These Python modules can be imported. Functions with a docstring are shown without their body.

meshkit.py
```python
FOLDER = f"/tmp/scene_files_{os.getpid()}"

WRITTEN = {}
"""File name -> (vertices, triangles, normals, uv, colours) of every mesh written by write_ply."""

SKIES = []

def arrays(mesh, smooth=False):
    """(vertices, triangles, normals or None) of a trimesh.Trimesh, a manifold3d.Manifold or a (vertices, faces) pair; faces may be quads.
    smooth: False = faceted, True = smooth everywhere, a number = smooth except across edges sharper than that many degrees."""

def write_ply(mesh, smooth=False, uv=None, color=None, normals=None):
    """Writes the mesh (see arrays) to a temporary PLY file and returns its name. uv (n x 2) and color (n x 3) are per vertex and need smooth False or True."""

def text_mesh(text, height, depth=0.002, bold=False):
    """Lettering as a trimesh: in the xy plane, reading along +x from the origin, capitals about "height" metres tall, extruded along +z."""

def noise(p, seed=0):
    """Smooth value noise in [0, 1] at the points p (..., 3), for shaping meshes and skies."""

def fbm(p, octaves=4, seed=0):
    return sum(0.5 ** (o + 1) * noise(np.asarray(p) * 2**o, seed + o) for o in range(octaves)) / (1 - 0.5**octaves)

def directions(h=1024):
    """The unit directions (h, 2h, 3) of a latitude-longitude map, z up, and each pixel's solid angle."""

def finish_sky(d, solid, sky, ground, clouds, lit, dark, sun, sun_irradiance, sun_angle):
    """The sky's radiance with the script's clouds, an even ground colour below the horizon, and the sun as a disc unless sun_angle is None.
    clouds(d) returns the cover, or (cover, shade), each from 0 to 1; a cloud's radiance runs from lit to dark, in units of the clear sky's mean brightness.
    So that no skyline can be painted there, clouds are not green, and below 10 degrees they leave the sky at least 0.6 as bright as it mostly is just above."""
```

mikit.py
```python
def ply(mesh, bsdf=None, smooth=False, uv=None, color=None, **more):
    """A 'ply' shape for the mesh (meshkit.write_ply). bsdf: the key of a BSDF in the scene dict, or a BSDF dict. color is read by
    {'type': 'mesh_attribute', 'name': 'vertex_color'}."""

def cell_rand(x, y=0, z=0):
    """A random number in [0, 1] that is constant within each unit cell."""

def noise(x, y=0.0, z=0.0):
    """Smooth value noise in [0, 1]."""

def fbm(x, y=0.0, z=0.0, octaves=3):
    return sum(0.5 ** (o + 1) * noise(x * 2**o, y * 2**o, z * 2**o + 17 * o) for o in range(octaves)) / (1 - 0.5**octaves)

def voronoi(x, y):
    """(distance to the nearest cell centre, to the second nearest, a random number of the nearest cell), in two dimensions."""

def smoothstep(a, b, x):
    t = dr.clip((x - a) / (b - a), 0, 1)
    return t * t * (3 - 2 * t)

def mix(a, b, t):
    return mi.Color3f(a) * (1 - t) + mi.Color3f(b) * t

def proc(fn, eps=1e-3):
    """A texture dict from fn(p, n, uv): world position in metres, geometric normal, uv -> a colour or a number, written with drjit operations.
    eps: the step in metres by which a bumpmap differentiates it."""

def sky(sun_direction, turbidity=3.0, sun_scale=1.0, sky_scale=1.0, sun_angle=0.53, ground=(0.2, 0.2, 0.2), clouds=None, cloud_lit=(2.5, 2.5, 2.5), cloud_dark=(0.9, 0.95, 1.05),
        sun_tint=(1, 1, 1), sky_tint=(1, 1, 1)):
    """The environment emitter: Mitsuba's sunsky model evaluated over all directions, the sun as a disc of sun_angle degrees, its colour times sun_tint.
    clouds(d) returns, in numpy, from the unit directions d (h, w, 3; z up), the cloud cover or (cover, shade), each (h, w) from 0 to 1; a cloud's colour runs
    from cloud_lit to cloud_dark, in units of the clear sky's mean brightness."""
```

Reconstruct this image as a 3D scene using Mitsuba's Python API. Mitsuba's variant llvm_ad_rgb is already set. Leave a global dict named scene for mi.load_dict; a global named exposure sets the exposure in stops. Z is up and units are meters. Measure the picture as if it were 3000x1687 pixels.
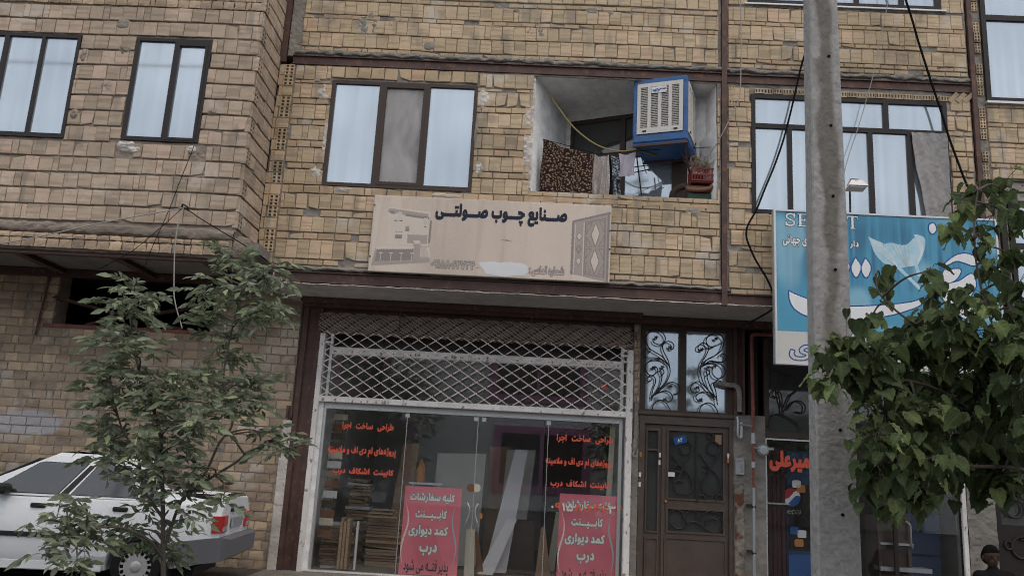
import math, random
import numpy as np, trimesh, manifold3d as m3, drjit as dr, mitsuba as mi
import mikit, meshkit
from shapely import Polygon, box as sbox, union_all, affinity
from shapely.geometry import LineString, MultiPolygon

T = mi.ScalarTransform4f
scene, labels = {'type': 'scene'}, {}

# ------------------------------------------------------------------ camera, sky, exposure
CAM = np.array([0.0, 0.0, 1.45])
FWD = np.array([-0.027723, 0.976019, 0.215911])
UP = np.array([-0.049260, -0.217066, 0.974913])
scene['camera'] = {'type': 'perspective', 'fov': math.degrees(2 * math.atan(1500 / 2450)), 'fov_axis': 'x',
                   'to_world': T().look_at(origin=CAM.tolist(), target=(CAM + FWD).tolist(), up=UP.tolist()),
                   'near_clip': 0.1, 'far_clip': 500.0}


def cloud_cover(d):
    f = meshkit.fbm(d * np.array([3.0, 3.0, 5.0]) + 4, 4, 3)
    g = meshkit.fbm(d * 9 + 2, 3, 8)
    return np.clip(0.93 + 0.3 * (f - 0.5), 0, 1), np.clip(2.6 * (f - 0.40) + 0.9 * (g - 0.5), 0, 1)


scene['sky'] = mikit.sky((0.25, -0.45, 0.86), turbidity=5, sun_scale=0.10, sun_angle=40, sky_scale=1.0, clouds=cloud_cover,
                         cloud_lit=(1.55, 1.6, 1.68), cloud_dark=(0.78, 0.87, 1.02), ground=(0.12, 0.11, 0.10))
exposure = 2.7

# ------------------------------------------------------------------ materials
rng = random.Random(7)


def mat(name, d):
    scene[name] = d
    return name


def flat(name, c):
    return mat(name, {'type': 'twosided', 'b': {'type': 'diffuse', 'reflectance': {'type': 'rgb', 'value': list(c)}}})


def shiny(name, c, rough=0.4, metallic=0.0, spec=0.25, coat=0.0):
    return mat(name, {'type': 'twosided', 'b': {'type': 'principled', 'base_color': {'type': 'rgb', 'value': list(c)}, 'roughness': rough, 'metallic': metallic, 'specular': spec, 'clearcoat': coat, 'clearcoat_gloss': 0.9}})


def procmat(name, fn, bump=None, scale=0.01, eps=3e-3, rough=None, spec=0.4, metallic=0.0):
    tex = mikit.proc(fn)
    b = {'type': 'diffuse', 'reflectance': tex} if rough is None else {'type': 'principled', 'base_color': tex, 'roughness': rough, 'specular': spec, 'metallic': metallic}
    if bump:
        b = {'type': 'bumpmap', 'arbitrary': mikit.proc(bump, eps), 'scale': scale, 'bsdf': b}
    return mat(name, {'type': 'twosided', 'b': b})


def tile_fn(c1, c2, c3, grooves, depth):
    def fn(p, n, uv):
        iu, iv = dr.floor(uv.x), dr.floor(uv.y)
        r, r2 = mikit.cell_rand(iu, iv, 3), mikit.cell_rand(iu, iv, 5)
        lx, lv = uv.x - iu, uv.y - iv
        line = mikit.noise(lv * grooves, iu * 1.7, lx * 2.0)
        fine = mikit.noise(p.x * 60, p.z * 160, p.y * 60)
        dirt = mikit.fbm(p.x * 2.3, p.z * 3.1, p.y * 2.3, 3)
        stain = mikit.smoothstep(0.56, 0.78, mikit.fbm(p.x * 7 + 9, p.z * 2.6, p.y * 7, 3))
        c = mikit.mix(mikit.mix(c1, c2, r), c3, mikit.smoothstep(0.6, 1.0, r2) * 0.8)
        c = c * (1 - depth * mikit.smoothstep(0.45, 0.75, line)) * (0.9 + 0.2 * fine) * (0.74 + 0.5 * dirt) * (0.86 + 0.26 * r2)
        c = mikit.mix(c, mi.Color3f(0.23, 0.2, 0.17), stain * 0.55)
        lime = mikit.smoothstep(.60, .74, mikit.fbm(p.x * 3.1 + 20, p.z * 3.7, p.y * 3, 4))
        c = mikit.mix(c, mi.Color3f(.60, .54, .47), lime * .5)
        paint = dr.exp(-dr.square((p.x + 7.0) / .6) - dr.square((p.z - 1.78) / .17)) * mikit.smoothstep(11, 11.5, p.y)
        return mikit.mix(c, mi.Color3f(.50, .50, .53), mikit.smoothstep(.3, .55, paint * (.5 + mikit.fbm(p.x * 8, p.z * 9, 3.0, 3))) * .75)
    return fn


procmat('tile_buff', tile_fn((.57, .44, .295), (.52, .41, .28), (.56, .405, .28), 46, .24))
procmat('tile_rose', tile_fn((.49, .385, .295), (.45, .36, .27), (.51, .38, .295), 34, .22))
procmat('brick_buff', tile_fn((.54, .41, .265), (.47, .36, .24), (.46, .315, .215), 14, .15))
procmat('brick_mud', tile_fn((.48, .36, .255), (.41, .315, .235), (.55, .42, .275), 9, .2))


def mortar_fn(base):
    def fn(p, n, uv):
        a = mikit.fbm(p.x * 9, p.y * 9, p.z * 9, 4)
        b = mikit.fbm(p.x * 1.3 + 5, p.y * 1.3, p.z * 2.2, 3)
        f = mikit.noise(p.x * 130, p.y * 130, p.z * 130)
        return mi.Color3f(base) * (0.5 + 0.55 * a + 0.5 * b) * (0.88 + 0.24 * f)
    return fn


def rough_bump(p, n, uv):
    return mikit.fbm(p.x * 26, p.y * 26, p.z * 26, 4)


procmat('mortar', mortar_fn((.275, .248, .215)), rough_bump, .02)
procmat('mortar_mud', mortar_fn((.27, .225, .185)), rough_bump, .02)
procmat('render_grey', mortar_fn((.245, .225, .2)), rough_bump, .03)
procmat('plaster', mortar_fn((.84, .83, .81)), rough_bump, .004)
procmat('plaster_lump', mortar_fn((.56, .51, .46)), rough_bump, .03)
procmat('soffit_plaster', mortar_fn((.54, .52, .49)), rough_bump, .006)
procmat('dirt', mortar_fn((.10, .09, .08)), rough_bump, .02)
procmat('asphalt', mortar_fn((.075, .072, .07)), rough_bump, .01)
procmat('paving', mortar_fn((.2, .19, .18)), rough_bump, .008)


def pole_fn(p, n, uv):
    s = mikit.fbm(p.x * 5 + 3, p.z * 2.2, p.y * 2, 4)
    band = dr.exp(-dr.square((p.x - 2.24 - .05 * mikit.noise(p.z * 1.5, 3.0)) / 0.09))
    st = mikit.smoothstep(0.40, 0.60, s * 0.62 + band * 0.42 - .06) * mikit.smoothstep(1.7, 3.6, p.z + s)
    f = mikit.noise(p.x * 110, p.y * 110, p.z * 110)
    g = mikit.fbm(p.x * 30, p.y * 30, p.z * 18, 3)
    c = mikit.mix((.36, .345, .33), (.17, .155, .135), st * 0.9)
    pit = mikit.smoothstep(.68, .78, mikit.noise(p.x * 45, p.y * 45, p.z * 45))
    return c * (0.60 + 0.52 * g + 0.18 * f) * (1 - .15 * pit)


procmat('pole_concrete', pole_fn, rough_bump, .010)


def steel_fn(p, n, uv):
    a = mikit.fbm(p.x * 5, p.y * 5, p.z * 7, 4)
    b = mikit.smoothstep(0.6, 0.75, mikit.fbm(p.x * 21, p.y * 21, p.z * 11, 3))
    return mikit.mix(mi.Color3f(.082, .043, .035) * (0.55 + 0.9 * a), (.17, .085, .05), b * 0.7)


procmat('steel_red', steel_fn, rough=.6)


def rust_pipe_fn(p, n, uv):
    return mi.Color3f(.20, .065, .042) * (0.6 + 0.8 * mikit.fbm(p.x * 9, p.y * 9, p.z * 12, 3))


procmat('pipe_red', rust_pipe_fn, rough=.55)


def rust_wall_fn(p, n, uv):
    a = mikit.fbm(p.x * 14, p.y * 14, p.z * 5, 4)
    return mikit.mix(mi.Color3f(.25, .22, .19) * (.6 + .8 * a), (.13, .06, .04), mikit.smoothstep(.42, .6, mikit.fbm(p.x * 9 + 4, p.y * 9, p.z * 7, 4)))


procmat('rust_wall', rust_wall_fn, rough_bump, .03)
shiny('frame_dark', (.028, .022, .021), .45)
shiny('frame_brown', (.062, .044, .036), .5)
shiny('iron', (.035, .028, .025), .5)
procmat('door_brown', lambda p, n, uv: mi.Color3f(.085, .061, .049) * (0.72 + 0.55 * mikit.fbm(p.x * 6, p.y * 6, p.z * 5, 4)), rough=.5)
shiny('aluminium', (.55, .55, .54), .4, .6)
shiny('galvanised', (.42, .43, .44), .45, .7)
shiny('black_plastic', (.018, .018, .019), .5)
flat('dark_void', (.012, .011, .011))
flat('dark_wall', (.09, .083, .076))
mat('mirror_pane', {'type': 'twosided', 'b': {'type': 'principled', 'base_color': mikit.proc(lambda p, n, uv: mi.Color3f(.47, .525, .57) * (0.80 + 0.26 * mikit.fbm(p.x * 1.2, p.y, p.z * .9, 3) + .13 * mikit.noise(p.x * 17, p.z * .6, 2.))), 'roughness': .05, 'metallic': .62, 'specular': .5}})
mat('clear_pane', {'type': 'thindielectric', 'int_ior': 1.75})
mat('dark_pane', {'type': 'twosided', 'b': {'type': 'principled', 'base_color': {'type': 'rgb', 'value': [.045, .047, .046]}, 'roughness': .05, 'specular': .9}})


def dusty_fn(p, n, uv):
    w = mikit.fbm(p.x * 7 + mikit.noise(p.z * 3) * 2, p.z * 2.6, 1.0, 4)
    return mi.Color3f(.30, .285, .275) * (0.55 + 0.95 * w)


procmat('dusty_pane', dusty_fn, rough=.35)


def white_metal_fn(p, n, uv):
    a = mikit.fbm(p.x * 6, p.y * 6, p.z * 3, 3)
    r = mikit.smoothstep(0.67, 0.76, mikit.fbm(p.x * 24, p.y * 24, p.z * 13, 3))
    return mikit.mix(mi.Color3f(.74, .70, .665) * (0.75 + 0.42 * a), (.2, .1, .06), r * 0.8)


procmat('white_metal', white_metal_fn, rough=.45)
procmat('grille_metal', lambda p, n, uv: mi.Color3f(.70, .61, .56) * (0.6 + 0.8 * mikit.fbm(p.x * 8, p.y * 8, p.z * 8, 3)), rough=.5)
procmat('grille_dusty', lambda p, n, uv: mi.Color3f(.40, .315, .27) * (0.6 + 0.8 * mikit.fbm(p.x * 8, p.y * 8, p.z * 8, 3)), rough=.6)
flat('drum_brown', (.12, .095, .08))
flat('rivet_red', (.3, .09, .06))


def beige_fn(p, n, uv):
    a = mikit.fbm(p.x * 1.6, p.z * .5, 2.0, 3)
    b = mikit.smoothstep(.55, .8, mikit.fbm(p.x * 9, p.z * .8, 4.0, 3))
    f = mikit.noise(p.x * 160, p.z * 50, 1.0)
    return mikit.mix(mi.Color3f(.60, .50, .42), (.50, .405, .33), b * .5) * (0.82 + 0.3 * a) * (.96 + .08 * f)


procmat('sign_beige', beige_fn, rough=.6)
flat('print_grey', (.42, .36, .325))
flat('print_mid', (.29, .255, .24))
flat('print_dark', (.1, .095, .1))
flat('print_pale', (.66, .57, .49))
flat('print_navy', (.038, .043, .06))
flat('print_white', (.78, .78, .78))
flat('print_blue', (.035, .10, .28))
flat('print_red', (.72, .13, .085))
flat('print_brand_red', (.35, .03, .04))
flat('print_orange', (.5, .2, .05))
flat('paper_white', (.7, .7, .7))


def bluesign_fn(p, n, uv):
    s = mikit.noise(p.x * 13, p.z * .8, 1.0)
    s2 = mikit.noise(p.x * 29 + 7, p.z * 1.2, 3.0)
    m = mikit.smoothstep(3.75, 4.2, p.z) * (1 - mikit.smoothstep(4.62, 4.95, p.z) * .6)
    streak = mikit.smoothstep(.35, .8, s * .65 + s2 * .45) * m
    glow = mikit.smoothstep(.58, .8, mikit.noise(p.x * 2.4 + 1.3, p.z * 2.4, 5.0))
    c = mikit.mix((.075, .30, .45), (.03, .13, .235), streak * .85)
    return mikit.mix(c, (.33, .55, .64), glow * .55)


procmat('sign_blue', bluesign_fn, rough=.45)
procmat('flower_print', lambda p, n, uv: mikit.mix((.30, .55, .68), (.62, .76, .82), mikit.fbm(p.x * 11, p.z * 11, 2.0, 3)))
flat('sign_cream', (.58, .56, .52))
procmat('cooler_blue', lambda p, n, uv: mikit.mix(mi.Color3f(.03, .105, .27) * (.75 + .5 * mikit.fbm(p.x * 9, p.y * 9, p.z * 9, 3)), (.15, .10, .07), mikit.smoothstep(.66, .78, mikit.fbm(p.x * 22, p.y * 22, p.z * 30, 3)) * .6), rough=.45)
shiny('cooler_cream', (.60, .575, .53), .5)
flat('pad_dark', (.075, .065, .055))


def carpet_fn(p, n, uv):
    d1, d2, r = mikit.voronoi(uv.x * 9, uv.y * 9)
    k = mikit.smoothstep(.12, .36, d1 + .22 * (mikit.noise(uv.x * 40, uv.y * 40, 1.) - .5))
    c = mikit.mix((.36, .27, .19), (.022, .014, .012), k)
    v = mikit.smoothstep(.04, .1, d2 - d1)
    return mikit.mix(mi.Color3f(.07, .04, .03), c, v) * (.8 + .4 * r)


procmat('cloth_floral', carpet_fn)


def stripe_fn(p, n, uv):
    a = mikit.noise(uv.x * 26, uv.y * 2, 1.0)
    return mikit.mix((.30, .25, .245), (.46, .42, .38), a) * (.7 + .5 * mikit.noise(uv.x * 50, uv.y * 40, 1.))


procmat('cloth_stripe', stripe_fn)
flat('cloth_black', (.02, .018, .022))
procmat('cloth_speck', lambda p, n, uv: mikit.mix((.05, .06, .08), (.4, .42, .44), mikit.smoothstep(.5, .62, mikit.noise(p.x * 55, p.y * 55, p.z * 55))))
flat('cloth_lilac', (.40, .37, .43))
procmat('cloth_grey', lambda p, n, uv: mi.Color3f(.34, .32, .31) * (.75 + .5 * mikit.fbm(p.x * 20, p.y * 20, p.z * 20, 3)), rough_bump, .02)
flat('hose_yellow', (.36, .28, .13))
flat('cable_black', (.012, .012, .013))
flat('cable_white', (.36, .34, .31))
flat('basket_red', (.22, .06, .055))
flat('rug_brown', (.2, .11, .075))
flat('rug_dark', (.06, .045, .035))
flat('straw', (.24, .18, .13))
flat('tin_green', (.05, .075, .06))


def wood_fn(p, n, uv):
    iu, iv = dr.floor(uv.x), dr.floor(uv.y)
    r, r2 = mikit.cell_rand(iu, iv, 3), mikit.cell_rand(iu, iv, 8)
    g = mikit.fbm((uv.x - iu) * 5, (uv.y - iv) * 60, r * 30, 3)
    c = mikit.mix(mikit.mix((.40, .285, .18), (.31, .21, .135), r), (.36, .30, .22), mikit.smoothstep(.7, .9, r2))
    return c * (.65 + .6 * g)


procmat('timber', wood_fn)
procmat('board_grey', lambda p, n, uv: mi.Color3f(.43, .42, .385) * (.9 + .2 * mikit.fbm(p.x * 3, p.y * 3, p.z * 3, 2)))
flat('board_white', (.62, .62, .64))
flat('board_cream', (.56, .53, .42))
flat('board_dark', (.09, .07, .06))
flat('board_brown', (.2, .1, .06))
flat('board_tan', (.30, .21, .14))
flat('shop_wall', (.55, .55, .54))
flat('shop_floor', (.25, .24, .22))


def poster_fn(p, n, uv):
    a = mikit.fbm(p.x * 3, p.z * 3, 1.0, 3)
    f = mikit.smoothstep(.58, .62, mikit.noise(p.x * 3 + p.z * 2.0, p.z * 1.3 - p.x, 3.0))
    return mikit.mix((.50, .115, .155), (.56, .19, .22), a) * (1 + .12 * f)


procmat('poster_pink', poster_fn, rough=.3)
flat('poster_letter', (.66, .63, .55))
flat('poster_teal', (.06, .22, .26))
flat('poster_aqua', (.30, .45, .45))


def leaf_mat(name, c1, c2, trans, veins):
    def fn(p, n, uv):
        r = mikit.cell_rand(dr.floor(uv.x), dr.floor(uv.y), 3)
        r2 = mikit.cell_rand(dr.floor(uv.x), dr.floor(uv.y), 9)
        v, t = dr.abs(uv.x - dr.floor(uv.x) - .5), uv.y - dr.floor(uv.y)
        rib = dr.exp(-dr.square(v / .03))
        w = t - .75 * v
        vein = dr.exp(-dr.square((w * 9 - dr.floor(w * 9) - .5) / .16)) * veins
        blot = mikit.noise(p.x * 60, p.y * 60, p.z * 60)
        return mikit.mix(c1, c2, r * r * r) * (.62 + .6 * r2) * (1 + .5 * rib + .35 * vein) * (.85 + .3 * blot)
    mat(name, {'type': 'principledthin', 'base_color': mikit.proc(fn), 'roughness': .42, 'diff_trans': trans, 'eta': 1.4})


leaf_mat('leaf_ash', (.20, .23, .165), (.30, .35, .19), .5, .3)
leaf_mat('leaf_mulberry', (.078, .105, .052), (.18, .23, .092), .5, 1.0)
procmat('bark', lambda p, n, uv: mi.Color3f(.12, .10, .085) * (.6 + .8 * mikit.fbm(p.x * 20, p.y * 20, p.z * 8, 3)))
shiny('car_white', (.63, .645, .66), .35, 0, .5, .8)
mat('car_glass', {'type': 'twosided', 'b': {'type': 'principled', 'base_color': {'type': 'rgb', 'value': [.03, .034, .038]}, 'roughness': .06, 'specular': .9}})
shiny('bumper_grey', (.13, .13, .14), .55)
flat('tyre', (.02, .02, .02))
shiny('hubcap', (.42, .42, .42), .35, .3)
shiny('lamp_red', (.42, .02, .015), .15, 0, .6, .5)
flat('skin', (.075, .048, .037))
flat('hair', (.012, .011, .01))
flat('cloth_coat', (.014, .014, .016))
flat('intercom_grey', (.33, .34, .35))
shiny('fridge_blue', (.012, .04, .10), .4)
flat('curtain_maroon', (.055, .02, .022))
flat('window_pink', (.42, .2, .32))
flat('house_grey', (.62, .62, .60))

# ------------------------------------------------------------------ helpers
PARTS = {}


def numbered(key):
    n = PARTS.get(key, 0)
    PARTS[key] = n + 1
    return key if n == 0 else f'{key}_{n:03d}'


def say(key, label, cat, group=None, kind=None):
    d = {}
    if label: d['label'] = label
    if cat: d['category'] = cat
    if group: d['group'] = group
    if kind: d['kind'] = kind
    labels[key] = d
    return key


def thing(name, label, cat, group=None):
    return say(numbered(name), label, cat, group)


def put(key, mesh, bsdf, smooth=False, uv=None, to=None, kind=None):
    """One entry of the scene under this key (numbered when taken)."""
    k = numbered(key)
    more = {} if to is None else {'to_world': to}
    scene[k] = mikit.ply(mesh, bsdf, smooth, uv, **more)
    if kind: labels[k] = {'kind': kind}
    return k


def one(name, mesh, bsdf, label, cat, group=None, smooth=False, uv=None, to=None):
    k = put(name, mesh, bsdf, smooth, uv, to)
    return say(k, label, cat, group)


def struct(name, mesh, bsdf, smooth=False):
    k = put(name, mesh, bsdf, smooth)
    labels[k] = {'kind': 'structure'}
    return k


def join(ms):
    return trimesh.util.concatenate([m if isinstance(m, trimesh.Trimesh) else trimesh.Trimesh(*m, process=False) for m in ms])


def bx(x0, x1, y0, y1, z0, z1):
    m = trimesh.creation.box((x1 - x0, y1 - y0, z1 - z0))
    m.apply_translation(((x0 + x1) / 2, (y0 + y1) / 2, (z0 + z1) / 2))
    return m


def rbx(x0, x1, y0, y1, z0, z1, c=.01):
    """A box with chamfered edges."""
    pts = []
    for i in range(3):
        for s in np.ndindex(2, 2, 2):
            q = []
            for k, (a, b) in enumerate(((x0, x1), (y0, y1), (z0, z1))):
                d = 0 if k == i else c
                q.append(a + d if s[k] == 0 else b - d)
            pts.append(q)
    return trimesh.convex.convex_hull(np.array(pts))


def plate(poly, y0, y1):
    """A shape drawn in the xz plane, from depth y0 (front) to y1 (back)."""
    gs = [g for g in getattr(poly, 'geoms', [poly]) if g.geom_type == 'Polygon' and g.area > 1e-7]
    M = np.array([[1, 0, 0, 0], [0, 0, -1, y1], [0, 1, 0, 0], [0, 0, 0, 1.0]])
    out = []
    for g in gs:
        m = trimesh.creation.extrude_polygon(g, y1 - y0, engine='earcut')
        m.apply_transform(M)
        out.append(m)
    return join(out)


def frame_poly(x0, x1, z0, z1, panes):
    return sbox(x0, z0, x1, z1).difference(union_all([sbox(*p) for p in panes]))


def tube(pts, r, sides=7, close=True):
    p = np.asarray(pts, float)
    if p.shape[1] == 2: raise ValueError
    t = np.gradient(p, axis=0)
    t /= np.linalg.norm(t, axis=1, keepdims=True) + 1e-12
    ref = np.array([0.31, 0.85, 0.42])
    a = np.cross(t, ref); a /= np.linalg.norm(a, axis=1, keepdims=True) + 1e-12
    b = np.cross(t, a)
    ang = np.arange(sides) * 2 * np.pi / sides
    rr = np.broadcast_to(r, (len(p),))
    v = p[:, None] + rr[:, None, None] * (np.cos(ang)[None, :, None] * a[:, None] + np.sin(ang)[None, :, None] * b[:, None])
    i, j = np.meshgrid(np.arange(len(p) - 1), np.arange(sides), indexing='ij')
    q = np.stack([i * sides + j, i * sides + (j + 1) % sides, (i + 1) * sides + (j + 1) % sides, (i + 1) * sides + j], -1).reshape(-1, 4)
    f = np.vstack([q[:, [0, 1, 2]], q[:, [0, 2, 3]]])
    v = v.reshape(-1, 3)
    if close:
        n = len(v)
        v = np.vstack([v, p[:1], p[-1:]])
        L = (len(p) - 1) * sides
        cap = [[n, (k + 1) % sides, k] for k in range(sides)] + [[n + 1, L + k, L + (k + 1) % sides] for k in range(sides)]
        f = np.vstack([f, cap])
    return trimesh.Trimesh(v, f, process=False)


def curve(pts, n=6):
    """A smooth line through the points (Catmull-Rom)."""
    p = np.asarray(pts, float)
    p = np.vstack([2 * p[0] - p[1], p, 2 * p[-1] - p[-2]])
    out = []
    for i in range(1, len(p) - 2):
        for t in np.linspace(0, 1, n, endpoint=False):
            out.append(.5 * (2 * p[i] + (p[i + 1] - p[i - 1]) * t + (2 * p[i - 1] - 5 * p[i] + 4 * p[i + 1] - p[i + 2]) * t ** 2 + (3 * p[i] - p[i - 1] - 3 * p[i + 1] + p[i + 2]) * t ** 3))
    return np.array(out + [p[-2]])


def flat_curve(pts, y, n=6):
    c = curve(pts, n)
    return np.column_stack([c[:, 0], np.full(len(c), y), c[:, 1]])


def decode(s):
    ps = []
    for part in s.split(';'):
        rings = []
        for r in part.split('/'):
            a = np.array(r.split(), float).reshape(-1, 2)
            rings.append(a)
        ps.append(Polygon(rings[0], rings[1:]).buffer(0))
    return union_all(ps)


def text_poly(key, x0, x1, z0, z1):
    """The lettering scaled into this rectangle."""
    g = decode(TEXT[key])
    b = g.bounds
    return affinity.affine_transform(g, [(x1 - x0) / (b[2] - b[0]), 0, 0, (z1 - z0) / (b[3] - b[1]), x0 - b[0] * (x1 - x0) / (b[2] - b[0]), z0 - b[1] * (z1 - z0) / (b[3] - b[1])])


def words(poly, gap):
    """The lettering split where a gap wider than this runs through it."""
    gs = sorted(getattr(poly, 'geoms', [poly]), key=lambda g: g.bounds[0])
    out, cur, end = [], [gs[0]], gs[0].bounds[2]
    for g in gs[1:]:
        if g.bounds[0] - end > gap:
            out.append(union_all(cur)); cur = []
        cur.append(g); end = max(end, g.bounds[2])
    return out + [union_all(cur)]


def front(Y):
    return lambda u, d, z: (u, Y + d, z)


def side(X):
    """A wall that faces +x: u runs along y, depth runs to -x."""
    return lambda u, d, z: (X - d, u, z)


def wall_face(mapper, u0, u1, z0, z1, holes, step=.03, depth=.02, amp=.014, seed=0, freq=11):
    """The uneven mortar face of a wall, left open where the holes are."""
    nu, nz = int((u1 - u0) / step) + 1, int((z1 - z0) / step) + 1
    us, zs = np.linspace(u0, u1, nu + 1), np.linspace(z0, z1, nz + 1)
    U, Z = np.meshgrid(us, zs, indexing='ij')
    q = np.stack([U * freq, Z * freq, U * 0 + seed * 3.7], -1)
    D = depth - amp * 2 * (meshkit.fbm(q, 3, seed) - .5) - amp * .8 * (meshkit.noise(q * .3, seed + 5) - .5)
    V = np.stack(mapper(U, D, Z), -1).reshape(-1, 3)
    cu, cz = (us[:-1] + us[1:]) / 2, (zs[:-1] + zs[1:]) / 2
    ok = np.ones((nu, nz), bool)
    for (a, b, c, d) in holes:
        ok &= ~((cu[:, None] > a) & (cu[:, None] < b) & (cz[None] > c) & (cz[None] < d))
    i, j = np.nonzero(ok)
    k = lambda i, j: i * (nz + 1) + j
    quads = np.stack([k(i, j), k(i + 1, j), k(i + 1, j + 1), k(i, j + 1)], -1)
    return trimesh.Trimesh(V, np.vstack([quads[:, :3], quads[:, [0, 2, 3]]]), process=False)


SEED = random.Random(11)


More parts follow.
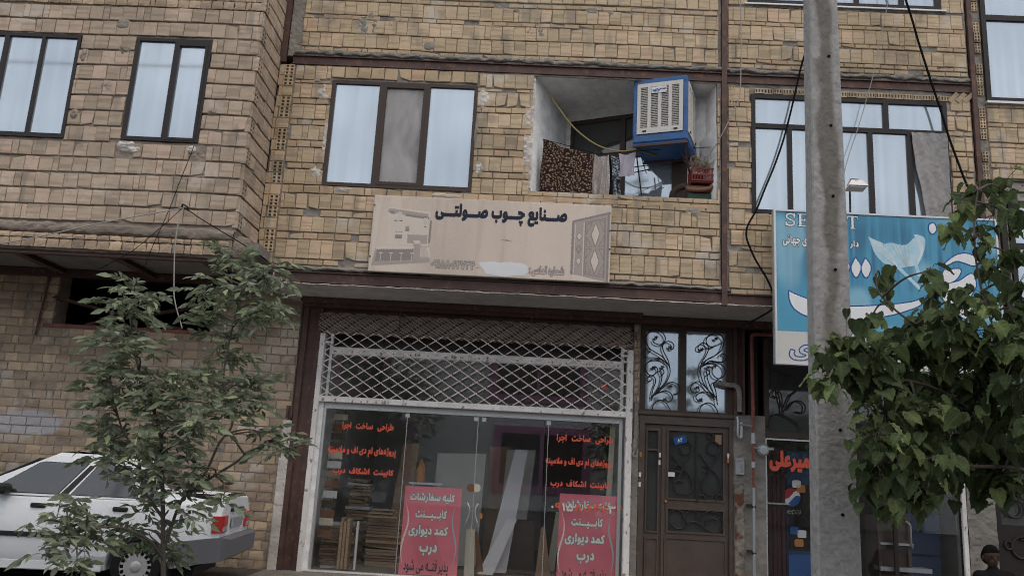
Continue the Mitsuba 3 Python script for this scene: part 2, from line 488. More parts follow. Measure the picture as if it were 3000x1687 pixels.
def unit(mapper, u0, u1, z0, z1, proud, depth, jit=.003, rough=0):
    """One brick or tile: front face and the four sides that run back into the mortar; uv holds a random number and the place on the brick."""
    R = SEED
    if rough:
        n = 4
        us, zs = np.linspace(u0, u1, n), np.linspace(z0, z1, n)
        U, Z = np.meshgrid(us, zs, indexing='ij')
        e = np.minimum(np.minimum(U - u0, u1 - U) / (u1 - u0), np.minimum(Z - z0, z1 - Z) / (z1 - z0))
        D = -proud + np.where(e < .01, min(rough, .006), 0) + .6 * rough * (meshkit.noise(np.stack([U * 31, Z * 31, U * 0 + R.random() * 50], -1), 3) - .5)
        edge = (e < .01)
        U = U + edge * rough * .9 * (meshkit.noise(np.stack([U * 47, Z * 47, U * 0 + R.random() * 50], -1), 4) - .5)
        Z = Z + edge * rough * .9 * (meshkit.noise(np.stack([U * 41, Z * 43, U * 0 + R.random() * 50], -1), 5) - .5)
        F = np.stack(mapper(U, D, Z), -1).reshape(-1, 3)
        idx = np.arange(n * n).reshape(n, n)
        fs = []
        for i in range(n - 1):
            for j in range(n - 1):
                fs += [[idx[i, j], idx[i + 1, j], idx[i + 1, j + 1]], [idx[i, j], idx[i + 1, j + 1], idx[i, j + 1]]]
        ring = [idx[i, 0] for i in range(n)] + [idx[n - 1, j] for j in range(1, n)] + [idx[i, n - 1] for i in range(n - 2, -1, -1)] + [idx[0, j] for j in range(n - 2, 0, -1)]
        B = np.stack(mapper(U.reshape(-1)[ring], np.full(len(ring), depth), Z.reshape(-1)[ring]), -1)
        m = n * n
        for k in range(len(ring)):
            k2 = (k + 1) % len(ring)
            fs += [[ring[k], m + k, m + k2], [ring[k], m + k2, ring[k2]]]
        V = np.vstack([F, B])
        LU = np.concatenate([U.reshape(-1), U.reshape(-1)[ring]]) - u0
        LZ = np.concatenate([Z.reshape(-1), Z.reshape(-1)[ring]]) - z0
    else:
        j = lambda: R.uniform(-jit, jit)
        cs = [(u0 + j(), z0 + j()), (u1 + j(), z0 + j()), (u1 + j(), z1 + j()), (u0 + j(), z1 + j())]
        if R.random() < .10 and u1 - u0 > .1:      # a chipped corner
            k = R.randrange(4); d = R.uniform(.012, .034)
            cs[k] = (cs[k][0] + (d if k in (0, 3) else -d) * .8, cs[k][1] + (d if k < 2 else -d))
        c = min(.006, (u1 - u0) * .12, (z1 - z0) * .12)
        mu, mz = (u0 + u1) / 2, (z0 + z1) / 2
        P = []
        tilt_u, tilt_z = R.uniform(-.02, .02), R.uniform(-.02, .02)
        for (u, z) in cs:
            P.append((u - math.copysign(c, u - mu), -proud + tilt_u * (u - mu) + tilt_z * (z - mz), z - math.copysign(c, z - mz)))
        for (u, z) in cs: P.append((u, -proud + c * .8, z))
        for (u, z) in cs: P.append((u, depth, z))
        P = np.array(P)
        V = np.stack(mapper(P[:, 0], P[:, 1], P[:, 2]), -1)
        fs = [[0, 1, 2], [0, 2, 3]]
        for a in (0, 4):
            for k in range(4):
                k2 = (k + 1) % 4
                fs += [[a + k, a + 4 + k, a + 4 + k2], [a + k, a + 4 + k2, a + k2]]
        LU, LZ = P[:, 0] - u0 + .01, P[:, 2] - z0 + .01
    uv = np.column_stack([R.randrange(97) + np.clip(LU, .004, .96) * 1.0, R.randrange(97) + np.clip(LZ, .004, .96) * 1.0])
    return (V, np.array(fs), uv, (u1 - u0) * (z1 - z0), V.mean(0))


def hollow(mapper, u0, u1, z0, z1, proud, depth, nu, nz):
    """A hollow clay block seen from its end: a block with open cells."""
    w, h = u1 - u0, z1 - z0
    cells = []
    for i in range(nu):
        for k in range(nz):
            a, b = u0 + w * (i + .22) / nu, u0 + w * (i + .78) / nu
            c, d = z0 + h * (k + .16) / nz, z0 + h * (k + .84) / nz
            cells.append(sbox(a, c, b, d))
    m = plate(sbox(u0, z0, u1, z1).difference(union_all(cells)), -proud, -proud + depth)
    v = np.array(m.vertices)
    V = np.stack(mapper(v[:, 0], v[:, 1], v[:, 2]), -1)
    uv = np.column_stack([SEED.randrange(97) + np.clip(v[:, 0] - u0 + .01, .01, .9), SEED.randrange(97) + np.clip(v[:, 2] - z0 + .01, .01, .9)])
    return (V, np.array(m.faces), uv, w * h, V.mean(0))


def lay(mapper, courses, u0, u1, holes, w, gap=.006, proud=.006, depth=.035, jit=.003, rough=0, half=.07, wvar=.03, skip=.0, zsag=None):
    """Bricks in courses [(z0, z1)], cut where the holes (u0, u1, z0, z1) are."""
    out = []
    for (a, b) in courses:
        u = u0 - SEED.random() * w
        while u < u1:
            wi = w * (SEED.uniform(.4, .55) if SEED.random() < half else 1 + SEED.uniform(-wvar, wvar))
            spans = [(max(u + gap / 2, u0), min(u + wi - gap / 2, u1), a, b)]
            for (h0, h1, h2, h3) in holes:
                nxt = []
                for (p, q, c, d) in spans:
                    if q <= h0 or p >= h1 or d <= h2 or c >= h3: nxt.append((p, q, c, d)); continue
                    if d - h3 > .45 * (b - a): nxt.append((p, q, h3 + .006, d)); continue
                    if h2 - c > .45 * (b - a): nxt.append((p, q, c, h2 - .006)); continue
                    if h0 - p > .025: nxt.append((p, h0, c, d))
                    if q - h1 > .025: nxt.append((h1, q, c, d))
                spans = nxt
            for (p, q, c, d) in spans:
                if q - p > .025 and SEED.random() >= skip:
                    s = 0 if zsag is None else zsag((p + q) / 2)
                    out.append(unit(mapper, p, q, c + s, d + s, proud + SEED.uniform(-.004, .004), depth, jit, rough))
            u += wi
    return out


def bricks(holder, name, units, bsdf, limit=296, smooth=False):
    """The largest in view as parts of their own, the rest as one part."""
    units = sorted(units, key=lambda q: -q[3] / max(1, np.linalg.norm(q[4] - CAM)) ** 2 * (1 if seen(q[4]) else .01))
    for (V, F, uv, _, _) in units[:limit]:
        put(f'{holder}__{name}', (V, F), bsdf, smooth, uv)
    rest = units[limit:]
    if rest:
        at, V, F, U = 0, [], [], []
        for (v, f, uv, _, _) in rest:
            V.append(v); F.append(f + at); U.append(uv); at += len(v)
        put(f'{holder}__remaining_{name}s', (np.vstack(V), np.vstack(F)), bsdf, smooth, np.vstack(U), kind='stuff')


RGT = np.cross(FWD, UP)


def seen(p):
    d = np.asarray(p) - CAM
    w = d @ FWD
    return w > 0 and abs(d @ RGT) / w < .64 and abs(d @ UP) / w < .37


def lump(cx, cz, rx, rz, Y, seed, thick=.03):
    """A ragged lump of plaster on a wall face."""
    n, k = 14, 5
    V = [(cx, Y - thick * .8, cz)]
    for i in range(1, k + 1):
        for j in range(n):
            t = 2 * math.pi * j / n
            rr = i / k * (1 + .45 * (meshkit.noise(np.array([math.cos(t) * 1.6 + seed, math.sin(t) * 1.6, seed * 2.1])) - .5) * 2 * .8)
            h = thick * (1 - (i / k) ** 2) * .9 + thick * .9 * (meshkit.noise(np.array([math.cos(t) * rr * 5, math.sin(t) * rr * 5, seed])) - .4) * (i < k)
            V.append((cx + rx * rr * math.cos(t), Y - h + (.02 if i == k else 0), cz + rz * rr * math.sin(t)))
    F = [[0, 1 + j, 1 + (j + 1) % n] for j in range(n)]
    for i in range(k - 1):
        for j in range(n):
            a, b = 1 + i * n + j, 1 + i * n + (j + 1) % n
            F += [[a, a + n, b + n], [a, b + n, b]]
    return trimesh.Trimesh(np.array(V), np.array(F), process=False)


def strip(x0, x1, z0, z1, Y, seed, amp=.03, step=.03, back=.08):
    """A rough trowelled band with ragged edges, proud of the plane Y."""
    nx, nz = max(2, int((x1 - x0) / step)), max(3, int((z1 - z0) / step) + 2)
    xs, t = np.linspace(x0, x1, nx + 1), np.linspace(0, 1, nz + 1)
    X, Tt = np.meshgrid(xs, t, indexing='ij')
    q = lambda f, s: np.stack([X * f, Tt * (z1 - z0) * f, X * 0 + s], -1)
    lo = z0 - .5 * amp * (meshkit.fbm(np.stack([X * 9, X * 0, X * 0 + seed], -1), 3, 2) - .5) * 2
    hi = z1 + .5 * amp * (meshkit.fbm(np.stack([X * 8, X * 0 + 7, X * 0 + seed], -1), 3, 3) - .5) * 2
    Z = lo + (hi - lo) * Tt
    D = Y - amp * (meshkit.fbm(q(14, seed), 3, 4) - .35) - amp * .5 * np.sin(Tt * np.pi)
    D = np.where((Tt == 0) | (Tt == 1), Y + back, D)
    V = np.stack([X, D, Z], -1).reshape(-1, 3)
    k = lambda i, j: i * (nz + 1) + j
    i, j = np.meshgrid(np.arange(nx), np.arange(nz), indexing='ij')
    i, j = i.ravel(), j.ravel()
    Q = np.stack([k(i, j), k(i + 1, j), k(i + 1, j + 1), k(i, j + 1)], -1)
    return trimesh.Trimesh(V, np.vstack([Q[:, :3], Q[:, [0, 2, 3]]]), process=False)


def beam(x0, x1, z0, z1, y, lip=.012, d=.09):
    """A steel channel lying along x: flanges and a recessed web."""
    return join([bx(x0, x1, y, y + d, z1 - lip, z1), bx(x0, x1, y, y + d, z0, z0 + lip), bx(x0, x1, y + .028, y + .04, z0 + lip, z1 - lip)])


def window(parent, x0, x1, z0, z1, y, panes, frame='frame_dark', glass='mirror_pane', d=.05, inset=.03, name='window', sash=()):
    """A window as a part: frame and panes; panes are (x0, z0, x1, z1[, material])."""
    w = numbered(f'{parent}__{name}')
    put(f'{w}__frame', plate(frame_poly(x0, x1, z0, z1, [p[:4] for p in panes]), y, y + d), frame)
    for (a, b, c, e, *g) in panes:
        put(f'{w}__pane', bx(a - .004, c + .004, y + inset, y + inset + .006, b - .004, e + .004), g[0] if g else glass)
    for (a, b, c, e) in sash:
        put(f'{w}__sash', plate(frame_poly(a, c, b, e, [(a + .035, b + .035, c - .035, e - .035)]), y - .006, y + .02), frame)
    return w


def clay(mapper, z_top_list, h):
    return [(z - h, z) for z in z_top_list]


# outlines of the lettering: polygons separated by ";", rings by "/"
TEXT = {
    'sign_title': '1075 133 1076 134 1098 134 1100 132 1102 75 1103 74 1103 69 1104 68 1115 68 1118 69 1121 77 1122 89 1124 91 1145 88 1146 87 1145 72 1146 69 1149 68 1160 68 1161 67 1186 67 1187 68 1193 68 1194 67 1219 67 1220 68 1252 67 1253 68 1259 68 1262 75 1264 87 1266 91 1288 86 1288 79 1286 73 1286 70 1287 70 1291 73 1291 75 1306 90 1308 90 1310 93 1314 94 1315 96 1331 102 1343 102 1354 98 1361 91 1365 82 1365 68 1361 58 1353 50 1342 45 1338 45 1334 43 1326 43 1326 42 1293 43 1293 44 1285 45 1276 50 1266 44 1261 44 1261 43 1147 43 1147 44 1139 45 1133 49 1123 44 1118 44 1118 43 1094 44 1086 47 1080 53 1078 59 1078 64 1077 64 1077 85 1076 86/1318 68 1318 67 1327 67 1328 68 1337 69 1340 72 1340 76 1338 77 1330 77 1324 74;1120 105 1121 115 1126 120 1135 121 1138 120 1143 115 1144 105 1142 101 1137 97 1127 97 1122 101;1027 26 1028 35 1032 39 1035 40 1041 40 1045 38 1048 35 1052 39 1061 40 1065 38 1069 32 1069 26 1067 22 1061 18 1052 19 1048 23 1045 20 1041 18 1035 18 1032 19 1028 23;958 36 959 36 960 43 962 47 965 49 965 51 975 60 977 60 977 62 966 72 964 78 964 88 971 97 982 103 991 104 991 105 1010 104 1016 101 1022 95 1024 89 1024 79 1019 67 1037 68 1042 71 1042 78 1041 79 1038 96 1037 96 1037 101 1056 107 1059 107 1061 105 1063 95 1065 92 1066 81 1067 81 1067 67 1066 67 1066 62 1064 57 1058 50 1051 46 1044 45 1044 44 1037 44 1037 43 1005 43 1005 44 992 46 985 39 984 30 991 25 1007 25 1018 29 1023 29 1030 11 1028 7 1025 7 1015 2 1005 1 1005 0 990 0 990 1 984 1 975 4 972 7 970 7 968 10 966 10 965 13 962 15 958 25/991 81 995 77 995 75 997 75 999 78 999 82 998 83 991 83;695 32 695 40 696 41 705 41 706 42 715 43 715 45 707 48 701 54 698 61 698 71 699 71 701 81 703 82 704 86 711 93 720 97 730 97 739 93 745 87 745 85 748 82 751 73 751 68 759 68 760 67 785 67 786 68 792 68 793 67 818 67 819 68 851 67 852 68 876 69 892 74 892 76 886 76 885 77 860 76 859 77 858 86 857 86 856 100 859 102 865 102 866 103 888 102 900 98 913 91 926 90 927 88 927 81 928 80 928 73 929 73 928 68 917 65 916 63 912 62 905 56 903 56 902 54 894 50 879 45 866 44 866 43 748 43 745 36 734 26 724 21 716 20 716 19 710 19 710 18 699 18 697 21 696 32/723 74 722 72 722 67 727 66 726 74;869 22 868 31 870 35 876 39 882 39 886 37 889 33 893 37 897 39 903 39 906 38 911 31 910 22 906 18 899 17 900 14 899 5 895 1 892 0 883 1 879 5 878 14 879 17 873 18;581 78 582 78 582 84 583 84 585 95 587 97 591 97 591 96 603 94 607 92 605 74 611 69 619 67 652 67 653 68 659 68 667 72 667 80 663 91 663 96 666 98 674 99 681 102 685 102 687 100 689 90 691 87 692 67 687 56 676 48 667 45 656 44 656 43 618 42 618 43 610 43 610 44 602 45 589 52 584 58 581 66;624 20 623 30 625 34 630 38 640 38 645 34 647 30 646 20 644 19 644 17 638 14 629 15;277 32 277 40 278 41 287 41 288 42 297 43 297 45 289 48 283 54 280 61 280 71 281 71 283 81 285 82 286 86 293 93 302 97 312 97 321 93 327 87 327 85 330 82 333 73 333 68 341 68 342 67 374 68 375 67 400 67 401 68 407 68 408 67 433 67 434 68 440 68 443 75 445 87 447 91 469 86 469 79 467 73 467 70 469 70 472 73 472 75 491 93 495 94 496 96 502 99 512 101 512 102 524 102 535 98 542 91 546 82 546 68 542 58 534 50 526 46 515 44 515 43 482 42 482 43 474 43 474 44 466 45 457 50 453 47 442 43 331 43 327 36 316 26 303 20 292 19 292 18 281 18 279 21 278 32/499 68 499 67 508 67 509 68 518 69 521 72 521 76 519 77 511 77 505 74/305 74 304 72 304 67 309 66 308 74;0 44 1 63 5 75 8 79 27 73 29 71 29 68 26 62 26 57 25 56 25 51 27 47 35 43 44 43 45 42 46 43 60 44 66 48 65 51 53 56 53 59 59 76 64 76 74 71 85 69 85 68 98 68 99 67 124 67 125 68 131 68 132 67 157 67 158 68 190 67 191 68 201 68 204 71 206 77 207 89 209 91 213 91 213 90 230 88 232 86 231 71 233 68 248 68 249 71 249 82 248 83 248 107 247 108 247 133 248 134 270 134 272 132 274 64 273 64 272 56 268 52 268 50 266 50 264 47 256 44 233 43 233 44 228 44 222 46 217 49 213 46 207 44 202 44 202 43 91 43 90 39 88 35 85 33 85 31 77 25 70 23 68 21 64 21 60 19 53 19 53 18 35 18 35 19 28 19 28 20 18 22 11 26 5 32 5 34 2 37 1 44;198 105 199 114 203 118 206 119 212 119 216 117 219 114 223 118 232 119 236 117 239 114 240 111 240 105 238 101 232 97 223 98 219 102 216 99 212 97 206 97 203 98 199 102',
    'sign_contact': '522 91 522 110 541 110 543 53 545 46 547 44 558 44 561 45 568 54 573 64 576 66 576 68 583 74 590 77 600 77 606 74 612 67 621 49 626 44 638 44 642 47 645 56 646 66 665 63 664 56 663 55 663 49 664 46 666 44 679 44 683 50 684 58 685 58 685 64 686 67 687 67 687 66 704 64 702 47 705 44 718 44 721 48 721 56 720 57 718 70 716 73 716 77 734 82 737 73 737 69 738 69 738 65 739 65 739 59 740 59 740 44 737 36 730 29 719 25 702 26 698 28 693 33 689 28 680 25 663 26 660 27 654 32 647 27 639 26 639 25 625 25 625 26 621 26 613 31 606 25 593 24 583 28 576 34 574 34 573 31 571 31 569 28 565 26 560 26 560 25 538 26 531 29 527 33 525 38 525 43 524 43 524 64 523 65 523 90/586 50 587 47 589 47 591 44 595 42 600 42 602 45 598 56 595 59 591 59 587 55;696 88 696 93 698 97 701 99 708 98 712 93 711 86 706 82 699 83;686 105 686 111 691 116 697 116 702 111 702 105 697 100 691 100;676 88 677 95 682 99 687 99 688 97 690 97 692 93 692 88 690 84 688 84 687 82 680 83;464 15 464 18 473 20 482 25 490 34 491 45 489 51 483 61 483 64 499 72 505 61 508 52 508 47 509 47 508 31 504 22 494 11 482 4 473 1 469 1 468 7;411 51 416 63 424 71 424 74 421 75 421 78 428 84 428 86 432 90 434 90 442 82 444 82 456 69 457 65 459 64 461 54 462 54 462 44 457 33 451 28 443 25 430 25 419 29 414 34 411 42/429 47 434 42 440 42 445 47 444 56 438 63 432 59 429 53;359 99 359 105 364 110 370 110 375 105 375 99 370 94 364 94;226 91 226 110 245 110 247 53 249 46 252 44 262 44 265 45 272 54 277 64 280 66 280 68 287 74 294 77 304 77 310 74 316 67 325 49 330 44 346 44 350 46 352 50 352 59 351 59 350 69 347 76 347 79 358 81 361 83 365 83 368 75 368 71 370 67 370 60 371 60 371 46 370 46 369 39 363 31 355 27 344 26 344 25 329 25 329 26 325 26 317 31 310 25 297 24 287 28 280 34 273 28 264 25 248 25 248 26 239 27 231 33 229 38 229 43 228 43 228 64 227 65 227 90/290 50 291 47 293 47 295 44 299 42 304 42 306 45 302 56 299 59 295 59 291 55;339 99 339 105 344 110 350 110 355 105 355 99 350 94 344 94;59 23 59 36 60 36 61 45 64 53 67 54 82 49 78 37 78 31 80 25 84 21 90 19 105 19 111 21 115 24 118 31 118 40 117 40 117 45 116 45 112 62 121 65 125 65 128 67 132 67 135 51 138 45 140 44 150 44 153 45 157 55 158 67 177 64 176 57 175 56 175 48 176 45 179 44 191 44 194 49 194 54 193 55 193 60 188 74 188 77 200 81 207 82 211 64 212 64 213 45 210 36 203 29 199 27 191 26 191 25 179 25 179 26 172 27 171 29 169 29 169 31 166 33 160 27 154 25 143 25 137 27 134 16 126 8 119 4 110 1 104 1 104 0 88 0 88 1 79 2 77 4 72 5 63 13;0 30 0 40 6 45 16 45 22 39 22 31 16 25 6 25;0 73 0 82 5 87 10 87 10 88 17 87 18 85 20 85 22 81 21 71 15 67 7 67 3 69',
    'phone': '306 36 306 40 314 42 315 36 316 36 316 31 317 31 317 29 319 29 318 37 321 41 323 41 323 42 331 42 332 41 332 35 327 35 326 34 326 31 328 30 333 31 334 30 334 26 335 25 332 23 328 23 328 22 318 22 318 19 319 19 319 1 311 1 311 8 310 9 310 17 309 18 309 25 308 25 308 31 307 32 307 36;268 37 268 40 277 42 278 34 279 33 281 33 282 34 283 39 289 39 289 34 291 33 293 35 292 40 295 40 295 41 298 41 298 42 300 41 300 37 301 37 301 30 298 26 295 26 295 25 289 25 289 26 286 27 284 25 280 25 280 20 281 20 281 1 273 1 272 19 271 20 271 26 270 27 270 32 269 32 269 37;228 38 228 40 230 40 230 41 233 41 235 43 237 42 238 38 239 38 239 35 240 35 240 32 241 32 241 29 242 29 242 26 243 26 243 23 244 23 244 20 245 20 245 17 246 17 247 19 248 19 248 22 249 22 249 26 251 28 252 34 254 36 254 39 256 41 256 43 259 42 259 41 264 40 264 37 263 37 263 35 262 35 260 29 259 29 259 26 258 26 257 21 256 21 256 18 254 16 254 13 253 13 253 10 252 10 250 1 245 1 244 0 242 0 241 5 240 5 240 8 239 8 239 12 238 12 238 15 237 15 237 18 235 20 235 23 234 23 234 26 233 26 233 29 231 31 231 34 229 36 229 38;197 36 197 40 205 42 206 36 207 36 207 31 208 31 208 29 210 29 209 37 212 41 214 41 214 42 222 42 223 41 223 35 218 35 217 34 217 31 219 30 224 31 225 30 225 26 226 25 223 23 219 23 219 22 209 22 209 19 210 19 210 1 202 1 202 8 201 9 201 17 200 18 199 31 198 32 198 36;166 3 168 8 172 12 172 14 176 18 176 19 174 19 169 24 169 27 168 27 168 34 169 34 170 38 173 39 174 41 177 41 177 42 185 42 185 41 187 41 187 36 186 36 186 33 184 34 179 34 177 32 177 27 182 24 184 24 184 25 189 27 189 25 192 22 192 19 190 19 188 16 186 16 182 12 182 10 179 8 179 6 177 5 177 3 175 0 172 0 172 1;149 18 149 20 153 23 154 26 157 25 162 19 162 18 157 13 155 13 151 18;108 5 111 9 111 11 112 11 112 13 113 13 113 16 115 18 115 21 117 23 119 32 121 34 122 41 131 42 131 38 132 38 132 35 133 35 133 32 134 32 134 29 135 29 135 26 136 26 137 20 138 20 138 17 140 15 140 12 142 10 142 7 144 5 144 3 143 2 140 2 140 1 137 1 137 0 135 1 135 4 133 6 133 9 132 9 132 12 131 12 131 15 130 15 130 18 129 18 129 21 128 21 128 24 127 24 126 26 125 26 125 22 124 22 122 13 120 11 120 8 118 6 117 1 116 0 115 1 112 1 112 2 108 3;73 7 73 16 74 16 74 19 75 19 77 25 83 31 83 34 82 35 82 37 86 41 89 41 91 39 91 37 95 34 95 32 98 30 98 28 99 28 101 22 102 22 102 19 103 19 103 7 98 1 92 1 92 2 89 3 85 2 85 1 79 1 79 2 77 2/82 12 82 10 85 9 86 10 86 14 91 14 91 10 92 9 94 9 95 10 95 17 94 17 93 22 91 23 90 27 88 27 86 25 86 23 84 22 84 20 82 18 82 14 81 14 81 12;52 40 54 40 54 41 58 41 58 42 61 42 62 33 63 33 63 27 64 27 64 20 65 20 65 1 57 1 56 20 55 21 55 27 54 27 54 33 53 33;18 25 18 32 19 32 19 35 23 40 25 40 27 42 35 42 35 41 39 40 41 37 41 35 42 35 42 32 43 32 43 25 44 24 44 12 45 11 45 5 46 4 46 2 38 1 38 3 37 3 37 9 36 9 36 17 26 17 26 18 23 18 19 22 19 25/27 29 27 26 29 26 29 25 34 25 35 26 34 32 32 34 28 34 27 33 27 31 26 30;0 18 0 20 4 23 5 26 8 25 13 19 13 18 8 13 6 13 2 18',
    'glass1': '675 3 671 16 679 18 686 22 691 29 691 36 685 47 685 50 698 56 702 50 705 39 708 36 716 36 719 39 718 83 734 83 735 56 748 61 758 61 765 58 771 50 772 47 771 34 767 30 767 28 765 28 763 25 759 23 752 22 752 21 746 21 746 20 708 20 704 21 702 20 701 16 694 9 679 2/736 37 736 36 747 36 748 37 752 37 756 40 756 44 755 45 747 45;654 83 669 83 670 82 671 20 656 20 655 21;528 19 528 30 529 30 530 38 533 44 547 39 544 31 544 25 548 19 561 17 562 18 572 19 576 22 574 26 567 28 567 32 571 42 588 36 608 36 609 37 618 38 620 40 625 41 625 44 619 44 618 45 603 45 600 44 598 60 617 61 617 60 625 59 627 57 630 57 640 52 647 52 648 38 640 36 630 28 616 22 605 21 605 20 591 20 591 16 588 13 588 11 585 10 583 7 576 4 567 3 567 2 551 2 551 3 542 4 536 7 531 12;356 76 356 82 357 83 372 83 374 40 376 36 386 36 389 41 391 52 394 52 394 51 405 50 406 49 405 46 405 37 410 35 415 36 417 39 419 52 426 52 426 51 433 51 434 50 433 38 434 36 438 35 444 36 445 37 445 44 441 56 441 60 448 61 455 64 458 59 460 46 461 46 460 31 453 23 445 20 434 20 429 22 426 25 422 22 417 20 402 21 397 25 391 21 387 21 387 20 372 20 372 21 365 22 361 25 358 32 357 75;205 34 205 44 206 44 206 49 208 55 221 53 222 51 220 46 220 40 223 36 230 34 238 34 239 33 242 34 244 33 245 34 261 35 271 40 278 50 285 48 290 45 289 38 291 36 311 36 327 41 327 44 322 44 321 45 306 45 303 44 302 45 302 51 301 51 301 60 305 60 305 61 324 60 342 52 349 52 350 41 351 41 351 38 341 35 334 29 324 24 314 22 314 21 308 21 308 20 290 20 282 23 278 27 270 22 259 20 259 19 229 18 229 19 219 20 211 24 208 27;305 71 305 76 309 81 316 81 320 76 319 69 315 66 308 67;232 60 232 66 236 70 242 70 246 66 251 70 257 70 261 66 261 60 256 56 251 56 247 60 242 56 236 56;117 56 117 83 132 83 133 82 133 52 134 51 134 20 119 20 118 21 118 55;21 3 17 16 29 20 35 25 37 29 37 36 31 47 31 50 43 56 46 54 48 47 50 45 51 39 55 36 73 36 73 37 78 37 84 39 89 42 89 44 83 44 82 45 67 45 64 44 63 45 63 52 62 52 62 60 66 60 66 61 85 60 103 52 110 52 111 50 112 38 102 35 95 29 85 24 75 22 75 21 69 21 69 20 49 21 47 16 40 9 25 2;77 5 77 10 81 15 88 15 92 10 91 3 87 0 80 1;0 56 0 83 15 83 16 82 16 52 17 51 17 20 2 20 1 21 1 55',
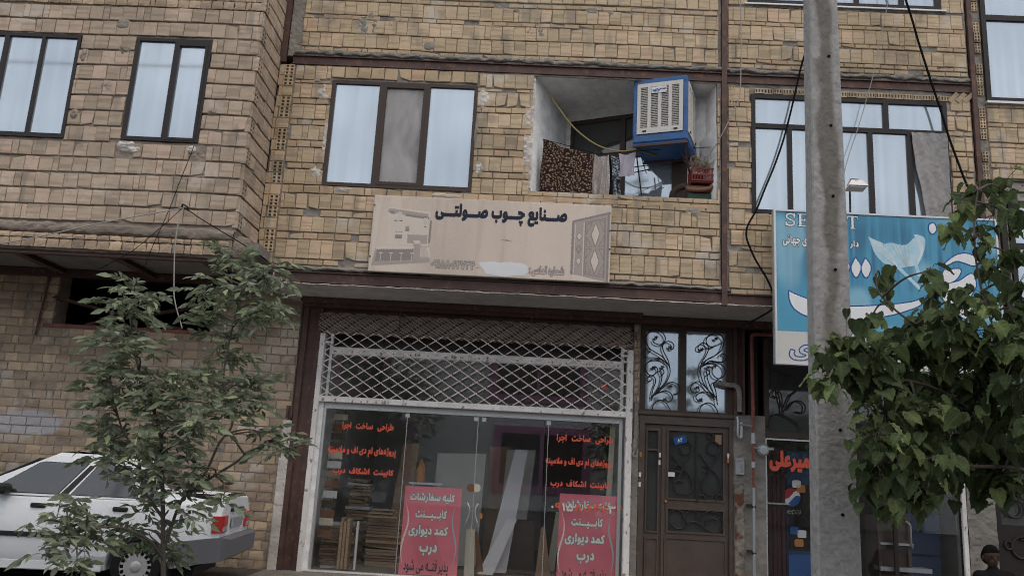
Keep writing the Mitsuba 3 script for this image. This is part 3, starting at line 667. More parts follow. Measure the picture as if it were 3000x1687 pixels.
    'glass2': '1027 17 1027 23 1031 27 1037 27 1041 22 1046 27 1052 27 1056 23 1056 17 1052 13 1047 13 1048 5 1044 1 1038 1 1034 5 1034 11 1035 13 1031 13/1042 17 1040 15 1043 15;989 15 985 28 993 30 1000 34 1005 41 1005 48 999 59 999 62 1012 68 1016 62 1019 51 1022 48 1035 48 1038 51 1038 57 1037 58 1034 72 1038 74 1049 76 1053 64 1053 59 1054 59 1054 47 1051 40 1047 36 1040 33 1034 33 1034 32 1017 33 1015 28 1008 21 993 14;947 21 947 28 959 29 966 32 966 33 956 35 951 39 949 43 950 56 954 63 957 66 963 69 971 69 979 65 979 63 982 61 984 57 985 50 986 50 985 34 980 25 971 18 963 15 958 15 958 14 949 14 948 15 948 21/964 48 966 47 970 47 970 53 968 55 966 55 964 52;911 14 907 28 915 30 922 34 927 41 927 47 925 53 921 59 921 62 926 63 932 67 935 67 938 62 942 50 942 40 938 29 929 20 915 14;913 78 914 84 918 87 921 87 920 89 920 95 924 99 930 99 933 96 934 89 933 87 938 86 941 82 940 76 936 73 931 73 927 77 923 73 918 73/926 85 928 83 928 85;868 53 872 62 877 67 875 72 884 82 886 82 892 76 894 76 904 65 908 55 908 46 904 38 899 34 893 32 882 32 876 34 871 38 868 44/883 50 886 47 891 47 893 49 893 54 889 60 885 58 883 54;789 94 790 95 805 95 807 52 809 48 819 47 817 52 817 60 819 65 822 68 820 71 820 74 826 82 829 82 830 80 841 74 843 71 845 71 847 68 849 68 859 59 864 50 864 42 862 38 858 34 853 32 843 32 834 35 830 35 827 33 821 33 821 32 805 32 796 35 791 44/847 51 846 48 846 46 850 47 849 51/830 54 832 51 835 52 836 58 835 61 832 61 830 59;718 31 718 42 719 42 719 46 722 55 726 55 737 51 734 43 734 37 738 31 748 29 749 30 756 30 761 32 763 34 763 37 754 41 748 48 748 56 752 65 758 71 767 75 776 75 782 73 786 70 780 57 778 57 776 59 768 59 764 55 765 52 778 46 782 41 782 35 779 28 771 20 765 17 759 15 754 15 754 14 734 15 727 18 721 24;675 68 675 95 690 95 691 94 691 64 692 63 692 32 677 32 676 33 676 67;622 20 623 36 625 40 631 46 638 49 652 49 651 53 648 56 643 56 642 54 640 54 639 51 636 51 633 54 627 56 626 59 629 62 629 64 635 69 640 71 653 71 659 68 664 63 668 53 668 42 665 33 647 35 646 34 642 34 639 31 638 28 638 21 639 20 639 14 640 14 641 6 642 6 641 3 627 0 625 5 624 14 623 14 623 20;558 37 564 52 572 49 578 49 580 50 579 58 575 66 571 70 571 72 581 77 582 79 586 80 597 59 598 46 596 40 591 35 583 32 570 32 570 33 563 34;490 31 490 42 491 42 491 46 494 55 498 55 509 51 506 43 506 37 510 31 520 29 521 30 528 30 533 32 535 34 535 37 526 41 520 48 520 56 524 65 530 71 539 75 548 75 554 73 558 70 552 57 550 57 548 59 540 59 536 55 537 52 550 46 554 41 554 35 551 28 543 20 537 17 531 15 526 15 526 14 506 15 499 18 493 24;447 68 447 95 462 95 463 94 463 64 464 63 464 32 449 32 448 33 448 67;360 46 360 57 361 57 363 68 376 65 375 52 377 49 381 47 393 46 394 45 396 46 399 45 410 45 411 46 419 46 419 48 412 48 408 50 405 53 403 58 403 67 406 74 412 80 417 82 425 82 430 80 436 74 439 66 439 47 437 41 432 35 426 32 417 31 417 30 385 30 384 31 378 31 368 35 362 41/418 62 419 61 422 61 424 62 422 69 419 69 418 67;413 92 413 97 417 102 424 102 428 97 427 90 423 87 416 88;295 21 295 28 307 29 314 32 314 33 304 35 299 39 297 43 298 56 302 63 305 66 311 69 319 69 327 65 327 63 330 61 332 57 333 50 334 50 333 34 328 25 319 18 311 15 306 15 306 14 297 14 296 15 296 21/312 48 314 47 318 47 318 53 316 55 314 55 312 52;169 33 170 47 171 48 186 48 189 50 186 53 186 55 179 61 179 63 169 72 169 75 178 84 180 84 181 81 189 74 189 72 198 63 198 61 200 61 199 95 214 95 215 94 216 54 219 48 228 48 232 53 235 60 237 61 237 63 242 68 246 70 257 70 260 67 262 67 267 61 270 54 270 44 268 39 266 38 266 36 259 32 249 32 239 36 230 32 218 32 208 36 204 41 198 36 191 33 185 33 185 32 172 32/247 52 248 48 254 47 256 48 256 52 255 54 250 55;0 51 1 63 3 67 8 72 15 76 23 78 24 79 24 85 39 85 40 82 41 52 43 48 55 48 58 53 59 63 60 64 67 64 67 63 75 62 74 59 74 50 76 48 88 48 90 49 92 53 93 64 101 64 101 63 108 63 109 62 109 54 108 53 109 49 112 48 122 48 126 53 131 63 136 68 140 70 151 70 154 67 156 67 161 61 164 54 164 44 160 36 153 32 143 32 133 36 124 32 110 32 102 35 100 37 96 34 89 33 89 32 75 32 66 37 62 34 55 33 55 32 41 32 32 35 28 39 14 39 14 40 10 40 6 42 2 46/141 52 142 48 148 47 150 48 150 52 149 54 144 55/16 58 18 53 25 53 25 63 22 63 18 61;84 17 84 23 88 27 93 27 98 23 103 27 108 27 113 23 113 17 109 13 103 13 99 17 94 13 88 13;58 76 58 81 62 86 69 86 73 81 72 74 68 71 61 72',
    'glass3': '706 78 706 84 707 85 722 85 724 41 726 38 744 37 747 38 747 42 741 49 739 49 732 56 731 58 732 66 735 70 744 74 745 76 753 80 756 80 760 83 766 84 770 76 771 71 757 64 752 63 751 61 759 52 763 45 764 34 762 30 757 25 748 22 722 22 713 25 708 34 707 77;514 36 514 46 515 46 515 51 517 57 522 57 531 54 530 48 529 48 529 43 532 38 539 36 547 36 548 35 549 36 553 35 554 36 564 36 565 37 573 38 580 42 587 52 594 50 599 47 598 41 600 38 613 38 615 40 618 54 625 54 625 53 633 52 632 41 634 38 645 38 648 39 651 47 651 54 659 54 659 53 666 53 667 52 667 44 666 43 667 39 670 38 681 38 683 40 683 47 682 48 682 53 679 62 691 66 695 65 695 61 697 58 698 49 699 49 699 37 697 31 691 25 682 22 668 22 660 25 658 27 654 24 647 23 647 22 633 22 624 27 620 24 613 23 613 22 599 22 591 25 587 29 579 24 568 22 568 21 538 20 538 21 528 22 520 26 517 29;677 7 677 12 681 17 688 17 692 12 691 5 687 2 680 3;642 7 642 13 646 17 651 17 656 13 661 17 666 17 671 13 671 7 667 3 661 3 657 7 652 3 646 3;616 66 616 71 620 76 627 76 631 71 630 64 626 61 619 62;541 68 545 72 551 72 555 68 560 72 566 72 570 68 570 62 565 58 560 58 556 62 551 58 545 58 541 62;447 58 447 85 462 85 463 84 463 54 464 53 464 22 449 22 448 23 448 57;292 78 292 84 293 85 308 85 310 42 312 38 329 37 333 38 332 43 318 56 317 58 318 66 321 70 328 73 329 75 339 80 342 80 348 84 352 84 357 71 343 64 338 63 336 60 346 49 348 43 351 39 358 37 365 38 368 43 369 53 374 54 374 53 380 53 385 51 384 39 391 37 395 39 397 45 397 51 398 54 400 55 400 54 406 54 406 53 413 53 412 39 417 37 423 38 424 39 424 46 420 58 420 62 435 66 438 58 439 48 440 48 439 33 432 25 424 22 413 22 408 24 405 27 401 24 396 22 381 23 376 27 370 23 366 23 366 22 352 22 346 24 343 27 337 23 333 23 333 22 308 22 308 23 304 23 297 27 294 34 293 77;391 69 392 75 396 78 399 78 398 80 398 86 402 90 408 90 411 87 412 80 411 78 416 77 419 73 418 67 414 64 409 64 405 68 401 64 396 64/404 76 406 74 406 76;205 36 205 47 206 47 208 58 221 55 220 42 222 39 226 37 238 36 239 35 241 36 244 35 255 35 256 36 264 36 264 38 257 38 253 40 250 43 248 48 248 57 251 64 257 70 262 72 270 72 275 70 281 64 284 56 284 37 282 31 277 25 271 22 262 21 262 20 230 20 229 21 223 21 213 25 207 31/264 59 263 52 264 51 268 51 269 53 267 59;258 82 258 87 262 92 269 92 273 87 272 80 268 77 261 78;118 27 124 42 132 39 138 39 140 40 139 48 135 56 131 60 131 62 141 67 142 69 146 70 157 49 158 36 156 30 151 25 143 22 130 22 130 23 123 24;78 16 81 19 89 21 96 27 98 31 98 37 94 47 92 48 92 51 103 57 106 57 110 49 112 39 113 39 112 25 107 16 97 8 87 4 82 4;0 36 0 46 1 46 2 55 4 58 17 54 16 48 15 48 15 42 17 39 25 36 41 35 42 36 54 36 54 37 61 38 63 40 63 46 62 47 60 58 67 59 70 61 75 61 78 52 78 47 79 47 79 37 75 29 65 23 56 22 56 21 25 20 25 21 15 22 8 25 2 31;31 4 31 10 36 15 43 14 46 10 46 4 42 0 35 0',
    'post1': '409 38 410 50 412 54 417 59 424 63 432 65 433 66 433 72 448 72 449 69 450 39 452 35 463 35 466 36 469 44 469 51 477 51 477 50 484 50 485 49 485 41 484 40 485 36 488 35 499 35 500 37 499 82 515 82 515 63 516 62 516 41 517 40 517 36 518 35 526 35 527 34 537 34 539 35 539 39 523 55 525 65 530 69 536 71 537 73 555 81 558 81 563 70 562 67 555 65 543 59 543 56 551 49 555 42 556 31 554 27 549 22 540 19 517 19 509 23 500 19 486 19 478 22 476 24 472 21 465 20 465 19 450 19 441 22 437 26 423 26 423 27 419 27 411 33/425 44 427 40 434 40 434 50 431 50 426 47;460 4 460 10 464 14 469 14 474 10 479 14 484 14 489 10 489 4 485 0 479 0 475 4 470 0 464 0;233 75 233 81 234 82 249 82 251 39 253 35 264 34 262 40 262 48 268 57 276 61 285 61 291 58 297 51 298 40 296 37 296 34 308 35 310 37 313 51 327 49 328 48 327 45 327 36 332 34 337 35 339 38 341 51 348 51 348 50 355 50 356 49 355 36 362 34 367 37 367 44 363 55 363 59 370 60 377 63 379 61 381 50 382 50 382 45 383 45 382 30 375 22 367 19 356 19 351 21 348 24 344 21 339 19 324 20 319 24 313 20 309 20 309 19 292 19 292 20 286 20 281 22 278 22 275 20 269 20 269 19 249 19 249 20 245 20 238 24 235 31 234 74/277 41 278 39 280 39 282 39 283 41 283 45 281 47 277 45;273 71 273 77 278 82 285 81 288 77 288 71 284 67 277 67;190 13 193 16 201 18 208 24 210 28 210 34 206 44 204 45 204 48 215 54 218 54 222 46 224 36 225 36 224 22 219 13 209 5 199 1 194 1;86 75 86 81 87 82 102 82 104 39 107 35 116 35 118 37 121 51 135 49 136 48 135 45 135 36 140 34 145 35 147 38 148 48 150 52 157 51 158 50 164 50 163 36 168 34 174 35 175 36 175 43 171 55 171 59 186 63 189 55 190 45 191 45 190 30 183 22 175 19 164 19 159 21 156 24 152 21 147 19 132 20 127 24 121 20 117 20 117 19 102 19 102 20 95 21 91 24 88 31 87 74;142 66 143 72 147 75 150 75 149 77 149 83 153 87 159 87 162 84 163 77 162 75 167 74 170 70 169 64 165 61 160 61 156 65 152 61 147 61/155 73 157 71 157 73;0 33 0 43 1 43 1 48 3 54 15 52 16 51 15 40 16 37 18 35 25 33 40 32 41 33 54 33 54 34 61 35 63 37 63 43 60 51 60 54 72 58 75 58 78 49 78 44 79 44 79 34 76 27 67 21 61 19 56 19 56 18 24 17 24 18 14 19 6 23 3 26;24 59 24 65 28 69 34 69 38 65 43 69 49 69 53 65 53 59 48 55 43 55 39 59 34 55 28 55',
    'post2': '342 76 342 82 343 83 358 83 360 39 362 36 380 35 383 36 383 40 377 47 375 47 368 54 367 56 368 64 371 68 380 72 381 74 389 78 392 78 396 81 402 82 406 74 407 69 393 62 388 61 387 59 395 50 399 43 400 32 398 28 393 23 384 20 358 20 349 23 344 32 343 75;0 34 0 44 1 44 1 49 3 55 8 55 17 52 16 46 15 46 15 41 18 36 25 34 33 34 34 33 35 34 39 33 40 34 50 34 51 35 59 36 66 40 73 50 80 48 85 45 84 39 86 36 99 36 101 38 104 52 111 52 111 51 119 50 118 38 120 36 129 36 130 35 149 35 150 36 153 36 154 35 174 35 175 36 178 36 179 35 199 35 200 36 207 36 209 37 211 41 212 52 227 51 228 50 228 42 227 40 228 37 230 36 240 36 241 35 260 35 261 36 264 36 265 35 285 35 286 36 289 36 290 35 310 35 311 36 317 36 319 38 319 46 318 46 318 51 315 60 327 64 331 63 331 59 333 56 334 47 335 47 335 35 333 29 327 23 318 20 229 20 221 23 219 25 215 22 208 21 208 20 119 20 110 25 106 22 99 21 99 20 85 20 77 23 73 27 65 22 54 20 54 19 24 18 24 19 14 20 6 24 3 27;313 5 313 10 317 15 324 15 328 10 327 3 323 0 316 1;203 5 203 11 207 15 212 15 217 11 222 15 227 15 232 11 232 5 228 1 222 1 218 5 213 1 207 1;102 64 102 69 106 74 113 74 117 69 116 62 112 59 105 60;27 60 27 66 31 70 37 70 41 66 46 70 52 70 56 66 56 60 51 56 46 56 42 60 37 56 31 56',
    'post3': '268 24 274 39 282 36 288 36 290 37 290 43 285 53 281 57 281 59 283 59 284 61 286 61 287 63 291 64 294 67 296 67 296 65 300 61 306 48 308 38 311 35 320 35 324 39 324 41 331 49 331 51 336 55 340 57 351 57 357 53 363 41 368 35 385 34 388 35 388 39 372 55 374 65 379 69 385 71 386 73 404 81 407 81 412 70 411 67 404 65 392 59 392 56 402 46 405 39 405 31 403 27 398 22 393 20 389 20 389 19 366 19 359 22 352 17 344 17 338 19 331 24 322 19 310 19 302 23 292 19 280 19 280 20 273 21/342 36 345 33 350 33 349 39 346 42 341 39;203 24 209 39 217 36 223 36 225 37 224 45 220 53 216 57 216 59 226 64 227 66 231 67 242 46 243 33 241 27 236 22 228 19 215 19 215 20 208 21;171 4 171 10 175 14 181 14 185 10 189 14 194 14 199 10 199 4 195 0 189 0 185 4 181 0 175 0;128 8 128 15 136 15 145 18 145 20 141 20 135 23 132 26 130 31 130 39 132 45 137 52 144 56 155 55 158 52 160 52 163 48 166 41 167 34 179 35 182 38 182 44 181 45 181 50 179 53 178 59 186 62 193 63 197 51 197 46 198 46 198 34 195 27 191 23 184 20 178 20 178 19 164 19 161 12 157 8 144 2 130 1 129 8/145 35 150 33 152 34 149 42 147 42 145 39;106 55 106 82 121 82 122 81 122 51 123 50 123 19 108 19 107 20 107 54;63 13 66 16 74 18 81 24 83 28 83 34 79 44 77 45 77 48 88 54 91 54 95 46 97 36 98 36 97 22 92 13 82 5 72 1 67 1;0 18 0 29 1 29 1 33 4 42 8 42 19 38 16 30 16 24 20 18 30 16 31 17 38 17 43 19 45 21 45 24 36 28 30 35 30 43 34 52 40 58 49 62 58 62 64 60 68 57 62 44 60 44 58 46 50 46 46 42 47 39 60 33 64 28 64 22 61 15 53 7 47 4 41 2 36 2 36 1 16 2 9 5 3 11',
    'post4': '118 27 124 42 132 39 138 39 140 40 139 48 135 56 131 60 131 62 141 67 142 69 146 70 157 49 158 36 156 30 151 25 143 22 130 22 130 23 123 24;78 16 81 19 89 21 96 27 98 31 98 37 94 47 92 48 92 51 103 57 106 57 110 49 112 39 113 39 112 25 107 16 97 8 87 4 82 4;0 46 1 46 2 55 5 58 17 54 16 48 15 48 15 42 17 39 21 37 34 36 35 35 36 36 41 35 42 36 54 36 54 37 61 38 63 40 63 47 62 47 60 58 67 59 70 61 75 61 78 52 78 47 79 47 79 37 75 29 65 23 56 22 56 21 48 21 48 20 25 20 25 21 19 21 19 22 12 23 8 25 2 31 0 36;31 4 31 10 36 15 43 14 46 10 46 4 42 0 35 0',
    'post5': '522 14 524 16 528 16 530 14 530 10 528 8 524 8 522 10;474 26 474 29 476 33 479 33 483 31 490 31 494 33 494 40 491 46 489 47 488 51 486 52 486 54 491 58 493 58 496 54 502 42 503 36 507 31 517 31 520 32 522 35 522 38 521 39 521 44 518 52 526 54 528 51 529 42 530 42 530 33 528 28 522 24 506 23 500 27 498 25 492 23 481 23;511 14 513 16 517 16 519 14 518 8 522 8 524 6 524 2 522 0 518 0 516 2 517 8 513 8 511 10;482 66 483 72 485 73 490 72 491 66 489 64 484 64;459 15 461 17 465 17 467 15 467 10 465 8 461 8 459 10;417 8 415 15 420 16 425 19 430 24 432 28 432 35 428 43 428 46 436 48 440 35 442 32 445 31 455 31 458 32 459 35 459 41 455 52 464 54 466 44 467 44 467 32 466 29 462 25 455 24 455 23 443 23 439 25 438 21 432 14 419 7;448 15 450 17 454 17 456 15 456 10 454 8 450 8 448 10;263 37 263 44 265 48 272 54 281 56 282 57 282 62 290 62 291 36 292 33 296 31 344 31 347 33 349 37 350 45 358 44 357 34 358 32 362 31 381 31 384 32 385 35 374 36 370 41 370 49 374 58 380 62 387 62 393 57 396 50 396 36 394 31 389 26 381 23 360 23 353 27 345 23 293 23 288 25 285 29 270 30 266 32/378 48 379 44 381 43 387 43 388 44 388 48 385 54 381 54 379 52/271 42 275 37 283 37 283 46 282 49 275 47;378 71 379 76 381 77 385 77 387 74 387 70 385 68 381 68;355 59 357 61 361 61 363 59 363 54 361 52 357 52 355 54;344 54 344 59 346 61 350 61 352 59 352 54 350 52 346 52;151 20 151 29 154 38 161 36 159 24 161 19 170 15 181 15 191 18 193 21 191 25 184 27 185 36 199 31 206 31 211 36 214 44 220 50 223 51 229 51 233 49 237 45 239 40 239 31 238 28 235 25 231 23 223 23 214 27 211 24 208 23 201 23 200 16 196 12 187 8 182 8 182 7 163 8 157 11 153 15/219 37 220 32 223 31 229 31 231 33 231 38 227 43 223 43;35 16 47 18 51 21 51 23 44 23 39 25 36 30 36 37 39 44 41 45 41 47 43 47 46 50 53 50 59 45 62 38 62 31 72 31 75 32 79 45 86 44 85 34 87 31 94 31 96 32 98 36 99 45 106 45 107 44 106 33 108 31 115 31 119 35 119 38 115 52 122 55 124 54 126 42 127 42 127 33 125 28 120 24 108 23 102 27 99 24 96 23 86 23 80 27 79 25 74 23 61 23 59 18 56 16 56 14 54 14 50 10 44 8 38 8 38 7 36 7/44 35 46 31 54 31 54 36 51 41 47 41 45 39;103 58 103 62 105 64 109 64 111 62 111 58 109 56 105 56;98 71 100 73 104 73 106 71 106 67 104 65 100 65 98 67;93 58 93 62 95 64 99 64 101 62 101 58 99 56 95 56;0 26 3 33 8 31 16 31 21 34 20 41 12 53 12 54 19 58 23 53 28 43 28 39 29 39 28 29 24 25 19 23 8 23',
    'post6': '91 5 91 8 100 9 104 11 104 13 96 14 92 19 93 29 95 33 101 38 110 37 113 34 116 28 117 21 123 21 126 22 129 33 137 31 136 29 136 22 137 21 140 21 148 32 150 32 155 37 161 39 169 39 173 37 177 32 177 22 176 20 172 16 165 13 161 13 161 12 143 12 143 13 135 14 132 17 126 13 115 13 113 8 108 3 101 0 92 0 92 5/150 21 150 20 159 20 160 21 165 21 169 24 169 28 166 31 161 31 157 29/101 27 101 21 108 21 107 28 103 29;0 11 0 20 3 27 6 27 10 25 9 13 10 11 17 8 28 8 29 9 33 9 35 11 35 14 28 17 30 25 42 21 51 21 55 25 56 34 64 33 64 24 65 22 68 21 74 21 77 22 76 57 85 57 86 23 85 23 85 19 82 15 77 13 66 13 58 17 57 15 52 13 44 13 44 9 40 4 29 0 14 0 14 1 7 2 3 5;62 46 64 48 68 48 70 46 70 42 68 40 64 40 62 42;51 42 51 46 53 48 57 48 59 46 59 42 57 40 53 40',
    'red_name': '370 116 372 118 394 118 397 115 398 47 399 46 399 28 397 26 374 26 372 28;190 18 190 23 192 25 198 26 200 28 207 30 215 37 217 41 217 48 215 54 208 66 208 68 210 71 226 79 231 79 234 76 239 65 239 62 241 60 242 54 244 52 257 52 260 54 262 59 262 64 263 64 263 71 266 75 288 72 290 70 289 53 292 52 303 52 307 57 312 67 314 68 314 70 317 72 317 74 324 80 332 83 341 83 351 79 359 71 365 57 365 46 361 35 357 30 346 25 330 26 319 31 311 26 306 26 306 25 290 25 290 26 282 27 275 31 268 27 259 26 259 25 243 25 238 27 234 19 227 12 217 7 216 5 201 0 198 0 196 2/335 56 333 54 333 52 340 52 339 56;251 9 252 18 254 19 254 21 260 24 269 23 273 19 277 23 286 24 289 23 294 18 295 15 294 6 289 1 286 0 279 0 276 3 274 3 273 5 269 1 260 0 254 3;0 27 1 46 5 58 7 62 9 63 23 59 31 55 31 50 28 45 27 35 28 32 31 29 37 27 45 27 46 26 47 27 57 27 63 29 65 31 64 34 59 35 53 39 53 42 58 57 60 60 65 60 75 55 79 55 86 52 100 52 101 54 101 66 100 67 99 116 101 118 124 118 126 116 127 73 128 72 128 56 129 52 139 52 137 59 137 70 140 78 145 84 158 91 177 92 177 91 185 90 187 88 184 67 182 65 168 66 165 65 164 60 167 56 171 55 177 58 183 59 185 61 190 61 193 57 197 45 197 39 195 37 192 37 190 35 187 35 185 33 176 30 163 28 163 27 148 26 147 25 127 25 127 26 120 27 117 30 114 30 109 27 102 26 102 25 92 25 89 16 83 10 72 4 66 2 61 2 61 1 55 1 55 0 36 0 36 1 29 1 29 2 19 4 13 7 4 16',
    'world1': '57 20 61 31 67 30 67 29 73 29 76 31 75 39 72 42 71 46 69 47 69 50 74 52 78 56 80 56 88 42 89 35 90 35 90 27 88 22 85 19 78 16 66 16;37 58 37 69 49 69 51 16 39 16 39 22 38 22 38 57;0 8 0 11 8 13 16 20 17 29 12 40 21 45 23 45 29 31 29 20 26 13 16 4 6 0 3 0 3 3',
    'world2': '217 16 217 26 218 26 220 36 224 36 231 33 229 22 232 16 237 14 247 14 254 16 257 19 257 21 255 23 252 23 249 26 247 26 243 31 243 38 246 45 252 51 260 54 266 54 274 50 270 40 268 40 266 42 260 42 255 37 256 34 266 30 271 25 270 16 260 6 248 2 234 2 234 3 227 4 224 7 222 7;86 62 86 71 98 71 100 34 102 30 111 30 112 31 113 39 116 45 123 52 128 54 135 54 138 51 140 51 140 49 142 48 143 37 142 34 140 33 140 30 160 30 161 31 171 32 178 35 177 38 172 38 171 39 157 39 155 38 154 51 157 52 169 52 181 48 188 44 194 44 195 33 192 33 180 26 179 24 169 20 159 19 159 18 146 18 146 11 141 5 136 3 126 3 119 6 114 11 112 18 99 18 90 22 88 26 87 61/124 18 128 12 133 12 135 14 135 18 133 21 124 21/127 42 124 34 125 30 128 31 131 34 132 42 131 44;167 4 167 8 170 12 175 12 178 9 178 4 174 0 169 1;0 16 0 26 4 37 14 33 12 21 14 17 16 17 17 15 32 14 39 16 42 21 40 23 34 25 37 35 52 30 63 30 66 34 63 52 72 55 74 54 77 45 77 40 78 40 78 30 76 25 71 20 68 19 53 18 53 13 47 7 41 4 31 3 31 2 15 3 6 7 2 11;62 69 64 72 69 73 73 69 73 64 70 61 65 61 62 64',
    'outline_y': '0 29 1 29 1 34 4 42 8 42 10 40 15 39 15 35 13 31 13 22 18 15 27 12 37 12 38 13 45 14 49 16 53 20 53 23 50 25 44 26 38 29 33 34 32 44 35 51 42 59 49 63 62 64 70 61 69 55 66 49 61 52 54 52 50 50 45 45 45 39 46 38 62 32 67 27 67 20 64 14 57 7 53 6 52 4 43 1 38 1 38 0 23 0 23 1 15 2 9 5 3 11 0 18',
    'outline_b': '0 21 1 33 30 33 36 35 40 43 41 52 53 50 51 40 53 35 59 33 70 33 74 37 74 47 73 47 70 60 79 63 83 63 85 52 86 52 86 47 87 47 87 35 85 29 78 23 71 22 71 21 56 21 48 24 45 27 40 23 33 22 33 21;68 4 68 9 72 13 77 13 80 10 81 5 77 0 72 0;44 5 45 9 48 12 53 12 57 8 56 2 53 0 48 0;29 4 30 10 33 12 38 12 42 7 41 3 38 0 33 0',
    'plate': '40 38 41 41 48 42 50 35 57 35 60 36 62 42 68 41 67 32 63 28 52 27 53 1 45 1 44 20 43 21 41 38;0 3 0 5 7 18 7 21 9 23 11 32 13 34 14 41 23 42 23 38 30 17 32 15 36 3 29 0 27 1 27 4 25 6 18 26 17 26 17 22 9 1 7 0',
    'pepsi': '123 52 123 54 124 55 126 54 125 52;124 44 125 44 125 12 124 12;96 18 96 22 97 22 98 17 101 14 105 14 106 13 112 14 116 17 116 19 117 19 117 23 114 26 107 27 107 28 103 28 97 32 97 39 99 40 99 42 101 42 103 44 111 44 111 43 115 42 115 40 117 39 117 34 116 34 116 38 114 39 114 41 109 42 109 43 106 43 105 42 102 42 99 40 99 38 98 38 98 34 101 30 115 27 118 24 118 18 117 18 117 16 114 13 111 13 111 12 103 12 103 13 100 13;64 0 64 44 65 44 66 38 67 38 67 40 70 41 71 43 74 43 74 44 81 44 81 43 85 42 90 36 90 33 91 33 91 23 90 23 90 20 85 14 83 14 81 12 74 12 74 13 71 13 67 16 67 18 65 18 65 0/66 24 66 20 68 19 68 17 70 15 75 14 76 13 79 13 79 14 84 15 88 19 88 21 89 21 89 25 90 25 90 31 89 31 89 35 88 35 88 37 84 41 79 42 79 43 70 41 68 39 68 37 66 36 66 32 65 31 65 25;31 22 31 34 32 34 33 38 38 43 41 43 41 44 48 44 48 43 51 43 52 41 55 40 56 36 58 34 58 29 32 28 32 24 33 24 34 19 39 14 43 14 44 13 50 14 51 16 54 17 54 19 56 20 56 22 57 22 57 19 55 18 54 15 52 15 51 13 48 13 48 12 41 12 41 13 38 13 33 18 33 20/33 32 32 32 32 30 57 31 56 32 56 36 54 37 54 39 51 40 50 42 46 42 45 43 39 42 34 37;0 44 1 44 2 38 3 38 3 40 6 41 7 43 10 43 10 44 17 44 17 43 21 42 25 38 26 33 27 33 27 23 26 23 25 18 21 14 19 14 17 12 10 12 10 13 5 14 3 16 3 18 1 18 1 0 0 0/2 24 2 20 4 19 4 17 6 15 11 14 12 13 15 13 15 14 20 15 24 19 24 21 25 21 25 25 26 25 26 31 25 31 25 35 24 35 24 37 20 41 15 42 15 43 6 41 4 39 4 37 2 36 2 32 1 31 1 25',
}

# ------------------------------------------------------------------ ground
struct('street', bx(-60, 60, -40, 10.2, -.3, 0.0), 'asphalt')
struct('verge', bx(-60, -3.42, 10.205, 11.72, -.3, .012), 'dirt')
struct('pavement', bx(-3.41, 60, 10.205, 11.72, -.3, .03), 'paving')
struct('ground', bx(-150, 150, -140, 160, -.6, -.31), 'asphalt')

YL, YM, YG = 9.8, 10.6, 11.7     # the left front, the middle front, the ground floor line

# ------------------------------------------------------------------ left brick building
LB = thing('brick_building', 'left building of rose-grey hollow clay tiles jutting over a mud brick ground floor', 'building', 'unplastered tile and brick buildings')
w1, w2 = (-7.6, -6.035, 5.265, 6.685), (-5.31, -4.318, 5.28, 6.688)
rows_l = [7.112 - .2098 * i for i in range(14)]
front_holes = [w1, w2]
FW = f'{LB}__front_wall'
core = sbox(-12, 3.86, -3.715, 11).difference(union_all([sbox(a, c, b, d) for a, b, c, d in front_holes]))
put(f'{FW}__core', plate(core, YL + .05, YL + .28), 'mortar_mud')
put(f'{FW}__mortar', wall_face(front(YL), -7.7, -3.70, 4.15, 7.2, front_holes, .025, .015, .019, 1), 'mortar_mud', 40)
broken = [(-5.34, -5.12, 5.12, 5.28), (-4.42, -4.2, 5.10, 5.25)]
tl = lay(front(YL), [(z - .184, z) for z in rows_l], -7.5, -3.71, front_holes + broken, .178, .006, .010, .04, half=.09, zsag=lambda u: .012 * math.sin(u * 1.3 + 1))
bricks(FW, 'clay_tile', tl, 'tile_rose')
for i, (cx, cz, rx, rz) in enumerate([(-5.23, 5.2, .13, .075), (-5.12, 5.15, .1, .06), (-4.40, 5.19, .07, .06), (-4.2, 5.69, .07, .06), (-5.45, 6.52, .09, .1), (-5.97, 6.4, .07, .12), (-5.96, 5.6, .07, .1)]):
    put(f'{FW}__plaster_lump', lump(cx, cz, rx, rz, YL + .01, i * 1.7, .035), 'plaster_lump' if i < 3 else 'mortar_mud', 50)
put(f'{FW}__broken_tile', join([bx(-4.38, -4.22, YL + .01, YL + .04, 5.11, 5.135), bx(-4.36, -4.33, YL + .005, YL + .04, 5.11, 5.2)]), 'tile_rose')
# crude brick bands: the floor edges above and below
cm = lay(front(YL), [(3.845, 3.95), (3.965, 4.02)], -7.3, -3.76, [], .155, .012, .014, .05, rough=.02, half=.1)
bricks(FW, 'mud_brick', cm, 'brick_mud', smooth=False)
put(f'{FW}__mortar_band', strip(-7.4, -3.72, 4.02, 4.19, YL + .02, 3, .05), 'mortar_mud', 40)
put(f'{FW}__mortar_band', strip(-7.4, -3.75, 3.80, 4.04, YL + .05, 6, .02), 'mortar_mud', 40)
cu = lay(front(YL), [(7.14, 7.245), (7.262, 7.37), (7.385, 7.49)], -7.3, -3.70, [], .15, .012, .016, .05, rough=.02, half=.1)
bricks(FW, 'floor_edge_brick', cu, 'brick_mud', smooth=False)
put(f'{FW}__mortar_band', strip(-7.4, -3.71, 7.1, 7.7, YL + .035, 9, .02), 'mortar_mud', 40)
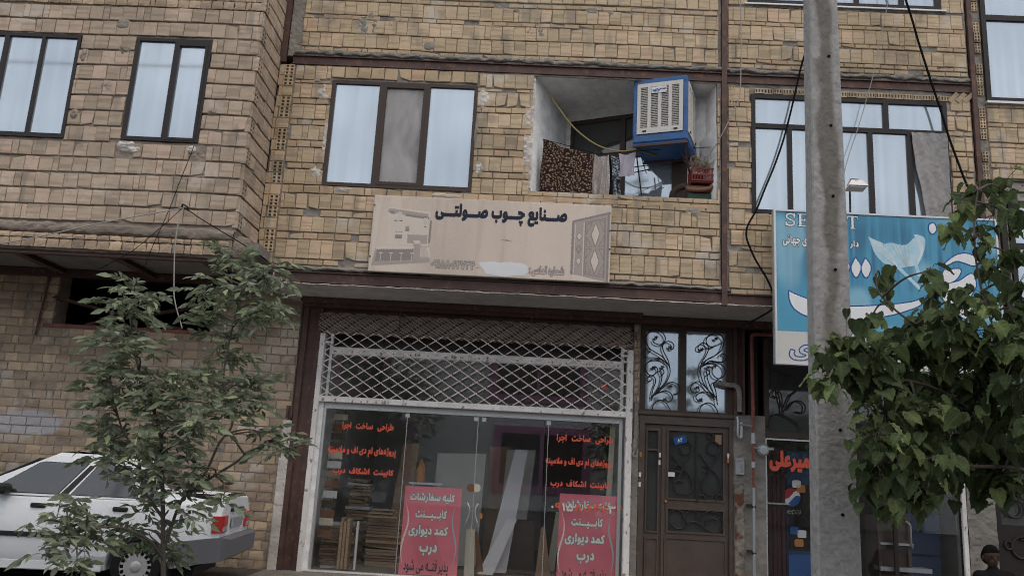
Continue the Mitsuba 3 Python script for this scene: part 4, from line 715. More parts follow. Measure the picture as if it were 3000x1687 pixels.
# return wall towards the street corner
SW = f'{LB}__return_wall'
put(f'{SW}__core', bx(-3.78, -3.735, YL + .02, 10.75, 3.86, 9), 'mortar_mud')
put(f'{SW}__mortar', wall_face(side(-3.70), YL + .02, 10.62, 4.1, 7.9, [], .03, .02, .012, 4), 'mortar_mud', 40)
st, sh = [], []
for i, z in enumerate([7.112 + .2098 * k for k in (3, 2, 1)] + rows_l):
    if i % 2 == 0:
        sh.append(hollow(side(-3.70), YL - .005, YL + .15, z - .185, z, .016, .07, 2, 3))
        st += lay(side(-3.70), [(z - .185, z)], YL + .155, 10.6, [], .26, .005, .008, .04, half=0)
    else:
        st += lay(side(-3.70), [(z - .185, z)], YL + .01, 10.6, [(YL - 1, YL + .005, 0, 1)], .24, .005, .008, .04, half=.05)
bricks(SW, 'clay_tile', st, 'tile_rose')
bricks(SW, 'hollow_tile_end', sh, 'tile_rose')
put(f'{SW}__mortar_lump', lump(10.2, 4.02, .4, .2, 0, 3.3, .05).apply_transform(np.array([[0, -1, 0, -3.70], [1, 0, 0, 0], [0, 0, 1, 0], [0, 0, 0, 1.0]])), 'mortar_mud', 50)
# windows
window(LB, *w1[:2], *w1[2:], YL - .012, [(-7.53, 5.32, -7.035, 6.64), (-6.975, 5.32, -6.545, 6.64), (-6.50, 5.32, -6.08, 6.64)])
window(LB, *w2[:2], *w2[2:], YL - .012, [(-5.26, 5.33, -4.80, 6.645), (-4.735, 5.335, -4.39, 6.60)], sash=[(-4.765, 5.30, -4.36, 6.63)])
# under the jetty: soffit, beams, the mud brick ground floor with its opening
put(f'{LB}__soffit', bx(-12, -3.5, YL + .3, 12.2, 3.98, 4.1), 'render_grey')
for x in (-11, -9.6, -8.2, -6.8, -5.5, -4.3):
    put(f'{LB}__floor_beam', join([bx(x - .06, x + .06, YL + .3, 11.66, 3.90, 3.915), bx(x - .012, x + .012, YL + .3, 11.66, 3.915, 3.98)]), 'steel_red')
put(f'{LB}__edge_beam', beam(-12, -3.74, 3.775, 3.87, YL + .055), 'steel_red')
put(f'{LB}__edge_beam', bx(-12, -3.45, 11.60, 11.68, 3.86, 3.97), 'steel_red')
GW = f'{LB}__ground_wall'
hole = (-6.89, -4.6, 3.19, 3.87)
gcore = sbox(-12, -.2, -3.30, 3.92).difference(sbox(*[hole[0], hole[2], hole[1], hole[3] + .2]))
put(f'{GW}__core', plate(gcore, YG + .05, YG + .33), 'mortar_mud')
put(f'{GW}__mortar', wall_face(front(YG), -8, -3.31, -.05, 3.9, [(hole[0], hole[1], hole[2], 4)], .03, .007, .017, 12, 14), 'mortar_mud', 40)
mb = lay(front(YG), [(.0 + .126 * k, .0 + .126 * k + .109) for k in range(31)], -7.9, -3.32, [(hole[0], hole[1], hole[2], 4)], .205, .012, .008, .04, rough=.014, half=.08, wvar=.12, zsag=lambda u: .02 * math.sin(u * 1.1))
bricks(GW, 'mud_brick', mb, 'brick_mud', smooth=False)
put(f'{GW}__opening_sill', bx(hole[0] - .12, hole[1] + .1, YG - .02, YG + .3, 3.135, 3.185), 'pipe_red')
for (a, b) in (((-7.05, 3.60), (-5.75, 3.33)), ((-5.75, 3.33), (-4.5, 3.62)), ((-6.4, 3.19), (-5.9, 3.34)), ((-5.6, 3.3), (-5.0, 3.19))):
    put(f'{GW}__brace', tube([(a[0], YG + .02, a[1]), (b[0], YG + .02, b[1])], .028, 4), 'steel_red')
put(f'{GW}__brace', tube([(-7.02, YG - .03, 3.9), (-7.08, YG - .03, 3.0)], .02, 4), 'steel_red')
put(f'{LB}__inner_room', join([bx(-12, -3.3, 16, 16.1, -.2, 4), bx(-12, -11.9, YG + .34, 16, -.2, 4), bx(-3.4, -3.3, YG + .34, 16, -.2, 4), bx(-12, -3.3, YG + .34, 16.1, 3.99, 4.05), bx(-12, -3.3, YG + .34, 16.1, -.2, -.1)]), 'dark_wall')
put(f'{LB}__flank', join([bx(-12, -11.9, YL + .1, 16, 3.8, 11), bx(-3.9, -3.8, 10.9, 16, 3.8, 11), bx(-12, -3.8, 15.9, 16, 3.8, 11), bx(-12, -3.8, YL + .28, 16, 10.9, 11)]), 'mortar_mud')

# ------------------------------------------------------------------ middle brick building
MB = thing('brick_building', 'middle building of buff clay tiles with a wood workshop under its overhang', 'building', 'unplastered tile and brick buildings')
mw, lg = (-2.93, -.915, 5.075, 6.605), (-.16, 2.352, 5.13, 6.80)
MW = f'{MB}__front_wall'
mholes = [mw, lg]
core = sbox(-3.70, 3.90, 2.40, 6.82).difference(union_all([sbox(a, c, b, d + (.03 if d > 6.7 else 0)) for a, b, c, d in mholes]))
put(f'{MW}__core', plate(core, YM + .05, YM + .24), 'mortar')
put(f'{MW}__core', bx(-3.70, 2.40, YM + .051, YM + .24, 6.96, 11), 'mortar')
put(f'{MW}__mortar', wall_face(front(YM), -3.66, 2.40, 3.92, 6.82, mholes, .025, .015, .019, 2), 'mortar', 40)
put(f'{MW}__mortar', wall_face(front(YM), -3.60, 2.40, 6.95, 8.6, [], .025, .015, .019, 5), 'mortar', 40)
tops = [6.794, 6.52, 6.213, 5.906, 5.585, 5.274, 4.935, 4.615, 4.297]
tiles, thins = [], []
sag = lambda u: .008 * math.sin(u * 1.7)
band = [(-2.96, -.90, 6.60, 6.82)]      # soldier lintel over the window
for i, z in enumerate(tops):
    h = (z - .25) if i == len(tops) - 1 else z - .204
    hs = mholes + band
    tiles += lay(front(YM), [(h, z)], -3.45, 2.38, hs, .158, .006, .010, .04, half=.06, zsag=sag)
    if i + 1 < len(tops):
        lo = tops[i + 1] + .016
        thins += lay(front(YM), [(lo, h - .016)], -3.45, 2.38, hs, .205, .009, .009, .04, half=.05, skip=.03, jit=.004, wvar=.12, zsag=sag)
thins += lay(front(YM), [(3.965, 4.028)], -3.45, 2.38, [], .2, .01, .006, .04, half=.05, skip=.1, jit=.005, zsag=sag)
thins += lay(front(YM), [(5.062, 5.118), (4.99, 5.05)], -.2, 2.38, [(-9, -.16, 0, 9)], .2, .01, .012, .04, jit=.005)
for t0 in (8.39, 8.10, 7.795, 7.515, 7.298):
    tiles += lay(front(YM), [(t0 - .2, t0)], -3.42, 2.36, [], .158, .005, .008, .04, half=.05, zsag=sag)
for (a, b) in ((7.525, 7.583), (7.815, 7.872), (8.12, 8.17), (7.03, 7.082)):
    thins += lay(front(YM), [(a, b)], -3.42, 2.36, [], .2, .008, .006, .04, skip=.06, jit=.004, zsag=sag)
bricks(MW, 'clay_tile', tiles, 'tile_buff')
bricks(MW, 'brick', thins, 'brick_buff')
lint = [unit(front(YM), -2.95 + .185 * k, -2.95 + .185 * k + .17, 6.64, 6.80, .012 + SEED.uniform(-.006, .006), .05, .006) for k in range(11)]
bricks(MW, 'lintel_brick', lint, 'brick_buff')
he = []
for i, z in enumerate([6.80 - .158 * k for k in range(18)]):
    if i % 3 != 2: he.append(hollow(front(YM), -3.61 + SEED.uniform(-.01, .01), -3.475, z - .15, z, .018, .06, 2, 3))
    else: he.append(unit(front(YM), -3.61, -3.475, z - .145, z, .012, .05))
bricks(MW, 'hollow_tile_end', he, 'tile_buff')
pb = lay(front(YM), [(6.80 - .158 * k - .15, 6.80 - .158 * k) for k in range(18)], -3.69, -3.605, [], .1, .008, .006, .04, half=0)
bricks(MW, 'end_brick', pb, 'brick_buff')
for i, (cx, cz, rx, rz, m) in enumerate([(-3.06, 6.42, .13, .13, 1), (-3.02, 5.25, .1, .11, 1), (-.83, 6.42, .09, .17, 1), (-.84, 5.42, .08, .12, 1), (-2.62, 5.02, .17, .045, 1), (-1.28, 5.01, .28, .035, 1),
                                         (-.90, 5.9, .03, .3, 0), (-2.955, 5.8, .035, .35, 1)]):
    put(f'{MW}__plaster_lump', lump(cx, cz, rx, rz, YM + .004, 20 + i * 2.3, .022), 'plaster_lump' if m else 'mortar', 50)
put(f'{MW}__mortar_band', strip(-3.5, 2.40, 6.955, 7.06, YM + .015, 21, .055), 'render_grey', 40)
put(f'{MW}__mortar_band', strip(-3.45, -1.9, 7.50, 7.60, YM + .02, 24, .03), 'render_grey', 40)
put(f'{MW}__mortar_band', strip(-.6, .5, 7.53, 7.60, YM + .02, 25, .03), 'render_grey', 40)
for i, (x, z, w, h) in enumerate(((-3.05, 7.45, .06, .13), (-2.6, 7.43, .12, .17), (-2.42, 7.42, .1, .16), (-2.2, 7.45, .05, .12), (-.25, 7.45, .09, .14), (-.1, 7.46, .05, .1))):
    put(f'{MW}__mortar_drip', lump(x, z, w, h, YM + .003, 60 + i, .012), 'render_grey', 50)
put(f'{MW}__mortar_band', strip(-3.5, 2.40, 3.885, 3.965, YM + .012, 27, .05), 'mortar', 40)
put(f'{MW}__mortar_band', strip(-.25, -.13, 5.15, 6.8, YM + .03, 31, .06), 'plaster_lump', 40)
put(f'{MB}__floor_beam', beam(-3.52, 2.40, 6.82, 6.955, YM - .012), 'steel_red')
put(f'{MB}__floor_beam', beam(-3.42, 2.425, 3.735, 3.88, YM - .02), 'steel_red')
put(f'{MB}__floor_beam', beam(2.44, 6.2, 3.715, 3.86, YM - .018), 'steel_red')
put(f'{MB}__plaster_edge', strip(-3.42, 6.1, 3.70, 3.732, YM - .01, 33, .025, .04), 'plaster_lump', 40)
put(f'{MB}__post', join([bx(-3.69, -3.615, YM + .0, YM + .05, 6.85, 11), bx(-3.72, -3.68, YM - .02, YM + .06, 6.6, 11)]), 'steel_red')
put(f'{MB}__post', bx(2.405, 2.475, YM - .03, YM + .06, 3.7, 11), 'steel_red')
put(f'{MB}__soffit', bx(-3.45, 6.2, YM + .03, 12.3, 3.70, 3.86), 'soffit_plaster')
put(f'{MB}__soffit_cornice', join([bx(-3.25, 6.2, 11.52, 11.7, 3.60, 3.699), bx(-3.25, 1.5, 11.35, 11.52, 3.64, 3.698)]), 'steel_red')
SP = random.Random(77)
for i in range(20):
    wall, x0, x1, z0, z1, Y, hs_ = SP.choice(((FW, -6.2, -3.9, 4.3, 7.0, YL, front_holes), (MW, -3.3, 2.3, 7.1, 7.9, YM, []), (MW, -3.3, 2.3, 4.1, 6.7, YM, mholes), (MW, 1.0, 2.3, 4.05, 5.0, YM, [])))
    x, z, r = SP.uniform(x0, x1), SP.uniform(z0, z1), SP.uniform(.035, .085)
    if any(a - .1 < x < b + .1 and c - .1 < z < d + .1 for a, b, c, d in hs_) or (-2.3 < x < 1.05 and z < 5.0): continue
    put(f'{wall}__mortar_smear', lump(x, z, r * 1.3, r, Y - .004, 100 + i * 1.9, .010), 'mortar', 50)
window(MB, *mw[:2], *mw[2:], YM - .005, [(-2.875, 5.125, -2.27, 6.555), (-2.165, 5.165, -1.66, 6.52, 'dusty_pane'), (-1.565, 5.135, -.965, 6.56)], frame='frame_brown', sash=[(-2.205, 5.12, -1.62, 6.56)])
# the loggia behind its opening
LGG = f'{MB}__loggia'
put(f'{LGG}__ceiling', bx(-.17, 2.5, YM + .02, 12.1, 6.83, 6.9), 'plaster')
put(f'{LGG}__floor', bx(-.17, 2.5, YM + .241, 12.1, 5.0, 5.10), 'plaster')
put(f'{LGG}__left_wall', trimesh.convex.convex_hull(np.array([(x, y, z) for z in (5.1, 6.83) for (x, y) in ((-.15, YM + .03), (-.25, YM + .03), (.36, 11.95), (.2, 11.95))])), 'plaster')
put(f'{LGG}__right_wall', trimesh.convex.convex_hull(np.array([(x, y, z) for z in (5.1, 6.83) for (x, y) in ((2.362, YM + .03), (2.46, YM + .03), (2.26, 11.2), (2.36, 11.2))])), 'plaster')
put(f'{LGG}__right_ledge', trimesh.convex.convex_hull(np.array([(x, y, z) for (x, y, z) in ((2.34, YM + .05, 5.1), (2.36, YM + .05, 5.1), (2.2, 11.1, 5.1), (2.3, 11.1, 5.1), (2.34, YM + .05, 6.2), (2.36, YM + .05, 6.2), (2.2, 11.1, 6.12), (2.3, 11.1, 6.12))])), 'plaster')
a0, b0 = np.array([.37, 11.9]), np.array([2.28, 11.05])
dv = (b0 - a0) / np.linalg.norm(b0 - a0); ang = math.atan2(dv[1], dv[0]); L = float(np.linalg.norm(b0 - a0))
RB = np.array([[dv[0], -dv[1], 0, a0[0]], [dv[1], dv[0], 0, a0[1]], [0, 0, 1, 0], [0, 0, 0, 1.0]])
put(f'{LGG}__back_wall', plate(sbox(-.02, 5.1, L + .05, 6.83).difference(sbox(.06, 5.12, L - .25, 6.70)), .0, .1).apply_transform(RB), 'plaster')
pn = [(.11, 6.12, .84, 6.64), (.92, 6.12, 1.62, 6.64), (.11, 5.18, .84, 6.02), (.92, 5.18, 1.62, 6.02)]
put(f'{LGG}__window_frame', plate(frame_poly(.06, L - .25, 5.12, 6.70, pn), -.01, .05).apply_transform(RB), 'frame_brown')
for i, (a, b, c, d) in enumerate(pn):
    put(f'{LGG}__window_pane', bx(a - .004, c + .004, .02, .026, b - .004, d + .004).apply_transform(RB), 'dark_pane' if i < 2 else 'mirror_pane')
put(f'{LGG}__window_curtain', join([bx(.14 + .09 * k, .2 + .09 * k, .03, .07, 5.2, 6.6) for k in range(16)]).apply_transform(RB), 'cloth_grey')
put(f'{MB}__flank', join([bx(-3.75, -3.70, 11.0, 16, 3.86, 11), bx(-3.75, 6.2, 15.9, 16, 3.86, 11), bx(-3.7, 6.2, YM + .25, 16, 10.9, 11)]), 'mortar')

# ------------------------------------------------------------------ right brick building
RBK = thing('brick_building', 'right building of buff clay tiles behind the concrete pole and blue sign', 'building', 'unplastered tile and brick buildings')
rw, ruw = (2.805, 5.425, 4.965, 6.66), (2.77, 5.44, 8.03, 9.6)
RW = f'{RBK}__front_wall'
core = sbox(2.48, 3.88, 5.76, 6.81).difference(sbox(rw[0], rw[2], rw[1], rw[3]))
put(f'{RW}__core', plate(core, YM + .05, YM + .24), 'mortar')
put(f'{RW}__core', plate(sbox(2.48, 6.94, 5.76, 11).difference(sbox(ruw[0], ruw[2], ruw[1], ruw[3])), YM + .05, YM + .24), 'mortar')
put(f'{RW}__mortar', wall_face(front(YM), 2.48, 5.76, 3.9, 6.82, [rw], .025, .015, .019, 7), 'mortar', 40)
put(f'{RW}__mortar', wall_face(front(YM), 2.48, 5.76, 6.94, 8.6, [ruw], .025, .015, .019, 8), 'mortar', 40)
tiles, thins = [], []
hs = [rw, (2.78, 5.46, 6.6, 6.82)]
zz = 6.74
while zz > 4.1:
    tiles += lay(front(YM), [(zz - .20, zz)], 2.50, 5.74, hs, .158, .005, .008, .04, half=.06)
    thins += lay(front(YM), [(zz - .272, zz - .217)], 2.50, 5.74, hs, .2, .008, .006, .04, skip=.05, jit=.004, wvar=.12)
    zz -= .289
for t0 in (7.955, 7.675, 7.385):
    tiles += lay(front(YM), [(t0 - .205, t0)], 2.50, 5.74, [ruw], .158, .005, .008, .04, half=.05)
    thins += lay(front(YM), [(t0 - .268, t0 - .215)], 2.50, 5.74, [ruw], .2, .008, .006, .04, skip=.04, jit=.004, wvar=.12)
tiles += lay(front(YM), [(8.0, 8.2), (8.27, 8.47)], 2.50, 5.74, [ruw], .158, .005, .008, .04)
thins += lay(front(YM), [(7.04, 7.095)], 2.5, 5.74, [], .2, .008, .006, .04, skip=.1)
bricks(RW, 'clay_tile', tiles, 'tile_buff')
bricks(RW, 'brick', thins, 'brick_buff')
lint = [hollow(front(YM), 2.86 + .125 * k, 2.86 + .125 * k + .115, 6.67 + SEED.uniform(-.006, .006), 6.745, .012 + SEED.uniform(-.008, .008), .05, 3, 1) for k in range(21)]
bricks(RW, 'hollow_lintel_brick', lint, 'tile_buff')
for k in range(5):
    V, F, uv, a, c = unit(front(YM), -.03, .03, -.085, .085, .015, .05)
    V = V - np.array([0, YM, 0]); s, q = math.sin(-.75), math.cos(-.75)
    V = np.column_stack([5.53 + .062 * k * 0 + .05 * k + V[:, 0] * q - V[:, 2] * s, V[:, 1] + YM, 6.73 - .02 * (k % 2) + V[:, 0] * s + V[:, 2] * q])
    if k % 2 == 0: put(f'{RW}__tilted_brick', (V, F), 'brick_buff', False, uv)
he = [hollow(front(YM), 2.50, 2.585, z - .14, z, .012, .06, 2, 3) for z in (6.76, 6.60)]
bricks(RW, 'hollow_tile_end', he, 'tile_buff')
put(f'{RW}__mortar_band', strip(2.48, 5.77, 6.945, 7.05, YM + .015, 41, .055), 'render_grey', 40)
put(f'{RW}__mortar_band', strip(2.70, 5.5, 7.965, 8.03, YM + .03, 43, .04), 'render_grey', 40)
put(f'{RW}__mortar_band', strip(2.62, 3.06, 4.83, 4.955, YM + .03, 44, .03), 'render_grey', 40)
put(f'{RW}__mortar_band', strip(2.6, 5.5, 6.76, 6.82, YM + .03, 45, .03), 'render_grey', 40)
put(f'{RBK}__floor_beam', beam(2.48, 5.775, 6.81, 6.94, YM - .012), 'steel_red')
put(f'{RBK}__post', bx(5.775, 5.835, YM - .03, YM + .06, 3.7, 11), 'steel_red')
mz, tz0, tz1 = 5.02, 6.17, 6.235
lows = [(2.86, 3.285), (3.345, 3.83), (3.88, 4.355), (4.42, 4.875), (4.945, 5.365)]
ups = [(2.86, 3.70), (3.76, 4.575), (4.645, 5.37)]
window(RBK, *rw[:2], *rw[2:], YM - .012, [(a, mz, b, tz0) for a, b in lows] + [(a, tz1, b, 6.60) for a, b in ups])
window(RBK, *ruw[:2], *ruw[2:], YM - .012, [(2.84, 8.085, 3.6, 9.5), (3.66, 8.085, 4.25, 9.5), (4.31, 8.085, 4.87, 9.5), (4.93, 8.085, 5.36, 9.5)])
put(f'{RBK}__window_ledge', bx(2.72, 5.5, YM - .03, YM + .06, 8.005, 8.026), 'aluminium')
put(f'{RBK}__flank', join([bx(2.45, 6.2, 15.9, 15.99, 3.86, 11), bx(5.7, 5.76, YM + .25, 16, 3.86, 11)]), 'mortar')

# grey cloth hung over the last pane of the right window
g = [(4.925, 6.185), (5.385, 6.19), (5.40, 4.99), (5.06, 4.99), (5.02, 5.35), (4.955, 5.72)]
cz = np.linspace(4.98, 6.19, 22)
V, F = [], []
for i, z in enumerate(cz):
    xl = np.interp(z, [4.98, 5.35, 5.72, 6.19], [5.06, 5.02, 4.955, 4.925])
    for j in range(15):
        x = xl + (5.395 - xl) * j / 14
        V.append((x, YM - .035 + .012 * math.sin(j * 1.3 + z * 2) + .006 * math.sin(z * 17 + j), z))
for i in range(21):
    for j in range(14):
        a = i * 15 + j
        F += [[a, a + 1, a + 16], [a, a + 16, a + 15]]
one('hanging_cloth', (np.array(V), np.array(F)), 'cloth_grey', 'rough grey cloth hung over the rightmost pane of the wide window', 'cloth', smooth=True)

# ------------------------------------------------------------------ far right building
FR = thing('brick_building', 'building at the right edge with tall dark framed window', 'building', 'unplastered tile and brick buildings')
fw_ = (5.965, 7.6, 6.68, 11)
FWR = f'{FR}__front_wall'
put(f'{FWR}__core', plate(sbox(5.84, 3.9, 9, 11).difference(union_all([sbox(5.965, 6.68, 7.6, 10.8), sbox(6.15, 3.95, 7.6, 5.3)])), YM + .051, YM + .24), 'mortar')
put(f'{FWR}__mortar', wall_face(front(YM), 5.84, 8, 3.9, 8.6, [(5.965, 7.6, 6.68, 11), (6.15, 7.6, 3.9, 5.3)], .025, .015, .019, 9), 'mortar', 40)
tiles, thins = [], []
for t0 in (6.60, 6.32, 6.03, 5.74):
    tiles += lay(front(YM), [(t0 - .205, t0)], 5.97, 8, [(6.15, 7.6, 3.9, 5.6)], .16, .005, .008, .04)
    thins += lay(front(YM), [(t0 + .012, t0 + .065)], 5.97, 8, [(6.15, 7.6, 3.9, 5.6)], .2, .008, .006, .04, skip=.04, jit=.004)
bricks(FWR, 'clay_tile', tiles, 'tile_buff')
bricks(FWR, 'brick', thins, 'brick_buff')
he = []
for i, z in enumerate([8.5 - .158 * k for k in range(20)]):
    if i % 4 != 3: he.append(hollow(front(YM), 5.86, 5.94, z - .14, z, .012 + SEED.uniform(-.02, .01), .06, 2, 3))
bricks(FWR, 'hollow_tile_end', he, 'tile_buff')
put(f'{FWR}__mortar_band', strip(5.85, 5.97, 4.0, 5.4, YM + .02, 47, .05), 'mortar_mud', 40)
put(f'{FR}__floor_beam', beam(5.84, 9, 5.42, 5.58, YM - .012), 'steel_red')
window(FR, 5.965, 7.6, 6.69, 10.8, YM - .03, [(6.03, 6.75, 6.58, 7.90), (6.66, 6.75, 7.5, 7.90), (6.03, 7.98, 7.5, 10.7)])
put(f'{FR}__window_ledge', bx(5.95, 7.7, YM - .06, YM + .05, 6.655, 6.687), 'aluminium')
window(FR, 6.15, 7.6, 3.95, 5.3, YM - .012, [(6.21, 4.0, 6.9, 4.65), (6.96, 4.0, 7.54, 4.65), (6.21, 4.72, 6.9, 5.24), (6.96, 4.72, 7.54, 5.24)])
put(f'{FR}__drain_post', bx(6.03, 6.1, YM - .03, YM + .04, 3.7, 5.42), 'frame_dark')
put(f'{FR}__flank', join([bx(5.78, 9, 15.9, 15.99, 3.86, 11), bx(8.9, 9, YM + .25, 16, 0, 11)]), 'mortar')

def sheet(x0, x1, y, z0, z1):
    return np.array([[x0, y, z0], [x1, y, z0], [x1, y, z1], [x0, y, z1]]), np.array([[0, 1, 2], [0, 2, 3]])


# ------------------------------------------------------------------ workshop front under the overhang
put(f'{MB}__plaster_post', rbx(-3.40, -3.27, YG - .06, YG + .3, 0, 2.0, .012), 'plaster_lump')
put(f'{MB}__post', join([bx(-3.27, -3.20, YG - .05, YG + .2, -.02, 3.69), bx(-3.20, -3.06, YG - .01, YG + .2, -.02, 3.69), bx(-3.06, -3.0, YG - .05, YG + .2, -.02, 3.69)]), 'steel_red')
put(f'{MB}__lock_bracket', join([bx(-3.36, -3.28, YG - .05, YG - .03, 2.03, 2.2), bx(-3.36, -3.33, YG - .08, YG - .03, 2.03, 2.2)]), 'steel_red')
put(f'{MB}__pier', join([bx(1.425, 1.52, YG - .02, YG + .3, -.05, 3.60)]), 'render_grey')
pbk = lay(front(YG - .02), [(2.5 + .11 * k, 2.5 + .11 * k + .095) for k in range(10)], 1.43, 1.515, [], .085, .004, .012, .03, half=0, rough=.012)
bricks(f'{MB}__pier', 'brick', pbk, 'brick_mud', smooth=True)
put(f'{MB}__threshold', bx(-3.0, 2.85, 11.45, YG + .3, -.1, .0), 'paving')
put(f'{MB}__threshold', bx(-2.95, 1.36, YG - .0, YG + .1, .0, .045), 'white_metal')
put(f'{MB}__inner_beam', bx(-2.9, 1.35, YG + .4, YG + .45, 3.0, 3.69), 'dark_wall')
put(f'{MB}__lintel', bx(-3.0, 1.425, YG + .02, YG + .25, 3.45, 3.69), 'steel_red')
room = [bx(-3.2, 1.7, 17, 17.1, -.1, 3.7), bx(-3.2, -3.02, YG + .2, 17, -.1, 3.7), bx(1.43, 1.6, YG + .3, 17, -.1, 3.7), bx(-3.2, 1.7, YG + .25, 17, 3.69, 3.8)]
put(f'{MB}__workshop_walls', join(room), 'shop_wall')
put(f'{MB}__workshop_floor', bx(-3.2, 1.7, YG + .1, 17, -.1, .0), 'shop_floor')

SF = thing('shop_front', 'glazed workshop front with white metal frame and red lettering', 'shop front')
put(f'{SF}__post', rbx(-2.995, -2.925, YG - .08, YG + .06, -.01, 3.24, .006), 'white_metal')
put(f'{SF}__post', rbx(1.335, 1.42, YG - .08, YG + .06, .0, 3.22, .006), 'white_metal')
put(f'{SF}__tile_strip', bx(-2.925, -2.868, YG + .0, YG + .05, 0, 2.3), 'plaster')
ap = [(-2.83, .05, 1.255, 2.20), (-2.83, 2.29, 1.255, 2.955), (-2.83, 3.065, 1.255, 3.4)]
put(f'{SF}__frame', plate(frame_poly(-2.866, 1.30, .046, 3.44, ap), YG + .03, YG + .09), 'aluminium')
put(f'{SF}__transom_bar', rbx(-2.86, 1.29, YG + .01, YG + .03, 2.965, 3.055, .004), 'white_metal')
gx = [-2.83, -1.69, -.70, .28, 1.255]
for i in range(4):
    put(f'{SF}__glass_pane', sheet(gx[i] + .003, gx[i + 1] - .003, YG + .06, .052, 2.195), 'clear_pane')
for (c, d) in ((2.29, 2.955),):
    put(f'{SF}__upper_pane', sheet(-2.83, 1.255, YG + .06, c, d), 'clear_pane')
for x in (-1.69, -.70, .28):
    put(f'{SF}__pane_joint', bx(x - .004, x + .004, YG + .052, YG + .068, .052, 2.195), 'aluminium')
for x in (-1.69, -.73, -.62, .28):
    put(f'{SF}__glass_clamp', rbx(x - .03, x + .03, YG + .045, YG + .075, 2.13, 2.19, .004), 'aluminium')
for s, x in ((-1, -.775), (1, -.625)):
    pts = [(x + s * .0, YG + .0, 1.03), (x - s * .035, YG - .02, .96), (x - s * .03, YG - .02, .86), (x + s * .0, YG - .02, .78), (x + s * .02, YG - .0, .72)]
    put(f'{SF}__door_handle', tube(curve(pts), .011, 6), 'galvanised', 40)
for x, m in ((-.745, 'board_brown'), (-.665, 'board_cream')):
    put(f'{SF}__door_knob', plate(Polygon([(x + .055 * math.cos(t), 1.23 + .055 * math.sin(t)) for t in np.linspace(0, 6.28, 16)]).intersection(sbox(-2, 0, -.702, 2) if x < -.7 else sbox(-.698, 0, 2, 2)), YG + .03, YG + .059), m)
put(f'{SF}__padlock', rbx(-.60, -.565, YG + .02, YG + .05, .83, .9, .006), 'print_orange')
LY = YG + .054
for key, r in (('glass1', (-2.59, -1.87, 1.91, 2.03)), ('glass2', (-2.76, -1.81, 1.56, 1.71)), ('glass3', (-2.66, -1.82, 1.30, 1.42)),
               ('glass1', (.40, 1.18, 1.90, 2.02)), ('glass2', (.26, 1.17, 1.57, 1.71)), ('glass3', (.34, 1.15, 1.29, 1.41))):
    for wd in words(text_poly(key, *r), .022): put(f'{SF}__lettering', plate(wd, LY, LY + .002), 'print_red')
g = text_poly('phone', .36, 1.335, .99, 1.10)
gs = sorted(g.geoms, key=lambda q: q.centroid.x)
pale, red = [], []
for q in gs: (pale if any(abs(q.centroid.x - c) < .045 for c in (.37, .56, .64, 1.2)) else red).append(q)
for q in red: put(f'{SF}__phone_digit', plate(q, LY - .012, LY - .010), 'print_red')
for q in pale: put(f'{SF}__phone_digit', plate(q, LY - .012, LY - .010), 'poster_letter')
put(f'{SF}__red_sticker', plate(Polygon([(.98, 2.78), (1.03, 2.72), (1.08, 2.70), (1.07, 2.66), (1.0, 2.70)]), LY, LY + .003), 'print_red')

# rolled lattice shutter
GR = thing('rolling_grille', 'half lowered white diamond lattice grille, rolled up dusty lattice above it', 'shutter')
gy = YG - .055
put(f'{GR}__bottom_rail', rbx(-2.925, 1.335, gy - .02, gy + .02, 2.283, 2.362, .006), 'white_metal')
gx0, gx1, gz0, gz1 = -2.915, 1.33, 2.362, 3.27
pw, ph = .243, .157


def clip_line(p, q, x0, x1, z0, z1):
    L = LineString([p, q]).intersection(sbox(x0, z0, x1, z1))
    return None if L.is_empty or L.length < .02 else np.array(L.coords)


def flat_bar(a, b, w, y0, y1):
    d = (b - a) / np.linalg.norm(b - a); n = np.array([-d[1], d[0]]) * w / 2
    return plate(Polygon([a - n, b - n, b + n, a + n]), y0, y1)


slope = ph / pw
for sgn in (1, -1):
    for k in range(-6, 24):
        xx = gx0 + k * pw
        a, b = (xx, gz0 if sgn > 0 else gz1), (xx + (gz1 - gz0) / slope, gz1 if sgn > 0 else gz0)
        c = clip_line(a, b, gx0, gx1, gz0, gz1)
        if c is not None:
            put(f'{GR}__lattice_bar', flat_bar(c[0], c[1], .0125, gy + .002 * sgn - .002, gy + .002 * sgn + .001), 'grille_metal')
riv = []
for k in range(-10, 40):
    for j in range(0, 12):
        x, z = gx0 + k * pw / 2, gz0 + j * ph / 2
        off = ((gz1 - gz0) / slope) % pw
        if gx0 < x < gx1 and z < gz1 and (k + j) % 2 == 0:
            m = trimesh.creation.icosphere(subdivisions=0, radius=.0095); m.apply_translation((x, gy - .006, z)); riv.append(m)
put(f'{GR}__rivets', join(riv), 'rivet_red', kind='stuff')
rc, zc = gy + .10, 3.40
put(f'{GR}__drum', tube([(-3.0, rc, zc), (1.42, rc, zc)], .1, 14), 'drum_brown')
for li, (r, off) in enumerate(((.155, 0), (.148, .06), (.14, .12), (.13, .18))):
    for sgn in (1, -1):
        for k in range(-3, 21):
            pts = []
            for t in np.linspace(-1.45, 1.45, 9):
                x = -3.03 + k * .235 + off + sgn * (t + 1.45) * r / slope * .9 + (0 if sgn > 0 else .4)
                pts.append((x, rc - r * math.cos(t), zc + r * math.sin(t)))
            p = np.array(pts)
            ok = (p[:, 0] > -3.04) & (p[:, 0] < 1.43)
            if ok.sum() >= 2:
                p = p[ok]
                put(f'{GR}__rolled_bar', tube(p, .0065, 4), 'grille_dusty')
put(f'{GR}__hook', tube([(-1.86, YG - .25, 3.7), (-1.87, YG - .2, 3.5), (-1.875, gy - .05, 3.30)], .007, 5), 'steel_red')
put(f'{GR}__hook', tube([(-.02, YG - .25, 3.7), (-.03, YG - .2, 3.5)], .007, 5), 'steel_red')
